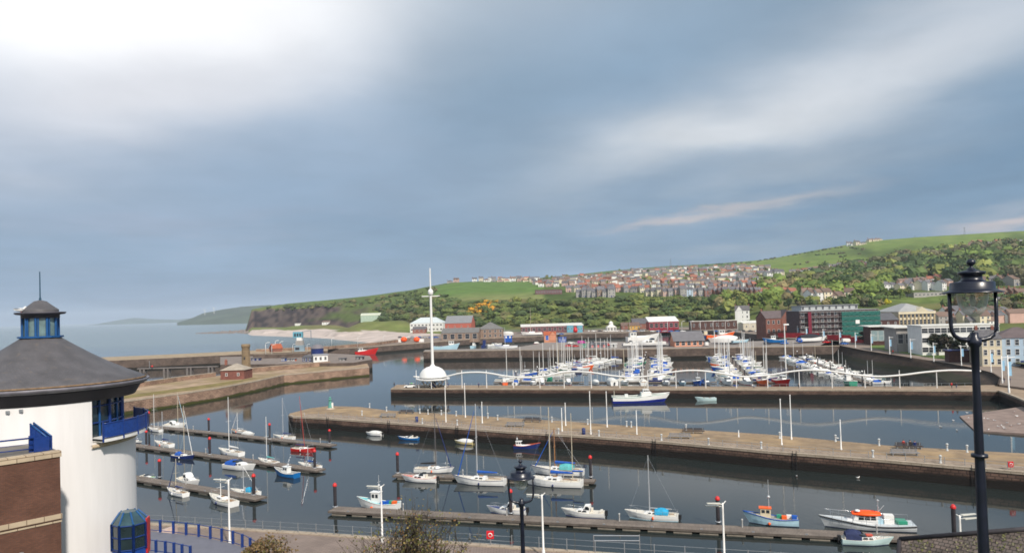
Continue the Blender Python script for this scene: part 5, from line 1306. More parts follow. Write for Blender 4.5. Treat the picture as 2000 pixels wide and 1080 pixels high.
# harbour light at the tip
t = thing('harbour_light', 'small turquoise green harbour light on a round plinth at the pier tip', 'harbour light', on(645, 799))
t.scale = (.85, .85, .8); m = MB(); m.lathe([(1.5, 0), (1.5, .3), (1.2, .35), (1.2, .5), (0, .5)], n=16); m.build('plinth', coping, t)
m = MB(); m.lathe([(.75, .5), (.62, 1.2), (.45, 2.6), (.42, 3.2), (.62, 3.25), (.62, 3.4), (.35, 3.42), (.35, 3.9), (.42, 3.95), (.2, 4.2), (0, 4.3)], n=12); m.build('tower', pm('turquoise green paint', (.10, .30, .25), .5, .15, 2), t)
m = MB(); m.box(.5, 1.0, -.3, .3, .5, 2.2); m.build('cabinet', white, t)
# red lifebuoy boxes
def buoybox(label, p, post=1.0):
    t = thing('lifebuoy_box', label, 'lifebuoy box', p, 0, 'red lifebuoy boxes'); m = MB(); m.tube((0, 0, 0), (0, 0, post), .04, n=6); m.build('post', galv, t)
    m = MB(); m.box(-.38, .38, -.1, .1, post-.2, post+.6); m.build('box', pm('lifebuoy red', (.62, .01, .02), .45, .1, 3), t)
    m = MB(); m.lathe([(.17, -.03), (.25, 0), (.17, .03)], (0, 0, 0), 14); me = m.build('lifebuoy', white, t); me.rotation_euler = (PI/2, 0, 0); me.location = (0, -.13, post+.2); return t
buoybox('red lifebuoy box on the railing of the near quay beside the twiggy bush', G(958, 1066, 3.2)); buoybox('red lifebuoy box at the town end of the front stone pier', on(1974, 917), .6)
# ------------------------------------------------------------------ near quay furniture
rp = [G(px, py+2, 3.2) for px, py in ((255, 1020), (300, 1022), (600, 1040), (900, 1060), (1000, 1067))]
railing('railing', 'thin steel post railing along the edge of the near quay', rp, 1.15, 22, galv, galv, .07, (1.0, .55, .25), pr=.014)
rp = [G(px, py+2, 3.2) for px, py in ((1000, 1067), (1158, 1078), (1500, 1101), (1800, 1122))]
railing('railing', 'steel rails of the near quay continuing past the second black lamp', rp, 1.25, 14, galv, galv, .07, (1.0, .55), pr=.02)
t = thing('guard_frame', 'free standing galvanised tube barrier on the near quay edge below the longest pontoon', 'barrier', G(1206, 1081, 3.2)+Vector((0, .5, .3)))
for z in (.95, 1.45): m = MB(); m.tube((-2.3, 0, z), (2.3, -.35, z-.05), .05, n=6); m.build('rail', chrome, t)
for x in (-2.3, 2.3): m = MB(); m.tube((x, -.07*(x+2.3), -.3), (x, -.07*(x+2.3), 1.5), .05, n=6); m.build('post', chrome, t)
def quaylamp():
    t = thing('quay_lamp', 'q', 'street lamp', (0, 0, 0), 0, 'modern white lamps of the near quay')
    m = MB(); m.lathe([(.16, 0), (.16, .6), (.10, .65), (.085, 5.7), (.085, 6.35), (0, 6.36)], n=12); m.build('post', white, t)
    for dz, dy in ((0, -.1), (-.32, .25)):
        m = MB(); m.tube((0, 0, 6.2+dz*.6), (-.35, dy, 6.3+dz), .035, n=6); m.build('arm', white, t)
        m = MB(); m.add([(-.25, dy-.22, 6.30+dz), (-1.55, dy-.16, 6.42+dz), (-1.55, dy+.16, 6.42+dz), (-.25, dy+.22, 6.30+dz), (-.25, dy-.22, 6.38+dz), (-1.55, dy-.16, 6.46+dz), (-1.55, dy+.16, 6.46+dz), (-.25, dy+.22, 6.38+dz)], [(3, 2, 1, 0), (4, 5, 6, 7), (0, 1, 5, 4), (1, 2, 6, 5), (2, 3, 7, 6), (3, 0, 4, 7)]); m.build('lamp_head', pm('pale lamp head', (.62, .60, .52), .4, .1, 2), t)
    m = MB(); m.tube((0, 0, 6.2), (.35, .1, 6.5), .05, n=6); m.build('finial', white, t)
    return t
QL = Proto(quaylamp())
for px, yt, D_, r, lab in ((446, 931, 79, 0, 'white twin plate lamp rising from the grey platform in front of a white yacht'), (744, 944, 79, 0, 'white twin plate lamp standing behind the twiggy bush'), (1058, 960, 73, 0, 'white twin plate lamp just beyond the second black street lamp'), (1411, 976, 68, .1, 'white twin plate lamp in front of a pile on the longest pontoon'), (1874, 1000, 66, PI, 'white twin plate lamp rising behind the mossy roof beside the tall black lamp')):
    zt_ = ZH(yt, px, D_); p = AD(px, D_, zt_); QL.put((p.x, D_, 3.2), r, lab, (1, 1, (zt_-3.2)/6.5))
# ------------------------------------------------------------------ old quay: round tower and brick house
t = thing('watchtower', 'round weathered stone watchtower with flat cap on the old quay', 'tower', G(481, 728, 4.0)); s = G(481, 728, 4).y/FL
m = MB(); m.lathe([(9.2*s, 0), (8.2*s, 4), (7.4*s, 48*s), (7.4*s, 49*s)], n=24); m.build('wall', brick('tower rubble stone', (.30, .22, .13), (.24, .175, .11), (.12, .09, .06), .5, .3, .03, .9, .3, .4, .8), t)
m = MB(); m.lathe([(7.4*s, 49*s), (8.4*s, 50*s), (8.4*s, 55*s), (7.2*s, 56*s), (0, 56*s)], n=24); m.build('parapet', MATS['tower rubble stone'], t)
m = MB(); m.box(-.3, .3, -1.9, -1.6, 6, 7.1); m.build('window', winglass, t)
WINC = {}
def winmesh(w, h, sill=True, mat=None):
    k = (round(w, 1), round(h, 1), mat.name if mat else 'g')
    if k not in WINC:
        m = MB(); m.box(-w/2, w/2, -.03, .04, -h/2, h/2, 0); m.box(-w/2-.1, -w/2, -.06, .04, -h/2, h/2, 1); m.box(w/2, w/2+.1, -.06, .04, -h/2, h/2, 1); m.box(-w/2-.1, w/2+.1, -.06, .04, h/2, h/2+.1, 1); m.box(-w/2-.15, w/2+.15, -.10, .04, -h/2-.12, -h/2, 1); m.box(-w/2, w/2, -.045, -.03, -.04, .04, 1)
        WINC[k] = m.mesh('window', [mat or winglass, white])
    return WINC[k]
def gable(m, w, d, h, rh, mi=0):
    """wall box with gables at the ends of x, ridge along x"""
    m.add([(-w/2, 0, 0), (w/2, 0, 0), (w/2, d, 0), (-w/2, d, 0), (-w/2, 0, h), (w/2, 0, h), (w/2, d, h), (-w/2, d, h), (-w/2, d/2, h+rh), (w/2, d/2, h+rh)],
          [(0, 1, 5, 4), (1, 2, 6, 9, 5), (2, 3, 7, 6), (3, 0, 4, 8, 7)], mi)
def building(name, label, pos, w, d, h, wall, roof='gable', rh=2.5, roofm=None, cols=0, rows=0, ww=1.0, wh=1.4, rot=0, chim=0, door=False, group=None, cat='building', base=-2.5, ov=.3, side=0, winm=None, dormers=0, capwall=None, fgable=None, zwin=None):
    t = thing(name, label, cat, pos, rot, group); roofm = roofm or slate
    m = MB()
    if roof == 'gable': gable(m, w, d, h, rh)
    else: m.box(-w/2, w/2, 0, d, 0, h)
    m.box(-w/2+.01, w/2-.01, .01, d-.01, base, 0)
    m.build('wall', wall, t)
    r = MB()
    if roof == 'gable':
        for sg, y0 in ((1, 0), (-1, d)):
            e = ov; up = rh/(d/2)
            A_ = (-w/2-ov, y0-sg*e, h-up*e); B_ = (w/2+ov, y0-sg*e, h-up*e); C_ = (w/2+ov, d/2, h+rh); D_ = (-w/2-ov, d/2, h+rh)
            tk = .18
            r.add([A_, B_, C_, D_]+[(p[0], p[1], p[2]+tk) for p in (A_, B_, C_, D_)], [(0, 1, 2, 3), (4, 5, 6, 7), (0, 4, 5, 1), (1, 5, 6, 2), (3, 2, 6, 7), (0, 3, 7, 4)])
    elif roof == 'hip':
        k = min(w, d)/2*.98; e = ov
        if w >= d: top = [(-w/2+k, d/2, h+rh), (w/2-k, d/2, h+rh)]
        else: top = [(0, k, h+rh), (0, d-k, h+rh)]
        b = [(-w/2-e, -e, h), (w/2+e, -e, h), (w/2+e, d+e, h), (-w/2-e, d+e, h)]
        if w >= d: r.add(b+top, [(0, 1, 5, 4), (1, 2, 5), (2, 3, 4, 5), (3, 0, 4), (3, 2, 1, 0)])
        else: r.add(b+top, [(0, 1, 4), (1, 2, 5, 4), (2, 3, 5), (3, 0, 4, 5), (3, 2, 1, 0)])
    elif roof == 'flat':
        r.box(-w/2-ov, w/2+ov, -ov, d+ov, h+.003, h+.35)
    elif roof == 'mono':
        r.add([(-w/2-ov, -ov, h), (w/2+ov, -ov, h), (w/2+ov, d+ov, h+rh), (-w/2-ov, d+ov, h+rh), (-w/2-ov, -ov, h+.2), (w/2+ov, -ov, h+.2), (w/2+ov, d+ov, h+rh+.2), (-w/2-ov, d+ov, h+rh+.2)], [(3, 2, 1, 0), (4, 5, 6, 7), (0, 1, 5, 4), (1, 2, 6, 5), (2, 3, 7, 6), (3, 0, 4, 7)])
    elif roof == 'round':
        pts = [(-w/2-.1, d/2+math.cos(a)*(d/2+.2), h+math.sin(a)*rh) for a in [PI*q/12 for q in range(13)]]
        r.add(pts+[(w/2+.1, p[1], p[2]) for p in pts], [(i, i+1, i+14, i+13) for i in range(12)]+[tuple(range(13)), tuple(reversed(range(13, 26)))])
    ro = r.build('roof', roofm, t)
    for k in range(chim):
        c = MB(); x = -w/2+.5+(w-1)*(k/(max(1, chim-1)) if chim > 1 else .0); c.box(x-.45, x+.45, d/2-.35, d/2+.35, h+rh-.6, h+rh+1.3); c.build('chimney', MATS['red brick'], ro)
        p_ = MB(); 
        for q in (-.22, .22): p_.lathe([(.12, 0), (.10, .45)], (x+q, d/2, h+rh+1.3), 6)
        p_.build('chimney_pots', MATS['red clay roof tile'], ro)
    if cols:
        me = winmesh(ww, wh, mat=winm)
        for i in range(cols):
            for j in range(rows):
                o = bpy.data.objects.new('window', me); COL.objects.link(o); o.parent = t
                o.location = (-w/2+w*(i+.5)/cols, -.03, (zwin or 0)+(h-(zwin or 0))*(j+.55)/rows)
    for i in range(side):
        for j in range(max(1, rows)):
            o = bpy.data.objects.new('window', winmesh(ww, wh, mat=winm)); COL.objects.link(o); o.parent = t; o.rotation_euler.z = -PI/2
            o.location = (-w/2-.03, d*(i+.5)/side, h*(j+.55)/max(1, rows))
    for i in range(dormers):
        x = -w/2+w*(i+.5)/dormers; q = MB(); q.box(x-.8, x+.8, d*.12, d*.4, h+.2, h+rh*.62); q.add([(x-1, d*.09, h+rh*.62), (x+1, d*.09, h+rh*.62), (x, d*.09, h+rh*.95), (x-1, d*.45, h+rh*.62), (x+1, d*.45, h+rh*.62), (x, d*.45, h+rh*.95)], [(0, 1, 2), (0, 2, 5, 3), (1, 4, 5, 2)], 1); do = q.build('dormer', [white, roofm], ro)
    if door:
        q = MB(); q.box(-.5, .5, -.08, 0, 0, 2.1); q.build('door', random.choice([navy, red, black, white]), t)
    if fgable:
        x, fw, fh = fgable; q = MB(); q.add([(x-fw/2, -.25, 0), (x+fw/2, -.25, 0), (x+fw/2, -.25, h), (x, -.25, h+fh), (x-fw/2, -.25, h), (x-fw/2, d/2, 0), (x+fw/2, d/2, 0), (x+fw/2, d/2, h), (x, d/2, h+fh), (x-fw/2, d/2, h)], [(0, 1, 2, 3, 4), (1, 6, 7, 2), (5, 0, 4, 9)], 0)
        q.add([(x-fw/2-.3, -.4, h-.1), (x, -.4, h+fh+.15), (x+fw/2+.3, -.4, h-.1), (x-fw/2-.3, d/2, h-.1), (x, d/2, h+fh+.15), (x+fw/2+.3, d/2, h-.1)], [(0, 1, 4, 3), (1, 2, 5, 4)], 1); q.build('gable', [wall, roofm], t)
    return t
def PB_(px0, px1, pyb, z=None, D=None):
    """centre of a front wall spanning px0..px1 standing at py; returns position, width, metres per photo pixel"""
    pm_x = (px0+px1)/2
    if D is None: p = G(pm_x, pyb, 6.0 if z is None else z)
    else: p = AD(pm_x, D, ZH(pyb, pm_x, D))
    return p, (px1-px0)/FL*p.y, p.y/FL
def bpx(name, label, px0, px1, pyb, pye, pyr, d, wall, z=None, D=None, rotd=0, **k):
    p, w, s = PB_(px0, px1, pyb, z, D)
    h = (pyb-pye)*s; rh = (pye-pyr)*s-(d/2*0)
    return building(name, label, p, w, d, max(1.5, h), wall, rh=max(.4, rh), rot=math.radians(rotd), **k)
pink = pm('pink render', (.55, .36, .30), .85, .1, .5); creamr = pm('cream render', (.66, .58, .42), .85, .08, .5, rnd=.1); whiter = pm('white harling', (.74, .73, .70), .85, .08, .5, rnd=.06)
greyr = pm('grey pebbledash', (.33, .31, .29), .9, .12, .5, rnd=.15); bluer = pm('pale blue render', (.42, .53, .64), .8, .08, .5); orangew = pm('salmon boarding', (.62, .27, .16), .7, .12, 1.5)
metalroof = pm('pale metal roof', (.55, .60, .60), .4, .08, .6); greenmetal = pm('pale green sheeting', (.40, .50, .40), .5, .1, .6); roofwhite = pm('white roof sheet', (.70, .68, .62), .55, .1, .5); darkroof = pm('dark roof felt', (.10, .10, .11), .8, .2, .5)
bpx('quay_house', 'square brick house with pale hipped stone roof on the old quay beside the watchtower', 431, 477, 741, 723, 711, 9, redsand, z=4.0, roof='hip', roofm=pm('pale stone roof', (.36, .31, .25), .9, .2, .6), cols=2, rows=1, ww=.7, wh=1.0, side=1, chim=1, ov=.4)
bpx('lock_office', 'low white lock building with dark window band on the lock island', 613, 640, 707, 694, 691, 9, white, z=5.5, roof='flat', roofm=pm('grey roof', (.3, .3, .32), .7, .1, 1), cols=3, rows=1, rotd=18)
bpx('lock_store', 'long dark blue fronted store joined behind the white lock building', 591, 613, 706, 698, 695, 6, navy, z=5.5, roof='mono', roofm=darkroof, cols=3, rows=1)
t = thing('domed_building', 'round dark building with shallow grey dome at the harbour mouth', 'building', G(620, 695, 5.6)); s = t.location.y/FL
m = MB(); m.lathe([(12*s, 0), (12*s, 15*s)], n=20); m.build('wall', navy, t); m = MB(); m.lathe([(13*s, 14.8*s), (11*s, 18*s), (7*s, 21.5*s), (0, 23*s)], n=20); m.build('roof', pm('grey dome', (.18, .165, .18), .6, .1, .5), t)
t = thing('control_tower', 'pale blue and white stepped control tower by the lock with a tall gantry', 'control tower', G(586, 686, 6.0)); s = t.location.y/FL
for nme, x0, x1, z0, z1, mt_ in (('base_storey', -10, 9, 0, 12, pm('weathered blue grey', (.22, .30, .36), .7, .15, .5)), ('lower_storey', -7, 7, 12, 21, greyr), ('middle_storey', -5, 5, 21, 27, white), ('lookout_cabin', -12, 6, 27, 38, pm('teal blue cladding', (.12, .36, .46), .5, .1, 1))):
    m = MB(); m.box(x0*s, x1*s, -4*s, 4*s, z0*s, z1*s); m.build(nme, mt_, t)
for x in (-8, -3, 2): m = MB(); m.box((x-1.5)*s, (x+1.8)*s, -4*s-.05, -4*s, 29*s, 35*s); m.build('window', winglass, t)
m = MB(); m.box(-8*s, 0, -4*s-.05, -4*s, 3*s, 8*s); m.build('window', winglass, t)
m = MB(); m.tube((22*s, 0, 0), (22*s, 0, 40*s), .25, n=5); m.tube((6*s, 0, 38*s), (22*s, 0, 40*s), .2, n=5); m.build('gantry', pm('gantry steel', (.2, .24, .28), .5, .1, 1), t)
bpx('brick_shed', 'small gabled brick shed by the street lamps near the lock', 533, 552, 687, 680, 672, 6, redbrick, z=6.0, roof='gable', roofm=MATS['red clay roof tile'], rotd=40)
def gatelamp():
    t = thing('pier_lamp', 'x', 'street lamp', (0, 0, 0), 0, 'white curved pier lamps'); m = MB(); m.path([(0, 0, 0), (0, 0, 6.2), (.2, 0, 6.8), (1.3, 0, 7.2)], [.2, .17, .14, .12], 6); m.build('post', white, t)
    m = MB(); m.box(1.0, 2.4, -.25, .25, 7.12, 7.35); m.build('lamp_head', white, t); return t
GLP = Proto(gatelamp())
for i, (px, yb, yt) in enumerate(((519, 694, 669), (531, 694, 673), (538, 686, 665), (547, 686, 667), (572, 689, 672), (600, 689, 672), (648, 676, 660), (699, 673, 657), (749, 670, 655))):
    p = G(px, yb, 5.6); GLP.put(p, 0, f'white pier lamp, {ordn(i)} from the seaward end of the far quays', (yb-yt)/FL*p.y/7.2)
# trestle jetty behind the tower
a, b = G(270, 719, 5.0), G(425, 714.5, 5.0); d_ = b-a
t = thing('jetty', 'grey concrete jetty on paired piles between the breakwater and the old quay', 'jetty', a, math.atan2(d_.y, d_.x)); Lj = d_.length
m = MB(); m.box(0, Lj, -1.2, 1.2, -.5, 0); m.build('deck', pm('jetty concrete', (.17, .15, .14), .9, .2, .5), t)
for x in (.06, .36, .65, .92):
    for dx_ in (-.9, .9): m = MB(); m.box(Lj*x+dx_-.45, Lj*x+dx_+.45, -1.1, 1.1, -7, -.5); m.build('pile', MATS['jetty concrete'], t)
t = thing('beacon_mark', 'thin jetty mast with a round red topmark', 'beacon', G(292, 719, 5.0)); m = MB(); m.tube((0, 0, 0), (0, 0, 3.6), .12, n=6); m.build('mast', galv, t); m = MB(); m.lathe([(0, -.5), (.45, -.3), (.55, 0), (.45, .3), (0, .5)], (1.3, 0, .9), 10); m.build('topmark', red, t)
# red trawler at the lock
t2 = fishing('red and white trawler moored at the sandstone quay by the harbour mouth', L=Lpx(708, 694, 52), hull=red, house=white, gun=red, mast=5, hx=-.05, hh=2.2); put(t2, 707, 693, 5)
for i, px in enumerate((663, 674, 690)):
    t = thing('mooring_dolphin', f'orange brown timber mooring frame, {ordn(i)} from the lock, beside the red trawler', 'mooring frame', G(px, 693, 0), 0, 'timber mooring frames')
    for k in (-1, 1): m = MB(); m.tube((k*2.4, 0, -2), (k*1.2, .6, 7.0-i), .35, n=5); m.build('leg', pm('ochre timber', (.42, .20, .05), .8, .25, .5), t)
    m = MB(); m.tube((-2, 0, 3), (2, 0, 3), .3, n=5); m.build('crossbeam', MATS['ochre timber'], t)
# ------------------------------------------------------------------ wave rail pier: crow's nest, wave rail, car
cn = G(846, 756, ZT); s = cn.y/FL
t = thing('mast_tower', 'tall white mast with crosstree rising from a white dome on curved lattice legs', 'mast tower', cn)
m = MB(); m.lathe([(27*s, 20*s), (26.5*s, 23*s), (24*s, 29*s), (19*s, 35*s), (12*s, 39*s), (5*s, 41*s), (3.5*s, 44*s), (0, 44.5*s)], n=36); m.build('dome', white, t)
m = MB(); m.lathe([(26*s, 16*s), (33*s, 15.5*s), (33*s, 17.5*s), (26*s, 18*s)], n=36, sm=False); m.build('ring', white, t)
m = MB(); m.lathe([(22*s, 13*s), (24*s, 20*s)], n=24); m.build('glazing', pm('pale grey glazing', (.30, .34, .36), .3, .3, .5), t)
ly = lambda z: .0
m = MB(); m.tube((0, 0, 42*s), (0, 0, 178*s), 2.9*s, 2.2*s, 12); m.tube((0, 0, 178*s), (0, 0, 232*s), 1.7*s, 1.2*s, 10)
mo = m.build('mast', white, t); mo.rotation_euler.y = -.0
m = MB(); m.tube((-17.5*s, 0, 177*s), (17.5*s, 0, 177*s), 1.0*s, n=8); m.build('crosstree', white, mo)
m = MB(); m.lathe([(3*s, 179*s), (5*s, 181*s), (5.2*s, 187*s), (3.6*s, 190*s), (2*s, 191*s)], n=14); m.build('crows_nest', white, mo)
for k in range(12):
    a0 = 2*PI*k/12; m = MB(); r0, r1 = 22*s, 5.5*s
    m.path([(math.cos(a0)*r0, math.sin(a0)*r0, 15*s), (math.cos(a0+.2)*(r0*.93), math.sin(a0+.2)*r0*.93, 9*s), (math.cos(a0+.5)*(r0*.75), math.sin(a0+.5)*r0*.75, 4*s), (math.cos(a0+.8)*r0*.62, math.sin(a0+.8)*r0*.62, 0)], .16, 5); m.build('strut', pm('off white steel', (.55, .52, .45), .5, .1, 1), t)
m = MB(); m.lathe([(5.5*s, 0), (5.5*s, 8*s), (4*s, 12*s), (3*s, 20*s)], n=12); m.build('core', navy, t)
for k in range(6): m = MB(); a0 = 2*PI*(k+.5)/6; m.tube((math.cos(a0)*30*s, math.sin(a0)*30*s, 0), (math.cos(a0)*30*s, math.sin(a0)*30*s, 16*s), .14, n=6); m.build('column', white, t)
WX = [808, 840, 870, 900, 925, 950, 990, 1034, 1070, 1100, 1125, 1160, 1200, 1235, 1275, 1320, 1359, 1400, 1455, 1510, 1550, 1590, 1630, 1670, 1716, 1760, 1810, 1860, 1917]
WY = [735, 737.5, 735, 728.5, 726.5, 727.5, 734, 737, 733, 726.5, 725, 727.5, 733.5, 736, 733, 725.5, 723, 727, 735, 731, 724.5, 722, 725, 731, 734.5, 732, 726, 722.5, 724]
wr = thing('wave_rail', 'long white undulating tube on slim posts running along the middle pier', 'wave sculpture', G(1359, 757.5, ZT)); o0 = wr.location.copy()
def railpt(px, py):
    q = G(px, 757.5, ZT); return Vector((q.x, q.y, ZH(py, px, q.y)))-o0
pts = []
for i in range(220):
    px = lerp(808, 1917, i/219)
    j = max(k for k in range(len(WX)) if WX[k] <= px+1e-6); j = min(j, len(WX)-2); t_ = (px-WX[j])/(WX[j+1]-WX[j])
    y0, y1, y2, y3 = WY[max(0, j-1)], WY[j], WY[j+1], WY[min(len(WY)-1, j+2)]
    py = .5*((2*y1)+(-y0+y2)*t_+(2*y0-5*y1+4*y2-y3)*t_**2+(-y0+3*y1-3*y2+y3)*t_**3); pts.append(railpt(px, py))
m = MB(); m.path(pts, .26, 8); m.build('tube', white, wr)
for px in (813, 902, 950, 1002.5, 1054, 1101.5, 1154.5, 1210, 1265, 1320, 1378, 1438, 1499, 1561, 1625, 1689, 1757, 1829.5):
    b_ = G(px+.6, 757.5, ZT)-o0; m = MB(); hh = 34.5/FL*G(px, 757.5, ZT).y; m.tube(b_, b_+Vector((0, 0, hh)), .15, .11, 8); m.build('post', white, wr)
rl_ = [G(px, py+1.2, ZT) for px, py in ((790, 751), (1000, 752.5), (1500, 754.5), (1900, 753))]
railing('railing', 'thin rail along the marina side of the wave rail pier', rl_, .9, 90, galv, galv, .07, (1.0,), pr=.03)
def car(label, col_, L=4.3, H=1.45, van=False):
    t = thing('parked_van' if van else 'parked_car', label, 'van' if van else 'car'); W = 1.75
    m = MB(); rr = []
    prof = [(-.5, .35, .55), (-.49, .28, .95), (-.30, .26, 1.0), (0, .25, .95), (.30, .25, .85), (.47, .28, .72), (.5, .35, .5)] if not van else [(-.5, .3, 1.7), (-.49, .28, 1.9), (-.2, .26, 1.95), (.2, .25, 1.9), (.32, .25, 1.3), (.48, .28, .95), (.5, .35, .6)]
    for x, z0, z1 in prof: rr.append([(x*L, -W/2, z0), (x*L, W/2, z0), (x*L, W/2*.97, z0+(z1-z0)*.6), (x*L, W/2*.9, z1), (x*L, -W/2*.9, z1), (x*L, -W/2*.97, z0+(z1-z0)*.6)])
    m.loft(rr, sm=False).build('body', col_, t)
    if not van:
        m = MB(); rr = []
        for x, z1, ws in ((-.42, .98, .8), (-.33, 1.36, .72), (-.05, H, .72), (.08, 1.38, .72), (.24, .92, .8)): rr.append([(x*L, -W/2*ws-.04, .88), (x*L, W/2*ws+.04, .88), (x*L, W/2*ws, z1), (x*L, -W/2*ws, z1)])
        m.loft(rr, sm=False).build('window', boatglass, t)
        m = MB(); m.box(-.30*L, .07*L, -W*.35, W*.35, 1.37, H+.02); m.build('roof', col_, t)
    else: m = MB(); m.box(.28*L, .33*L, -W*.42, W*.42, 1.2, 1.75); m.build('window', boatglass, t)
    for x in (-.31, .31):
        for sg in (-1, 1): m = MB(); m.tube((x*L, sg*W*.42, .32), (x*L, sg*W*.51, .32), .32, n=12); m.build('wheel', black, t)
    return t
cr1 = car('white car with a green roof light parked beside the dome on the wave rail pier', white); p = G(802, 757, ZT); cr1.location = p; cr1.rotation_euler.z = PI-.1
m = MB(); m.box(-.6, -.2, -.4, .4, 1.45, 1.62); m.build('light_bar', pm('lime green beacon', (.05, .6, .05), .3, .05, 3), cr1)
# ------------------------------------------------------------------ people
def person_mesh(pose, name):
    v = []; e = []; r = []
    def add(p, rad, par=None):
        v.append(p); r.append(rad)
        if par is not None: e.append((par, len(v)-1))
        return len(v)-1
    if pose == 'stand': hip, knee, foot = .92, (.05, .48), (0, .08)
    pel = add((0, 0, .95 if pose == 'stand' else .58), .15); up = .0 if pose == 'stand' else -.37
    ch = add((0, 0, 1.25+up), .17, pel); sh = add((0, 0, 1.42+up), .13, ch); nk = add((0, 0, 1.52+up), .055, sh); hd = add((0, -.01, 1.64+up), .10, nk); add((0, 0, 1.74+up), .075, hd)
    for sg in (-1, 1):
        s1 = add((sg*.19, 0, 1.41+up), .075, sh); el_ = add((sg*.25, .03, 1.12+up), .05, s1)
        if pose == 'stand': ha = add((sg*.24, -.06, .86), .035, el_)
        else: ha = add((sg*.14, -.25, 1.0+up), .035, el_)
        h1 = add((sg*.10, 0, .88 if pose == 'stand' else .54), .11, pel)
        if pose == 'stand': kn = add((sg*.12, -.03+sg*.08, .48), .07, h1); an = add((sg*.12, sg*.12+.05, .08), .05, kn); add((sg*.13, sg*.12-.10, .04), .04, an)
        else: kn = add((sg*.13, -.45, .56), .075, h1); an = add((sg*.13, -.48, .10), .05, kn); add((sg*.13, -.62, .05), .04, an)
    me = bpy.data.meshes.new('tmp'); me.from_pydata(v, e, []); o = bpy.data.objects.new('tmp', me); COL.objects.link(o)
    sk = o.modifiers.new('s', 'SKIN'); 
    for i, sv in enumerate(me.skin_vertices[0].data): sv.radius = (r[i], r[i]*.8); sv.use_root = (i == 0)
    ss = o.modifiers.new('u', 'SUBSURF'); ss.levels = 1; ss.render_levels = 1
    dg = bpy.context.evaluated_depsgraph_get(); m2 = bpy.data.meshes.new_from_object(o.evaluated_get(dg)); m2.name = name
    bpy.data.objects.remove(o); return m2
PM = {k: person_mesh(k, 'body') for k in ('stand', 'sit')}
skin = pm('skin', (.45, .28, .20), .6, .05, 3)
def person(label, p, pose, jacket, trousers, rz=0, group=None):
    t = thing('person', label, 'person', p, rz, group)
    me = PM[pose].copy(); me.materials.clear()
    for m_ in (jacket, trousers, skin): me.materials.append(m_)
    hipz = .93 if pose == 'stand' else .62; top = max(v.co.z for v in me.vertices)
    for f in me.polygons: z = f.center.z; f.material_index = 2 if z > top-.27 else (0 if z > hipz else 1)
    o = bpy.data.objects.new('body', me); COL.objects.link(o); o.parent = t
    h = MB(); h.lathe([(.115, 0), (.12, .05), (.085, .11), (0, .14)], (0, .02, top-.13), 10); h.build('hair', pm('dark hair', (.04, .025, .02), .8, .2, 5), t); return t
dk = pm('dark clothing', (.02, .022, .03), .85, .2, 3); jn = pm('denim', (.05, .07, .14), .85, .2, 3); wt = pm('white clothing', (.7, .7, .7), .8, .1, 3)
for px, py, po, ja, tr_, lab in ((1765, 873.5, 'sit', red, jn, 'person in a red jacket sitting on the dark bench of the front pier'), (1778, 874.5, 'sit', dk, dk, 'person in black sitting in the middle of the dark pier bench'), (1787, 875.5, 'sit', navy, jn, 'person in a navy top sitting on the town side of the dark pier bench')):
    person(lab, on(px, py), po, ja, tr_, -.25+(PI if 0 else 0))
for px, py, z, po, ja, tr_, lab in ((1728, 757.5, ZT, 'stand', dk, dk, 'person in black leaning on the wave rail pier beyond the green boat'), (1470, 757.5, ZT, 'sit', wt, jn, 'person in white crouching on the wave rail pier near the orange boat'), (1859, 758, ZT, 'stand', red, dk, 'person in a red jacket near the town end of the wave rail pier'), (1868, 758, ZT, 'stand', dk, jn, 'person in black beside the one in red on the wave rail pier'),
                                   (1961, 748, 3.3, 'stand', dk, jn, 'person in dark coat walking at the bend of the promenade'), (1972, 748, 3.3, 'stand', navy, dk, 'person in navy coat walking just townward of the promenade bend'), (1744, 691, 5.0, 'stand', red, dk, 'person in dark red strolling on the promenade near the grass'), (1754, 689, 5.0, 'stand', navy, jn, 'person in blue strolling with the one in dark red on the promenade'),
                                   (935, 757, ZT, 'stand', navy, dk, 'person in navy near the second dip of the wave rail'), (770, 756, ZT, 'stand', dk, dk, 'person in black at the seaward tip of the wave rail pier'), (875, 757, ZT, 'stand', navy, jn, 'person in blue standing beside the white dome'), (1560, 757.5, ZT, 'sit', dk, dk, 'person in black sitting on the wave rail pier beyond the red boat')):
    person(lab, G(px, py, z), po, ja, tr_, random.uniform(-1, 1))
# gulls
def gull_proto():
    t = thing('gull', 'g', 'gull', (0, 0, 0), 0, 'gulls on the slipway and the water'); m = MB()
    m.path([(-.32, 0, .16), (-.2, 0, .17), (0, 0, .16), (.14, 0, .18), (.2, 0, .27), (.24, 0, .31), (.33, 0, .30)], [.02, .07, .11, .09, .05, .055, .01], 8); m.build('body', white, t)
    for sg in (-1, 1): w_ = MB(); w_.add([(-.36, sg*.05, .2), (.1, sg*.10, .16), (.1, sg*.11, .22), (-.3, sg*.09, .25)], [(0, 1, 2, 3)]); w_.build('wing', pm('gull grey', (.35, .37, .4), .8, .1, 3), t)
    m = MB(); m.tube((.32, 0, .30), (.39, 0, .28), .015, .004, 5); m.build('beak', orange, t)
    for sg in (-1, 1): m = MB(); m.tube((.02, sg*.04, -.02), (.02, sg*.04, .1), .012, n=4); m.build('leg', orange, t)
    return t
GP = Proto(gull_proto()); gi = 0
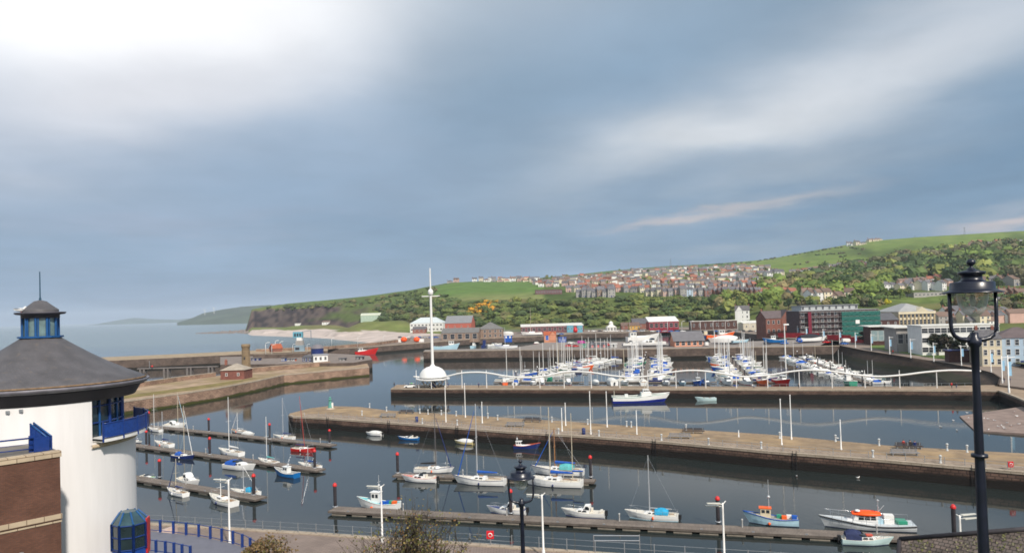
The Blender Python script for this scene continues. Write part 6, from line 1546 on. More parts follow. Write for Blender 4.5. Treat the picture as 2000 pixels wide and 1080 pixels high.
for px, py, z in ((1889, 807, .5), (1892, 817, .5), (1862, 822, 0), (1837, 834, 0), (1869, 841, 0), (1922, 818, .6), (1930, 819, .6), (1942, 822, .6), (1950, 834, .5), (1956, 832, .5), (1962, 838, .4), (1967, 827, .7), (1981, 805, 1), (1985, 813, .9), (1987, 814, .9), (1960, 835, .5), (1975, 832, .6), (1990, 829, .7), (1931, 840, .4), (1636, 857, ZT), (1556, 931, 0), (1676, 934, 0)):
    GP.put(G(px, py, z), random.uniform(0, 6), f'white gull, {ordn(gi)} of those scattered from the slipway shingle over the water', 1.0); gi += 1
g = GP.put(AD(40, 51.0, ZH(611, 40, 51.0)), 1.0, 'white gull standing on the eave of the round tower lantern', 1.3, 'gull on the tower')

for i, (px, py, w_, h_, mt_, lab) in enumerate(((499, 704, 16, 4, cardark if False else navy, 'dark low shed at the seaward end of the lock island'), (553, 705, 7, 5, royal, 'blue storage box on the lock island'), (573, 705, 6, 3.5, orange, 'orange storage box on the lock island'), (563, 705, 4, 3, whiter, 'small white hut between the blue and orange boxes'), (668, 704, 12, 3.5, pm('dark timber stack', (.05, .045, .05), .8, .2, 1), 'dark stack of lock timbers near the lock tip'), (702, 702, 14, 4.5, MATS['dark timber stack'], 'dark lock machinery housing at the tip of the lock island'))):
    q = G(px, py, 5.5); s = q.y/FL; building('store_box', lab, q, w_*s, 3, h_*s, mt_, roof='flat', rh=.3, roofm=darkroof, cols=2, rows=1, ww=.6, wh=.7, cat='storage box')
wall_thing('boundary_wall', 'brown stone boundary wall crossing the lock island behind the watchtower', [G(*p, 5.5) for p in ((495, 700), (545, 699), (600, 697))], 5.5, 2.2, 1, midstone)
wall_thing('boundary_wall', 'stone wall along the beach side of the far quay beyond the lock', [G(*p, 6.0) for p in ((500, 687), (640, 681), (735, 673), (800, 664))], 6, 1.6, 1, oldstone)

# ladders down the pier walls
ln = arcp(OT_near[1:], 60)
for i, k in enumerate((4, 11, 18, 26, 34, 43, 52)):
    p = ln[k]; dd = (ln[k+1]-ln[k]).normalized(); t = thing('quay_ladder', f'dark steel ladder, {ordn(i)} from the tip down the wall of the front stone pier', 'ladder', (p.x+dd.y*.12, p.y-dd.x*.12, 0), math.atan2(dd.y, dd.x), 'ladders of the front stone pier')
    for s_ in (-.3, .3): m = MB(); m.tube((s_, 0, -.5), (s_, 0, ZT+.5), .05, n=5); m.build('rail', black, t)
    m = MB()
    for z in range(9): m.tube((-.3, 0, .1+z*.32), (.3, 0, .1+z*.32), .03, n=4)
    m.build('rungs', black, t)
# ------------------------------------------------------------------ marina
random.seed(11)
YP = [Proto(yacht('y', L=9, cover=c_, spar=sp, detail=False, stays=False, mast=ma*1.12, mastw=1.5, canopy=ca_, hull=hu, stripe=st3, group='yachts berthed in the inner marina')) for c_, sp, ma, ca_, hu, st3 in
      ((royal, alu, 11, None, None, None), (white, white, 12, None, None, navy), (navy, alu, 10, royal, None, red), (red, alu, 11, None, None, None), (None, white, 9.5, navy, navy, white), (darkgreen, tanspar, 10.5, None, None, seagreen))]
YD = ['white yacht, blue boom cover', 'white yacht, white boom cover', 'white yacht, blue canopy', 'white yacht, red boom cover', 'navy hulled yacht', 'white yacht, dark green boom cover']
MP = [Proto(cruiser('m', L=7, canopy=ca_, fly=fl, hull=hu, rail=False, group='motor boats berthed in the inner marina', stripe=st3)) for ca_, fl, hu, st3 in ((None, False, None, None), (royal, False, None, navy), (None, True, None, red), (navy, False, lightblue, navy), (white, False, boatwhite, None))]
MD = ['white motor boat', 'white motor boat, blue canopy', 'white motor boat, raised wheelhouse', 'pale blue motor boat', 'white motor boat, white canopy']
CP = [Proto(covered('c', L=6, cover=c_, group='covered boats in the inner marina')) for c_ in (None, royal)]
CDs = ['boat under a pale cover', 'boat under a blue cover']
FPm = [Proto(fishing('f', L=8, hull=h_, mast=3, extras=False, group='small fishing boats in the inner marina', house=ho_)) for h_, ho_ in ((seagreen, white), (royal, white), (orange, white))]
FD = ['green fishing boat', 'blue fishing boat', 'orange fishing boat']
def marina_row(name, p0, p1, step, sides=(1, -1), big=1.0, mix=(.62, .26, .08, .04), skip=.04, wpon=2.0):
    a, b = G(*p0, .5), G(*p1, .5); d = b-a; Lr = d.length; d.normalize(); n = Vector((-d.y, d.x, 0)); ang = math.atan2(d.y, d.x)
    t = thing('pontoon', f'long floating marina pontoon, {name} counted from the sea', 'pontoon', (a.x, a.y, 0), ang, 'marina pontoons')
    m = MB(); m.box(0, Lr, -wpon/2, wpon/2, .3, .5); m.build('deck', planks, t)
    fm = MB(); fm.box(-.8, .8, -wpon/2, wpon/2, -.3, .3); me = fm.mesh('float', fender)
    for k in range(int(Lr/9)): o = bpy.data.objects.new('float', me); COL.objects.link(o); o.parent = t; o.location = (4+k*9, 0, 0)
    pl = MB(); pl.tube((0, 0, -1), (0, 0, 4.2), .22, n=8); pm1 = pl.mesh('pile', MATS['black pile']); cm = MB(); cm.lathe([(.3, 4.1), (.3, 4.25), (0, 4.6)], n=10); pm2 = cm.mesh('cap', white)
    for k in range(int(Lr/22)+1):
        q = thing('marina_pile', f'dark marina pile with white cap, {ordn(k)} along the {name} pontoon', 'mooring pile', a+d*(k*22+2)+n*(wpon/2+.3), 0, 'white capped marina piles'); q.location.z = 0
        for nm, mm in (('post', pm1), ('cap', pm2)): o = bpy.data.objects.new(nm, mm); COL.objects.link(o); o.parent = q
    for sg in sides:
        s = 2.0; i = 0; side = 'seaward' if sg*n.x < 0 else 'townward'
        while s < Lr:
            r = random.random(); Ls = random.uniform(5.8, 9.4)*big
            if random.random() < skip: s += step; continue
            if r < mix[0]: k = random.choices(range(6), (1.8, 7, .9, .8, .7, .6))[0]; P, ds, L0 = YP[k], YD[k], 9
            elif r < mix[0]+mix[1]: k = random.choices(range(5), (5, 1, 3.5, .8, 3))[0]; P, ds, L0 = MP[k], MD[k], 7; Ls *= .85
            elif r < mix[0]+mix[1]+mix[2]: k = random.choice((0, 0, 1)); P, ds, L0 = CP[k], CDs[k], 6; Ls *= .75
            else: k = random.choice((0, 1, 1, 2)); P, ds, L0 = FPm[k], FD[k], 8
            sc = Ls/L0; head = ang+sg*PI/2+(PI if random.random() < .35 else 0)+random.gauss(0, .04)
            p = a+d*s+n*sg*(wpon/2+.6+Ls/2); p.z = -.02
            P.put(p, head, f'{ds}, {ordn(i)} berth from wave rail, {side} side, {name} marina pontoon', sc)
            s += step*random.uniform(.9, 1.15)*(Ls/8.5); i += 1
marina_row('first', (1010, 745), (1185, 701), 4.4)
marina_row('second', (1258, 744), (1268, 697), 4.1, big=1.05)
marina_row('third', (1463, 742), (1423, 697), 4.1, big=1.0)
marina_row('fourth', (1696, 748), (1552, 697), 5.2, sides=(1, -1), big=.78, mix=(.12, .70, .14, .04))
# boats lying stern on to the wave rail pier
FR = [(985, 'f2', 7), (1008, 'm1', 7), (1042, 'm0', 7.5), (1060, 'm2', 6), (1112, 'm2', 7), (1166, 'c0', 6.5), (1197, 'c0', 9), (1222, 'y5', 9), (1260, 'y1', 10), (1306, 'm0', 7.5), (1338, 'm3', 6.5), (1368, 'f1', 7.5), (1385, 'm1', 7), (1428, 'm4', 9), (1465, 'm2', 9), (1498, 'f2', 9), (1534, 'red', 9), (1668, 'f0', 9)]
for i, (px, k, L_) in enumerate(FR):
    py = 752.5 if px != 1534 else 751.5; p = G(px, py, 0); p.y += 3.5
    hd = math.radians(random.choice((82, 96, -85, -95)))
    if k == 'red': t = fishing('small dark red hulled boat with white wheelhouse beyond the wave rail', L=L_, hull=red, extras=False, mast=5, stripe=red); t.location = p; t.rotation_euler.z = -1.4; continue
    j = int(k[1]); P, ds, L0 = {'y': (YP, YD, 9), 'm': (MP, MD, 7), 'c': (CP, CDs, 6), 'f': (FPm, FD, 8)}[k[0]]
    P[j].put(p, hd, f'{ds[j]}, {ordn(i)} from sea in the line beyond the wave rail', L_/L0)
a, b = G(965, 748.5, .5), G(1180, 748.0, .5)
for (x0, x1, lab) in ((965, 1140, 'seaward'), (1150, 1400, 'middle'), (1405, 1540, 'townward')):
    a, b = G(x0, 745.5, .5), G(x1, 745.5, .5); t = thing('pontoon', f'low walkway pontoon parallel to the wave rail pier, {lab} stretch', 'pontoon', (a.x, a.y, 0), math.atan2((b-a).y, (b-a).x), 'marina pontoons'); m = MB(); m.box(0, (b-a).length, -.9, .9, .25, .5); m.build('deck', planks, t)
    m = MB(); m.box(2, (b-a).length-2, -.7, .7, -.3, .25); m.build('float', fender, t)
# few boats against the dock wall
for i, (px, py, k, sc, hd) in enumerate(((1195, 699, 4, 1.2, 3), (1160, 697, 0, 1.2, 175), (1460, 691, 2, 1.0, 90), (1240, 693, 1, 1.1, 10))):
    MP[k].put(G(px, py, 0), math.radians(hd), f'{MD[k]}, {ordn(i)} of those lying below the dark dock wall', sc)
# moored flotilla behind the dock pier (inner dock), and boats on hardstanding
DK = [(868, 683, 'f', 'pale blue and white fishing boat in the inner dock beside the tall white mast', dict(L=19, hull=lightblue, house=white, mast=5, hx=.3, hh=2.6), 2),
      (925, 679, 'f', 'pale green and white fishing boat in the inner dock', dict(L=11, hull=lightblue, house=white, mast=3, extras=False), 80),
      (965, 676, 'm', 'white motor boat against the north quay of the inner dock', dict(L=12), 20), (990, 680, 'y', 'low white yacht in the inner dock behind the dock pier', dict(L=16, mast=14, cover=None, detail=False, stays=False), 178),
      (1048, 674, 'm', 'maroon and white motor boat in the inner dock', dict(L=13, hull=pm('maroon gelcoat', (.12, .02, .04), .4, .1, 2)), 85)]
for px, py, k, lab, kw, hd in DK:
    t = {'f': fishing, 'm': cruiser, 'y': yacht}[k](lab, **kw); put(t, px, py, hd)
t = thing('workboat', 'navy work vessel with dark mast against the north quay of the inner dock', 'workboat'); m, deck = hullmesh(11, 3.6, 1.6); m.build('hull', [navy, antifoul, MATS['worn deck']], t); m = MB(); m.box(-1, 2, -1, 1, 1.5, 5.5); m.build('wheelhouse', navy, t); m = MB(); m.tube((0, 0, 5), (0, 0, 9), .12, n=5); m.build('mast', navy, t); put(t, 946, 678, 80)
HS = [(1040, 655, 'y', 'white keel yacht with tall pale mast standing ashore by the long low building', dict(L=17, mast=22, cover=None, spar=tanspar, boom=False, detail=False, stays=False), 182),
      (990, 656, 'c', 'white boat ashore above a blue and white block on the north quay', dict(L=12), 170), (1253, 668, 'f', 'big white and navy fishing boat propped ashore behind the second marina pontoon', dict(L=19, hull=white, house=white, stripe=navy, mast=9, hx=-.28, hh=3), 8),
      (1270, 676, 'm', 'long white cruiser ashore on the dock pier', dict(L=17, H=1.6), 178), (1235, 677, 'm', 'white cruiser ashore on the dock pier behind the second marina pontoon', dict(L=11), 5),
      (1379, 663, 'f', 'blue fishing boat behind the orange walled building', dict(L=13, hull=pm('bright blue gelcoat', (0, 0, 0)), house=MATS['cream wheelhouse'], mast=5, hh=2.6), 85), (1404, 663, 'f', 'white and rust orange fishing boat beyond the orange walled building', dict(L=17, hull=orange, house=white, mast=7, hh=2.6), 4),
      (1415, 671, 'c', 'pale covered boat ashore on the dock pier', dict(L=15), 175), (1445, 671, 'm', 'pale blue boat ashore on the dock pier', dict(L=9, hull=lightblue), 10), (1515, 671, 'f', 'small blue and red boat ashore near the bend of the dock pier', dict(L=11, hull=pm('bright blue gelcoat', (0, 0, 0)), mast=1, extras=False), 170),
      (1560, 669, 'm', 'blue boat with a cradle ashore by the promenade', dict(L=8, hull=royal, canopy=royal), 80), (1585, 668, 'c', 'long dark covered boat ashore by the promenade', dict(L=14, cover=dk), 3)]
for px, py, k, lab, kw, hd in HS:
    t = {'f': fishing, 'm': cruiser, 'y': yacht, 'c': covered}[k](lab, **kw); put(t, px, py, hd, 5.9); t.location.z = 6.5
bpx('dock_office', 'salmon walled building with big grey slate roof on the dock pier', 1318, 1374, 676.5, 664, 648, 12, orangew, z=5.5, roofm=pm('plain grey slates', (.15, .145, .155), .7, .12, .4), cols=5, rows=1, ww=1.8, wh=2.4, ov=.8)
bpx('dock_hut', 'dark little hut beside the salmon walled building on the dock pier', 1309, 1320, 675, 667, 665, 4, navy, z=5.5, roof='flat', roofm=darkroof, cols=2, rows=1)
bpx('quay_cottage', 'salmon gabled hut with a blue door by the first marina pontoon', 1063, 1086, 666, 654, 648, 6, orangew, z=5.5, roofm=MATS['red clay roof tile'], cols=2, rows=1, ww=2, wh=3, winm=royal, fgable=(2.0, 4.5, 2.4))
bpx('blue_container', 'bright blue shipping container beside the salmon gabled hut', 1091, 1106, 666.5, 659.5, 659, 4, royal, z=5.5, roof='flat', roofm=royal, cols=5, rows=1, ww=.2, wh=2, winm=navy, cat='container')
def carset(lst, z):
    for px, py, colr, van, lab, rz in lst:
        t = car(lab, colr, van=van, L=5.2 if van else 4.3); t.location = G(px, py, z); t.location.z += .03; t.rotation_euler.z = rz
silver = pm('silver car paint', (.45, .46, .48), .3, .05, 2, metal=.5); carred = pm('red car paint', (.5, .02, .02), .3, .05, 2); carblue = pm('blue car paint', (.03, .12, .4), .3, .05, 2); cardark = pm('dark car paint', (.03, .03, .04), .3, .05, 2); purple = pm('magenta paint', (.4, .03, .25), .4, .1, 2)
carset([(1115, 671, white, 0, 'white car parked on the quay near the blue container', .2), (1136, 671, purple, 1, 'magenta van on the quay behind the first marina pontoon', .1), (1158, 671.5, cardark, 0, 'dark car on the quay beyond the magenta van', 0), (1111, 677, carred, 0, 'red car on the dock pier below the blue container', .1), (1124, 677.5, carred, 0, 'dark red car near the green skip', .3),
        (1183, 676, carred, 1, 'red vehicle at the end of the grey sheds on the dock pier', 0), (1380, 675, white, 1, 'white van beside the salmon walled building', 1.4), (1532, 672, carblue, 0, 'blue car by the bend of the dock pier', 0), (1498, 673, cardark, 0, 'dark car on the dock pier by the marina gate', .2), (1548, 657, carblue, 0, 'blue car by the red hoarding', 0), (1534, 657, cardark, 0, 'dark car by the red hoarding', .1),
        (1654, 668, white, 1, 'white van on the promenade at the end of the red hoarding', .1), (1649, 673, carblue, 0, 'blue car beside the white van on the promenade', .3), (1614, 670, carred, 0, 'dark red car parked alone on the promenade', .2)], 5.7)
for px, lab in ((1152, 'first'), (1175, 'second')):
    pass
bpx('skip', 'green waste skip on the dock pier', 1138, 1146, 679, 673, 672.5, 2.5, seagreen, z=5.5, roof='flat', roofm=seagreen, cat='skip', cols=2, rows=1, ww=.3, wh=1, winm=darkgreen)
bpx('net_store', 'grey netting store with red ends on the dock pier', 1151, 1186, 679, 673, 670, 4, pm('grey netting', (.12, .12, .14), .9, .3, 1), z=5.5, roofm=darkroof, cols=3, rows=1, winm=red)
bpx('white_crate', 'pale grey box container on the dock pier', 1192, 1205, 679, 672, 671.5, 3, pm('pale grey box', (.45, .45, .44), .7, .1, 1), z=5.5, roof='flat', roofm=white, cat='container', cols=1, rows=1, ww=1, wh=1.5)
t = thing('oil_tank', 'orange and white quayside tank at the north wall beyond the harbour mouth', 'tank'); 
for i, (px, sg) in enumerate(((783, 1), (820, -1))):
    t = thing('buoy', f'large orange red navigation buoy with white box, {ordn(i)} from the sea on the north quay', 'buoy', G(px+6*sg, 668, 5.5), 0, 'orange buoys on the north quay'); s = t.location.y/FL
    m = MB(); m.lathe([(0, 0), (5*s, 1.5*s), (6.5*s, 5*s), (5*s, 8.5*s), (0, 10.5*s)], n=16); m.build('float', MATS['signal orange'], t)
    m = MB(); m.box(-14*s if sg > 0 else 5*s, -5*s if sg > 0 else 14*s, -2*s, 2*s, 0, 6*s); m.build('box', white, t)
for o in [o for o in COL.objects if o.get('category') == 'tank']: bpy.data.objects.remove(o)
# ------------------------------------------------------------------ buildings beyond the harbour
def hb(*a, **k):
    """building whose ground is the terrain seen at its foot"""
    name, label, px0, px1, pyb = a[:5]; q = hit((px0+px1)/2, pyb, 250, 2600)
    D = q.y if q else 700
    p, w, s = PB_(px0, px1, pyb, D=D); pye, pyr, d, wall = a[5:9]
    rotd = k.pop('rotd', 0)
    return building(name, label, p, w, d, max(1.5, (pyb-pye)*s), wall, rh=max(.4, (pye-pyr)*s), rot=math.radians(rotd), base=-4, **k)
hb('barrel_shed', 'long pale green arched shed below the cliffs behind the beach', 704, 765, 624.5, 616, 611, 12, greenmetal, roof='round', roofm=pm('pale cream sheeting', (.52, .55, .44), .5, .1, .5), cols=10, rows=1, ww=.5, wh=2, winm=greenmetal, rotd=-4)
hb('beach_house', 'white bungalow cluster at the foot of the headland cliffs', 628, 653, 634, 629, 626, 14, whiter, roof='gable', roofm=browntile, cols=4, rows=1, rotd=-10)
hb('beach_house', 'low white beach hut row by the foot of the cliffs', 576, 596, 635.5, 631.5, 630, 10, whiter, roof='flat', roofm=roofwhite, cols=5, rows=1)
ZQ = 5.5
bpx('office_block', 'white two storey office with pale blue grey roof behind the harbour mouth', 800, 866, 648, 631, 620, 22, whiter, z=ZQ, roof='hip', roofm=metalroof, cols=9, rows=2, ww=2.4, wh=1.6, rotd=-8)
bpx('brick_annex', 'low brick annex with grey roof in front of the white office', 806, 832, 650, 643, 638, 12, redbrick, z=ZQ, roofm=slate, cols=3, rows=1)
bpx('warehouse', 'large red gabled warehouse with grey roof by the dock', 869, 921, 649, 631, 617, 28, pm('red cladding', (.42, .11, .075), .7, .12, .4), z=ZQ, roofm=pm('pale slate sheet', (.22, .225, .235), .6, .12, .4), cols=4, rows=1, ww=1.2, wh=4, rotd=-6, winm=redsand)
bpx('stone_sheds', 'long sandstone shed range with grey roof facing the inner dock', 862, 935, 663, 650, 641, 16, sandstone, z=ZQ, roofm=pm('shed slates', (.16, .155, .15), .8, .15, .4), cols=5, rows=1, ww=3.4, wh=4, zwin=-1, rotd=-5)
bpx('pyramid_hall', 'sandstone hall with pyramid slate roof and small cap', 932, 983, 660, 643, 629, 26, sandstone, z=ZQ, roof='hip', roofm=MATS['shed slates'], cols=5, rows=2, ww=1.6, wh=2)
bpx('blue_white_block', 'blue and white block under the boat ashore on the north quay', 985, 1000, 662, 655, 654.5, 6, royal, z=ZQ, roof='flat', roofm=white, cat='container', cols=2, rows=1, winm=white)
bpx('retail_shed', 'long low maroon fronted building with flat white roof behind the docks', 1018, 1140, 649, 637, 633, 24, pm('maroon cladding', (.16, .05, .06), .6, .12, .5), z=ZQ, roof='mono', roofm=roofwhite, cols=12, rows=1, ww=3, wh=3, winm=pm('dark shopfront', (.05, .035, .04), .2, .3, 2))
bpx('retail_shed', 'brick shed with grey roof lights behind the long white roofed building', 1052, 1112, 641, 630, 626, 20, redbrick, z=ZQ, roof='mono', roofm=MATS['plain grey slates'], cols=5, rows=1)
bpx('blue_kiosk', 'bright blue kiosk beside the long white roofed building', 1108, 1120, 649, 636, 635, 6, pm('teal blue cladding', (0, 0, 0)), z=ZQ, roof='flat', roofm=lightblue, cols=2, rows=1)
bpx('blue_kiosk', 'second bright blue kiosk next to the red buoy', 1128, 1138, 649, 636, 635, 6, MATS['teal blue cladding'], z=ZQ, roof='flat', roofm=lightblue, cols=2, rows=1)
t = thing('buoy', 'round dark red buoy ashore between the blue kiosks', 'buoy', G(1124, 650, ZQ)); s = t.location.y/FL; m = MB(); m.lathe([(0, 0), (4*s, 2*s), (4.5*s, 5*s), (3*s, 9*s), (0, 12*s)], n=14); m.build('float', red, t)
t = building('bandstand', 'white bandstand with tiered pyramid roof beyond the inner dock', G(1195, 647, ZQ), 9, 9, 4, white, roof='hip', rh=3.2, roofm=roofwhite, cols=3, rows=1, ww=2, wh=2.6, winm=pm('open bay', (.2, .2, .2), .8, .1, 2))
m = MB(); m.lathe([(2.2, 6), (1.8, 7.8), (2.4, 7.9), (0, 10)], (0, 4.5, 0), 8, sm=False); m.build('cupola', white, t)
bpx('cafe', 'yellow fronted building beyond the inner dock', 1230, 1250, 644, 636, 630, 10, pm('ochre render', (.55, .33, .08), .8, .1, .5), z=ZQ, roofm=browntile, cols=3, rows=1)
bpx('brick_shed', 'low brick shed with brown roof beside the yellow building', 1214, 1232, 643, 636, 630, 10, redbrick, z=ZQ, roofm=browntile, cols=2, rows=1)
bpx('shop_hall', 'red fronted hall with white canopy roof beyond the inner dock', 1268, 1326, 644, 628, 619, 16, pm('crimson front', (.24, .015, .03), .5, .1, .5), z=ZQ, roof='mono', roofm=white, cols=6, rows=1, ww=3.2, wh=4, winm=MATS['dark shopfront'])
bpx('brick_shed', 'dark roofed shed adjoining the red fronted hall', 1236, 1268, 642, 632, 622, 14, redbrick, z=ZQ, roofm=darkroof, cols=3, rows=1)
bpx('arcade', 'long white canopied walkway building towards the white house', 1350, 1440, 643, 627, 625, 8, brick('dark red wall', (.10, .045, .035), (.08, .035, .03), (.06, .05, .04), .5, .3), z=ZQ, roof='flat', roofm=roofwhite, cols=8, rows=1, ww=1.4, wh=3)
bpx('white_house', 'tall white gabled house rising above the sheds at the foot of the woods', 1437, 1464, 632, 606, 597, 10, whiter, z=8, roofm=slate, cols=3, rows=3, ww=1.2, wh=2.2, rotd=-18, side=1, chim=2, fgable=(-3, 6, 4.5))
bpx('white_shed', 'broad white roofed shed behind the red gabled brick building', 1466, 1512, 628, 612, 604, 24, whiter, z=7, roofm=roofwhite, cols=3, rows=1, rotd=20)
bpx('white_shed', 'low cream shed on the upper quay beside the brick building', 1452, 1490, 645, 631, 627, 14, pm('cream sheet', (.52, .48, .38), .7, .1, .5), z=ZQ, roof='mono', roofm=roofwhite, cols=3, rows=1)
bpx('brick_hall', 'red brick hall with twin gables beside the scaffolded block', 1497, 1566, 655, 621, 607, 20, redbrick, z=ZQ, roofm=pm('brown grey slates', (.13, .10, .10), .8, .15, .4), cols=7, rows=2, ww=1.4, wh=2.2, fgable=(2.5, 8, 5.5), chim=1)
# scaffolded block with green netting
p, w, s = PB_(1563, 1717, 657, ZQ)
sb = building('scaffolded_building', 'scaffolded block half wrapped in green netting with grey penthouse storey', p, w, 22, 54*s-1.0, brick('unfinished block wall', (.12, .075, .075), (.085, .06, .065), (.06, .05, .055), .5, .25), roof='flat', roofm=pm('grey roof sheet', (.26, .27, .28), .7, .1, .4), cols=12, rows=4, ww=1.7, wh=1.8, base=-2)
Hs = 54*s-1.0; hf = Hs*.95
pen = MB(); pen.box(-w*.44, w*.28, 4, 20, Hs+.35, Hs+.35+9*s); pn = pen.build('penthouse', pm('penthouse cladding', (.42, .44, .44), .6, .08, .4), sb)
pr_ = MB(); pr_.box(-w*.45, w*.29, 3.2, 20.8, Hs+.36+9*s, Hs+.7+9*s); pr_.build('roof', MATS['grey roof sheet'], pn)
for k in range(9): o = bpy.data.objects.new('window', winmesh(1.5, 1.8)); COL.objects.link(o); o.parent = pn; o.location = (-w*.42+k*w*.68/8, 3.97, Hs+.35+4.5*s)
for k in range(5):
    z = hf*(k+1)/5; m = MB(); m.box(-w/2-.3, w/2+.3, -1.7, -.5, z-.12, z); m.build('scaffold_deck', pm('scaffold board', (.35, .36, .33), .8, .15, .5), sb)
for k in range(22):
    m = MB(); x = -w/2+w*k/21; m.tube((x, -1.7, 0), (x, -1.7, hf+1), .07, n=4); m.build('scaffold_pole', galv, sb)
nm_ = pm('green debris netting', (.010, .105, .085), .8, .3, .5, stretch=(1, 1, 3))
for k in range(5):
    z0, z1 = hf*k/5+.15, hf*(k+1)/5-.2; m = MB(); n_ = 24; rows = []
    for i in range(n_+1): x = lerp(w*.02, w/2+.3, i/n_); b_ = .12*math.sin(i*1.7+k); rows.append([(x, -1.85+b_, z0), (x, -1.95-b_, (z0+z1)/2), (x, -1.82, z1)])
    m.loft(rows, 0, False, False, False); m.build('netting', nm_, sb)
m = MB(); m.box(-w*.41, -w*.37, -2.6, -1.9, 0, hf*1.02); m.build('hoist', pm('hoist red', (.17, .01, .03), .5, .1, 1), sb)
m = MB(); m.box(w*.19, w*.24, -2.1, -1.95, hf*.5, hf*.65); m.build('sign', white, sb)
for i, (x0, x1, yb) in enumerate(((1520, 1600, 659), (1616, 1662, 664), (1662, 1702, 669))):
    a, b = G(x0, yb, 5.55), G(x1, yb+1, 5.5); d_ = b-a; t = thing('hoarding', f'bright red site hoarding, {ordn(i)} run from the sea below the scaffolded block', 'hoarding', a, math.atan2(d_.y, d_.x), 'red site hoardings'); m = MB(); Lh = d_.length
    m.box(0, Lh, -.05, .05, 0, 3.0); m.build('panel', pm('hoarding red', (.30, .012, .02), .6, .3, .3), t)
    for k in range(int(Lh/4)): m = MB(); m.box(k*4-.06, k*4+.06, -.12, -.05, 0, 3.1); m.build('post', MATS['hoarding red'], t)
# round fronted hall, offices, civic building
bpx('exhibition_hall', 'long low dark brick hall with white rimmed flat roof behind the dark trees', 1706, 1762, 676, 638, 636, 18, brick('dark hall brick', (.10, .045, .04), (.08, .035, .03), (.06, .05, .045), .5, .3), z=4.9, roof='flat', roofm=roofwhite, cols=5, rows=1, ww=3.2, wh=5, winm=pm('pale curtain glass', (.25, .33, .35), .2, .15, .6), ov=1.6, rotd=-14)
bpx('exhibition_hall', 'pale grey walled hall wing with white roof edge behind the dark trees', 1756, 1842, 687, 640, 638, 18, greyr, z=4.8, roof='flat', roofm=roofwhite, cols=6, rows=1, ww=2, wh=4, ov=1.2, rotd=-12)
bpx('office_block', 'white banded office block seen through the street lamp bracket', 1808, 1946, 692, 636, 634, 16, whiter, z=4.8, roof='flat', roofm=roofwhite, cols=12, rows=3, ww=2.4, wh=1.9, rotd=-10)
hb('civic_building', 'cream classical civic building with pilasters, small pediment and grey roof', 1757, 1826, 648, 608, 592, 30, creamr, roof='hip', roofm=pm('pale grey lead roof', (.34, .34, .33), .6, .1, .3), cols=9, rows=2, ww=1.4, wh=3.2, zwin=4, ov=.8)
cb = [o for o in COL.objects if o.get('category') == 'building' and o.get('label', '').startswith('cream classical')][0]
q = hit(1791, 648, 250, 2600); s = q.y/FL; w = 69*s; hh = 40*s
for k in range(10): m = MB(); x = -w/2+w*k/9; m.box(x-.45, x+.45, -.5, -.05, -4, hh-.6); m.build('pilaster', pm('pilaster stone', (.40, .32, .20), .8, .12, .5), cb)
m = MB(); m.box(-w/2-.6, w/2+.6, -.9, -.05, hh-1.6, hh-.1); m.build('cornice', creamr, cb)
m = MB(); m.add([(-w*.02, -.8, hh), (w*.32, -.8, hh), (w*.15, -.8, hh+9*s), (-w*.02, 8, hh), (w*.32, 8, hh), (w*.15, 8, hh+9*s)], [(0, 1, 2), (0, 2, 5, 3), (1, 4, 5, 2)]); m.build('pediment', creamr, cb)
hb('brick_block', 'dark roofed block adjoining the cream civic building', 1700, 1757, 652, 625, 612, 20, brick('dark hall brick', (0, 0, 0), (0, 0, 0), (0, 0, 0)), roofm=darkroof, cols=4, rows=2)
bpx('quayside_house', 'pale blue three storey house with grey roof at the bend of the promenade', 1954, 2040, 716, 660, 640, 14, bluer, z=3.4, roof='hip', roofm=MATS['brown grey slates'], cols=6, rows=3, ww=1.1, wh=1.9, rotd=-24, side=2, door=True)
bpx('quayside_house', 'cream gabled house with chimney next to the pale blue house', 1922, 1956, 716, 662, 646, 14, creamr, z=3.6, roofm=slate, cols=3, rows=3, ww=1.0, wh=1.8, rotd=-16, chim=2)
t = thing('shelter', 'dark roofed shelter under the offices by the promenade', 'shelter', G(1895, 707, 4.2), -.2); m = MB(); m.box(-7, 7, 0, 4, 0, 4.2); m.build('wall', MATS['dark hall brick'], t); m = MB(); m.box(-7.5, 7.5, -.5, 4.5, 4.21, 4.5); m.build('roof', navy, t)
# lawns
m = MB(); pts = [G(px, py, 5.0) for px, py in ((1700, 680), (1750, 687), (1820, 696), (1912, 704), (1912, 695), (1820, 683), (1750, 676), (1700, 673))]
m.prism([(p.x, p.y, interp([260, 380], [4.1, 5.62], p.y)+.12) for p in pts], 3, 5); tag(m.build('grass', pm('lawn', (.11, .17, .035), .95, .25, .5)), 'mown grass verge between the promenade and the halls', 'grass', kind='stuff')
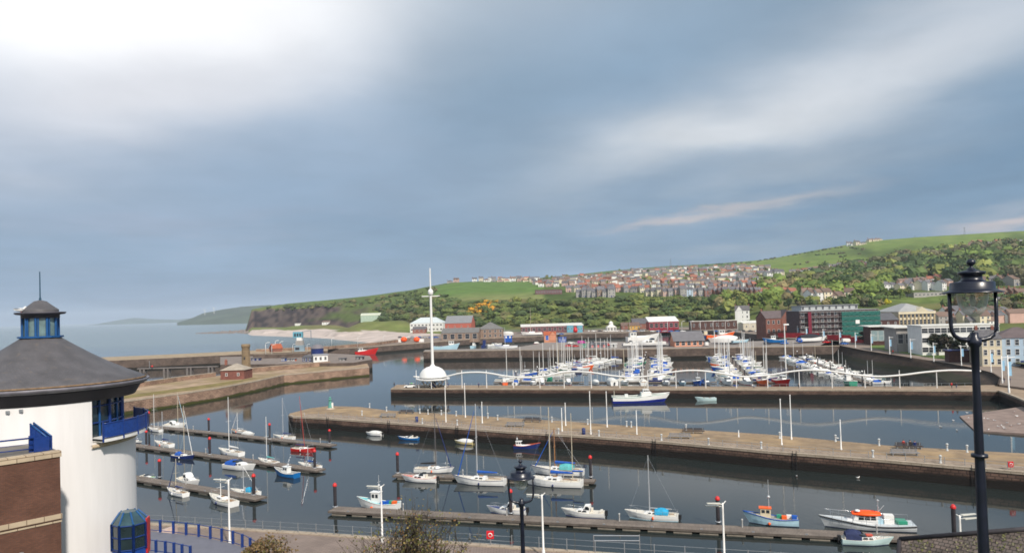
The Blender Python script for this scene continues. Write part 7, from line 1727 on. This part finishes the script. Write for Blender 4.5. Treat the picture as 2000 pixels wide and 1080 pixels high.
# promenade lamps with banners
def promlamp():
    t = thing('promenade_lamp', 'x', 'street lamp', (0, 0, 0), 0, 'white promenade lamps with banners'); m = MB(); m.lathe([(.2, 0), (.2, 1), (.13, 1.1), (.11, 8), (0, 8.02)], n=8); m.build('post', white, t)
    m = MB(); m.box(.1, 1.9, -.18, .18, 7.5, 7.62); m.add([(.1, -.1, 7.2), (.9, -.08, 7.55), (.9, .08, 7.55), (.1, .1, 7.2)], [(0, 1, 2, 3)]); m.build('lamp_head', white, t)
    m = MB(); m.box(.18, .95, -.02, .02, 3.6, 6.6); m.build('banner', pm('banner blue', (.25, .45, .62), .7, .3, .8), t); return t
PL_ = Proto(promlamp())
for i, (px, yt, yb) in enumerate(((1512, 633, 655), (1558, 636, 659), (1575, 638, 662), (1608, 642, 669), (1640, 644, 672), (1671, 649, 679), (1702, 652, 685), (1738, 657, 692), (1779, 661, 699), (1824, 669, 706), (1878, 674, 714), (1936, 683, 727), (1958, 695, 748), (1971, 694, 767))):
    z_ = interp([1500, 1640, 1800, 1956], [5.6, 5.5, 4.6, 3.3], px); p = G(px, yb, z_); PL_.put(p, random.uniform(-.2, .3), f'white promenade lamp with banner, {ordn(i)} from the scaffolded block round the bend', (yb-yt)/FL*p.y/8)
for i, px in enumerate((1304, 1332, 1350, 1368, 1393, 1417, 1441, 1465, 1489)):
    p = G(px, 646, 5.6); GLP.put(p, random.uniform(-.3, .3), f'white pole lamp, {ordn(i)} along the upper quay behind the salmon building', 19/FL*p.y/7.2, 'white pole lamps of the upper quay')
t = thing('lamp_mast', 'tall white lighting mast rising from the marina behind the wave rail', 'lighting mast', G(1535, 720, 0)); m = MB(); hh = 86/FL*t.location.y; m.tube((0, 0, 0), (0, 0, hh), .3, .2, 8); m.build('post', white, t); m = MB(); m.box(-.3, 1.8, -.4, .4, hh-.3, hh+.3); m.build('lamp_head', white, t)
# ------------------------------------------------------------------ houses on the hillside
random.seed(5)
def house_proto(wall, roofm, kind):
    w, d, h, rh = {'semi': (9, 8, 5.2, 2.8), 'bung': (12, 8, 2.9, 2.6), 'terr': (6, 9, 6.2, 3.0), 'tall': (7.5, 9, 8.5, 3.2), 'gend': (8, 12, 6, 3.5)}[kind]
    t = building('house', 'h', (0, 0, 0), w, d, h, wall, rh=rh, roofm=roofm, cols=0, chim=1, base=-6, group='houses on the hillside', cat='house', roof='hip' if kind == 'bung' else 'gable')
    rows = 1 if kind == 'bung' else (3 if kind == 'tall' else 2); me = winmesh(1.3, 1.4)
    for i in range(2):
        for j in range(rows): o = bpy.data.objects.new('window', me); COL.objects.link(o); o.parent = t; o.location = (-w/4+w/2*i, -.03, h*(j+.55)/rows)
    q = MB(); q.box(-.5, .5, -.08, 0, 0, 2.1); q.build('door', navy, t); return t
WM = {'white': whiter, 'cream': creamr, 'pink': pink, 'grey': greyr, 'brick': redbrick, 'sandstone': sandstone, 'pale blue': bluer}
RM = {'slate': pm('hill slate', (.13, .125, .135), .8, .15, .3, rnd=.25), 'red': pm('hill red tile', (.30, .115, .075), .8, .15, .3, rnd=.2), 'brown': pm('hill brown tile', (.17, .115, .09), .8, .15, .3, rnd=.25)}
HP = {}; nh = 0
def hp(wl, rf, kd):
    k = (wl, rf, kd)
    if k not in HP: HP[k] = Proto(house_proto(WM[wl], RM[rf], kd))
    return HP[k]
def hrow(rname, pts, n, kinds, walls, roofs, sc=1.0, jitter=1.0, rot=0, jr=.25, skip=0, short=None):
    global nh
    n = max(3, int(n*.83)); P = [Vector(p) for p in pts]; xs = [p[0] for p in P]; ys = [p[1] for p in P]; c = 0
    for i in range(n):
        if random.random() < skip: continue
        px = lerp(xs[0], xs[-1], (i+.5)/n)+random.uniform(-1, 1)*jitter; py = interp(xs, ys, px)+random.uniform(-.5, .5)*jitter
        q = hit(px, py)
        if q is None: continue
        wl, rf, kd = random.choice(walls), random.choice(roofs), random.choice(kinds)
        face = math.atan2(-q.x, q.y)*-1*0
        hp(wl, rf, kd).put(q, rot+random.gauss(0, jr), f'{wl} house, {rf} roof, {ordn(c)} from sea in {rname}', sc*random.uniform(.9, 1.12)); c += 1; nh += 1
W3 = ['white', 'white', 'cream', 'pink', 'grey']; ALL = ['white', 'cream', 'pink', 'grey', 'grey', 'brick', 'sandstone']; S3 = ['slate', 'slate', 'slate', 'brown', 'brown', 'brown', 'red']
hrow('skyline row above the green field', [(872, 553), (900, 550), (1000, 550), (1045, 551)], 17, ['semi', 'bung', 'gend'], W3, S3, 1.15)
hrow('second row by the purple block', [(1050, 561), (1130, 559), (1200, 557)], 13, ['semi', 'terr'], W3, S3, 1.1)
hrow('front terrace under the woods edge', [(1127, 581), (1200, 581)], 9, ['tall', 'gend'], ['grey', 'grey', 'sandstone'], ['slate'], 1.15, .4, 0, .12)
hrow('row behind the front terrace', [(1105, 571), (1200, 570), (1262, 572)], 13, ['terr', 'semi'], ['grey', 'pink', 'cream'], ['slate', 'slate', 'red'], 1.15, 1)
hrow('orange roofed row', [(1204, 570), (1266, 571)], 7, ['semi'], ['pink', 'grey'], ['red'], 1.2, .4)
hrow('coloured gable terrace', [(1262, 579), (1376, 579.5)], 13, ['gend', 'tall'], ['pink', 'cream', 'pale blue', 'cream', 'grey'], ['slate'], 1.1, .3, 0, .05)
hrow('rooftops above the coloured terrace', [(1230, 564), (1380, 565)], 18, ['terr', 'semi'], ['pink', 'cream', 'sandstone', 'white'], ['slate', 'slate', 'brown', 'red'], 1.05, 1)
hrow('long red brick terrace', [(1378, 580), (1486, 579)], 15, ['tall'], ['brick'], ['slate'], 1.0, .1, 0, .0)
hrow('row above the red brick terrace', [(1385, 567), (1480, 565)], 13, ['tall', 'terr'], ['pink', 'white', 'brick'], ['slate', 'red'], 1.0, .4)
hrow('orange roofed houses by the woods', [(1486, 579), (1530, 578), (1558, 581)], 8, ['semi', 'gend'], ['cream', 'brick', 'grey'], ['red'], 1.15, .4, .2)
hrow('upper town lower street', [(1035, 552), (1150, 551), (1300, 553), (1400, 556)], 34, ['semi', 'terr', 'bung'], ALL, S3, .95, 1.6, skip=.1)
hrow('upper town middle street', [(1080, 546), (1200, 543), (1320, 545), (1500, 548)], 36, ['semi', 'bung', 'terr'], W3+['pink'], S3, .95, 1.8, skip=.1)
hrow('upper town higher street', [(1130, 540), (1250, 536), (1350, 534), (1480, 536)], 30, ['semi', 'bung'], W3+['pink'], S3, 1.0, 2, skip=.12)
hrow('top street below the green ridge', [(1215, 533), (1300, 528), (1400, 524), (1490, 523)], 22, ['semi', 'bung'], ['pink', 'white', 'cream'], ['slate', 'red', 'brown'], 1.1, 2.2, skip=.1)
hrow('white estate at the edge of the woods', [(1484, 541), (1530, 540)], 8, ['semi', 'gend'], ['white', 'cream'], ['slate'], 1.3, 2)
hrow('line of bungalows under the steep field', [(1550, 534), (1620, 527), (1700, 518)], 15, ['bung', 'semi'], ['white', 'pink', 'cream'], ['brown', 'slate'], 1.2, 1)
hrow('cluster on the ridge skyline', [(1655, 481), (1690, 477)], 5, ['semi', 'bung'], ['white', 'cream'], ['slate'], 1.5, .6)
hrow('pair further up the ridge skyline', [(1700, 472), (1722, 470)], 3, ['bung'], ['cream', 'pink'], ['brown'], 1.5, .4)
hrow('houses climbing above the woods', [(1745, 504), (1800, 499), (1850, 490), (1880, 486)], 12, ['semi', 'bung'], ['white', 'cream', 'pink'], ['brown', 'slate', 'red'], 1.15, .8)
hrow('high houses near the lamp top', [(1885, 483), (1940, 478), (2000, 472)], 10, ['semi', 'bung', 'gend'], ['white', 'grey', 'pink'], ['slate', 'red'], 1.15, 1)
hrow('cream villas above the scaffolded block', [(1572, 592), (1666, 590)], 9, ['tall', 'gend'], ['cream', 'cream', 'white'], ['slate', 'brown'], 1.15, .5, .15)
hrow('white villas beside the playing field', [(1728, 568), (1780, 566), (1852, 568)], 12, ['semi', 'gend', 'tall'], ['white', 'white', 'cream'], ['slate'], 1.0, 1.5, .2)
hrow('second line of white villas', [(1770, 556), (1850, 553)], 6, ['semi', 'gend'], ['white', 'pink'], ['slate', 'red'], 1.05, 1.5)
hrow('houses among trees beyond the lamp hood', [(1905, 562), (1960, 555), (2000, 560)], 6, ['semi', 'gend'], ['cream', 'grey'], ['brown', 'slate'], 1.2, 2)
hrow('long brick terrace beyond the lamp hood', [(1938, 584), (2020, 583)], 10, ['terr'], ['brick'], ['brown'], 1.0, .1, 0, 0)
hrow('town roofs around the lamp glass', [(1835, 640), (1950, 641)], 9, ['tall', 'gend', 'semi'], ['grey', 'white', 'sandstone', 'cream'], ['slate', 'brown'], .95, 2)
hrow('town roofs under the brick terrace', [(1850, 622), (2000, 622)], 10, ['gend', 'semi'], ['grey', 'white', 'cream', 'brick'], ['slate', 'brown'], .95, 2, .3)
hb('school_block', 'long low purple brown block on the hill above the scrub', 1046, 1098, 575, 566, 563, 18, pm('purple brown brick', (.15, .075, .08), .8, .1, .3), roof='flat', roofm=darkroof, cols=10, rows=1, ww=1.5, wh=2)
hb('club_house', 'long grey single storey building at the edge of the playing field', 1785, 1848, 580, 571, 569, 16, greyr, roof='flat', roofm=MATS['grey roof sheet'], cols=8, rows=1, ww=2, wh=1.5)
FV, FF, FM = [], [], []
def farrow(x0, x1, ys, n):
    xs = [lerp(x0, x1, i/(len(ys)-1)) for i in range(len(ys))]
    for i in range(n):
        px = lerp(x0, x1, (i+random.random())/n); q = hit(px, interp(xs, ys, px)+random.uniform(-1.2, 1.2))
        if q is None: continue
        w, d, h, rh = random.uniform(8, 15), 8, random.uniform(4, 7), 2.8; a_ = random.gauss(0, .35); c_, s_ = math.cos(a_), math.sin(a_); k = len(FV)
        P_ = [(-w/2, 0, -5), (w/2, 0, -5), (w/2, d, -5), (-w/2, d, -5), (-w/2, 0, h), (w/2, 0, h), (w/2, d, h), (-w/2, d, h), (-w/2, d/2, h+rh), (w/2, d/2, h+rh), (-w/2-.2, -.3, h-.1), (w/2+.2, -.3, h-.1), (w/2+.2, d/2, h+rh+.15), (-w/2-.2, d/2, h+rh+.15), (w/2+.2, d+.3, h-.1), (-w/2-.2, d+.3, h-.1)]
        FV.extend((q.x+x*c_-y*s_, q.y+x*s_+y*c_, q.z+z) for x, y, z in P_)
        wm, rm = random.choice((0, 0, 1, 2, 3, 4)), random.choice((5, 5, 5, 5, 6, 6, 6, 7))
        for f_, m_ in (((0, 1, 5, 4), wm), ((1, 2, 6, 9, 5), wm), ((2, 3, 7, 6), wm), ((3, 0, 4, 8, 7), wm), ((10, 11, 12, 13), rm), ((13, 12, 14, 15), rm)): FF.append(tuple(k+j for j in f_)); FM.append(m_)
for x0, x1, ys, n in ((1040, 1400, (556, 554, 556, 558), 46), (1080, 1500, (549, 547, 548, 551), 48), (1130, 1500, (543, 540, 539, 541), 44), (1200, 1500, (536, 531, 529, 530), 40), (1240, 1500, (530, 526, 524), 26), (1380, 1500, (560, 560), 16), (1130, 1262, (565, 566), 16), (880, 1050, (549, 547.5, 548), 14), (1540, 1700, (537, 527, 521), 14), (1850, 2000, (632, 630), 14), (1740, 1860, (560, 558), 8), (1900, 2010, (600, 603), 10)): farrow(x0, x1, ys, n)
me = bpy.data.meshes.new('town'); me.from_pydata(FV, [], FF)
for m_ in (whiter, creamr, pink, greyr, redbrick, RM['slate'], RM['brown'], RM['red']): me.materials.append(m_)
me.polygons.foreach_set('material_index', FM); me.uv_layers.new(name='UVMap'); o = bpy.data.objects.new('town', me); COL.objects.link(o)
tag(o, 'mass of small far off houses filling the upper town between the named streets', 'town', kind='stuff')
for px in HP.values(): px.drop()
print('houses', nh)
# pylon and mast on the ridge
for px, py, hgt, lab in ((1788, 461, 34, 'thin grey lattice pylon on the green ridge skyline'), (1310, 519.5, 26, 'small radio mast on the distant ridge above the town'), (1884, 457.5, 22, 'short pylon on the ridge nearer the town end')):
    q = hit(px, py+2); q = q or AD(px, 2100, 180); t = thing('pylon', lab, 'pylon', q, 0, 'pylons on the ridge'); m = MB()
    for sx_ in (-1, 1):
        for sy_ in (-1, 1): m.tube((sx_*2.2, sy_*2.2, 0), (sx_*.2, sy_*.2, hgt), .28, .15, 4)
    m.build('tower', pm('pylon grey', (.2, .22, .24), .7, .1, .3), t); m = MB(); m.tube((-4, 0, hgt*.82), (4, 0, hgt*.82), .2, n=4); m.tube((-3, 0, hgt*.93), (3, 0, hgt*.93), .2, n=4); m.build('crossarm', MATS['pylon grey'], t)
for i, (px, py, yt) in enumerate(((400, 613, 600), (418, 609, 597))):
    D = 5000; p = AD(px, D, ZH(py, px, D)); H_ = (py-yt)/FL*D; t = thing('wind_turbine', f'faint white wind turbine on the far headland, {ordn(i)} from the sea', 'wind turbine', p, 0, 'wind turbines on the headland')
    m = MB(); m.tube((0, 0, -20), (0, 0, H_*.62), 1.8, 1.2, 6); m.build('tower', white, t); m = MB(); m.tube((0, -3, H_*.62), (0, 4, H_*.62), 1.6, n=6); m.build('nacelle', white, t)
    for k in range(3): a_ = 2*PI*k/3+.4+i; m = MB(); m.tube((0, -3, H_*.62), (math.sin(a_)*H_*.36, -3, H_*.62+math.cos(a_)*H_*.36), 1.3, .3, 4); m.build('blade', white, t)

CS = [(1022, 653.5), (1030, 653.5), (1039, 653.5), (1048, 653.5), (1066, 653.5), (1078, 653.5), (1090, 653.5), (1096, 653.5), (1150, 647.5), (1160, 647.5), (1172, 647.5), (1183, 647.5), (1205, 647.5), (1215, 647.5), (1228, 647.5), (1240, 647.5), (1254, 647.5), (1275, 648.0), (1286, 648.0), (1298, 648.0), (1310, 648.0), (1322, 648.0), (1334, 648.0), (1400, 648.0), (1411, 648.0), (1425, 648.0), (1438, 648.0), (1452, 648.0), (1466, 648.0), (1480, 648.0), (782, 660.0), (794, 660.0), (806, 660.0), (818, 660.0), (830, 660.0), (842, 660.0), (852, 660.0)]

random.seed(21)
cw = [(white, 'white'), (silver, 'silver'), (cardark, 'dark'), (carblue, 'blue'), (carred, 'red'), (white, 'white')]
CPR = {}
for m_, n in cw[:5]: CPR[n] = Proto(car('c', m_))
for i, (px, py) in enumerate(CS):
    m_, n = random.choice(cw); t = CPR[n].put(G(px, py, 5.55), random.choice((0, .1, 1.5, 3.1)), f'{n} car, {ordn(i)} of the cars parked along the north quay', random.uniform(.95, 1.15), 'cars parked along the north quay'); t.location.z = 5.55
for p_ in CPR.values(): p_.drop()
# ------------------------------------------------------------------ vegetation of the hillside
random.seed(3)
def veg(name, label, regions, cat='woodland'):
    F = Fol()
    for poly_, n, rad, cols_, quads, qs, mode in regions:
        xs = [p[0] for p in poly_]; ys = [p[1] for p in poly_]; c = 0; tries = 0
        while c < n and tries < n*12:
            tries += 1
            px = random.uniform(min(xs), max(xs)); py = random.uniform(min(ys), max(ys)); ins_ = False; j = len(poly_)-1
            for i in range(len(poly_)):
                if (ys[i] > py) != (ys[j] > py) and px < (xs[j]-xs[i])*(py-ys[i])/(ys[j]-ys[i])+xs[i]: ins_ = not ins_
                j = i
            if not ins_: continue
            q = hit(px, py)
            if q is None or not (interp(PX, D1, px)-60 < q.y < 2450): continue
            if any((q.x-h_[0])**2+(q.y-h_[1])**2 < h_[2]**2 for h_ in HOUSES): continue
            r = random.uniform(*rad); k = random.choice(cols_); f = random.uniform(.8, 1.2); hgt = r*(.55 if mode == 's' else 1.0)
            F.clump((q.x, q.y, q.z+hgt*.55), r, r, hgt, quads, qs, (k[0]*f, k[1]*f, k[2]*f), .14, True, True); c += 1
    return tag(F.build(name), label, cat, kind='stuff')
HOUSES = [(o.location.x, o.location.y, 7) for o in COL.objects if o.get('category') in ('house',)]+[(o.location.x, o.location.y+8, 16) for o in COL.objects if o.get('category') == 'building' and o.location.y > 450]
OL = [(.085, .115, .033), (.065, .095, .03), (.11, .14, .04), (.055, .08, .03), (.125, .12, .05), (.10, .13, .04)]
SPR = [(.15, .20, .045), (.12, .17, .04), (.18, .20, .055), (.075, .115, .033), (.18, .15, .07)]
DKG = [(.06, .092, .033), (.05, .08, .033), (.085, .12, .038), (.10, .10, .05), (.12, .11, .06)]
OL, SPR, DKG = [[tuple(x*k_ for x in c) for c in L_] for L_, k_ in ((OL, 1.12), (SPR, 1.15), (DKG, 1.12))]
veg('scrub', 'dark and light green gorse scrub covering the bank between the docks and the town', [
    ([(860, 640), (900, 596), (1000, 588), (1130, 588), (1270, 586), (1400, 590), (1470, 600), (1440, 625), (1340, 630), (1200, 638), (1000, 640)], 430, (3.5, 10), OL+[(.15, .17, .045), (.13, .16, .045)], 90, 1.8, 's'),
    ([(700, 632), (760, 590), (860, 580), (900, 596), (860, 640), (780, 625)], 150, (5, 12), OL, 80, 2.4, 's'),
    ([(510, 604), (700, 590), (860, 560), (860, 572), (700, 600), (520, 610)], 80, (4, 9), OL, 26, 3.2, 's')], 'scrub')
veg('gorse', 'patch of orange flowering gorse on the bank above the warehouse', [([(915, 615), (925, 598), (950, 590), (975, 592), (970, 604), (940, 618)], 60, (3, 6.5), [(.55, .28, .03), (.45, .23, .035), (.36, .24, .04)], 60, 1.5, 's'),
    ([(1690, 594), (1700, 588), (1730, 588), (1735, 594)], 12, (3, 5), [(.38, .34, .02), (.3, .3, .03)], 60, 1.4, 's')], 'gorse')
veg('woodland', 'mixed dark and spring green woodland spreading over the hillside behind the town', [
    ([(1440, 618), (1470, 596), (1560, 586), (1680, 585), (1740, 560), (1620, 545), (1500, 552), (1470, 570), (1560, 582), (1400, 588), (1400, 606)], 190, (6, 12), SPR, 130, 2.0, 't'),
    ([(1540, 560), (1600, 535), (1660, 524), (1760, 508), (1880, 492), (2010, 480), (2010, 560), (1900, 556), (1800, 552), (1700, 566)], 340, (7, 15), DKG+DKG+SPR[1:3], 120, 2.4, 't'),
    ([(1850, 610), (2010, 612), (2010, 590), (1860, 590)], 60, (4, 8), DKG+[(.14, .09, .04)], 60, 1.8, 't'),
    ([(1130, 556), (1500, 560), (1500, 548), (1130, 548)], 26, (3, 6), SPR, 30, 2.0, 't'),
    ([(1050, 545), (1500, 545), (1500, 522), (1200, 530), (1050, 542)], 50, (3, 6), SPR+OL, 30, 2.4, 't'),
    ([(1560, 600), (1720, 600), (1720, 590), (1560, 592)], 30, (4, 7), DKG+SPR, 60, 1.8, 't')])
veg('hedgerows', 'dark hedgerows and field edges crossing the steep green hill', [([(x0, y0), (x1, y1), (x1, y1+1.4), (x0, y0+1.4)], n, (2.5, 5), DKG, 24, 2.6, 's') for x0, y0, x1, y1, n in
    ((1480, 510, 1600, 490, 34), (1600, 490, 1660, 480, 10), (1540, 520, 1700, 492, 16), (1590, 498, 1650, 495, 12), (1640, 514, 1780, 498, 10), (1660, 484, 1690, 488, 14), (1300, 522, 1480, 512, 26), (1740, 506, 1900, 484, 40), (1000, 548, 1130, 541, 16), (1560, 527, 1720, 517, 18))], 'hedgerow')
# field patch
m = MB(); g_ = []
for py in (592, 584.5):
    g_.append([hit(px, py) for px in range(1700, 1861, 10)])
# individual trees ------------------------------------------------------------------
def tree_proto(h, r, cols_, quads, qs, cone=False, name='tree', label='t', cat='tree', group=None):
    t = thing(name, label, cat, (0, 0, 0), 0, group); m = MB()
    m.path([(0, 0, -1.5), (.05*h*.2, 0, h*.2), (-.03*h, 0, h*.5), (0, 0, h*.8)], [.035*h, .028*h, .02*h, .006*h], 7)
    for k in range(9):
        a = k*2.4; z = h*(.28+.05*k); m.path([(0, 0, z), (math.cos(a)*r*.4, math.sin(a)*r*.4, z+h*.09), (math.cos(a)*r*.8, math.sin(a)*r*.8, z+h*.16)], [.014*h, .009*h, .003*h], 4)
    m.build('trunk', bark, t); F = Fol()
    for k in range(16):
        a = random.uniform(0, 2*PI); rr = random.uniform(.15, .75)*r; z = h*random.uniform(.38, .9)
        if cone: rr *= max(.2, 1.25-z/h)
        c_ = random.choice(cols_); f = random.uniform(.75, 1.25); q = r*random.uniform(.28, .45)
        F.clump((math.cos(a)*rr, math.sin(a)*rr, z), q, q, q*.8, quads//16, qs, tuple(x*f for x in c_), .3)
    F.build('crown', t); return t
TP = [Proto(tree_proto(11, 5.2, SPR[:3], 1500, .85, group='trees in the town and at the field edge')), Proto(tree_proto(10, 4.6, DKG[:3], 1500, .8, group='trees in the town and at the field edge')), Proto(tree_proto(12, 5, SPR[2:], 1500, .85, group='trees in the town and at the field edge'))]
TN = ['bright green tree', 'dark green tree', 'olive green tree']
for i, (px, py, k, sc) in enumerate(((1560, 600, 0, 1), (1540, 606, 1, 1.1), (1516, 612, 0, 1.2), (1490, 612, 0, 1.1), (1664, 594, 1, .9), (1676, 594, 0, 1.2), (1692, 588, 2, 1.1), (1652, 574, 0, 1.3), (1700, 572, 2, 1.2), (1734, 585, 0, 1.0), (1746, 584, 1, 1.1), (1758, 584, 0, 1.0), (1772, 582, 2, .9), (1862, 590, 1, 1), (1968, 600, 1, 1.1), (1990, 604, 0, 1.2), (1950, 566, 1, 1.2), (1992, 552, 1, 1.5), (1832, 560, 2, .9), (1500, 590, 0, 1.3), (1470, 604, 0, 1.3), (1448, 592, 1, 1.2), (1424, 596, 0, 1.1), (1352, 600, 1, 1.2))):
    q = hit(px, py, 380)
    if q is None: continue
    TP[k].put(q, random.uniform(0, 6), f'{TN[k]}, {ordn(i)} of the scattered trees between the woods and the town', sc*random.uniform(.9, 1.1))
DT = [Proto(tree_proto(9, 4.0, [(.018, .028, .018), (.025, .035, .022), (.035, .038, .022)], 2200, .6, group='dark wind swept trees behind the promenade')), Proto(tree_proto(8, 3.4, [(.05, .04, .03), (.03, .035, .022)], 1300, .55, group='dark wind swept trees behind the promenade'))]
for i, (px, py, k, sc) in enumerate(((1757, 681, 1, 1.1), (1777, 684, 1, 1.15), (1796, 687, 0, 1.0), (1815, 690, 0, .95), (1832, 692, 0, .95), (1848, 695, 1, 1.1), (1688, 672, 1, 1.0), (1878, 698, 0, .8))):
    DT[k].put(G(px, py, 5.0), i*1.3, f'dark wind swept tree, {ordn(i)} counting townward behind the promenade grass', sc)
for p_ in TP+DT: p_.drop()
for P_ in YP+MP+CP+FPm: P_.drop()
# ------------------------------------------------------------------ haze over the bay
HAZE = True
if HAZE:
    m = MB(); m.box(-9500, 9500, -60, 15500, -5, 265)
    hz = m.build('haze', [bpy.data.materials.new('haze air')]); hm = hz.data.materials[0]; hm.use_nodes = True; t = hm.node_tree; t.nodes.clear()
    pv = t.nodes.new('ShaderNodeVolumePrincipled'); pv.inputs['Color'].default_value = (.80, .88, 1, 1); pv.inputs['Density'].default_value = .00006; pv.inputs['Anisotropy'].default_value = .0
    ou = t.nodes.new('ShaderNodeOutputMaterial'); t.links.new(pv.outputs[0], ou.inputs['Volume']); tag(hz, kind='stuff')
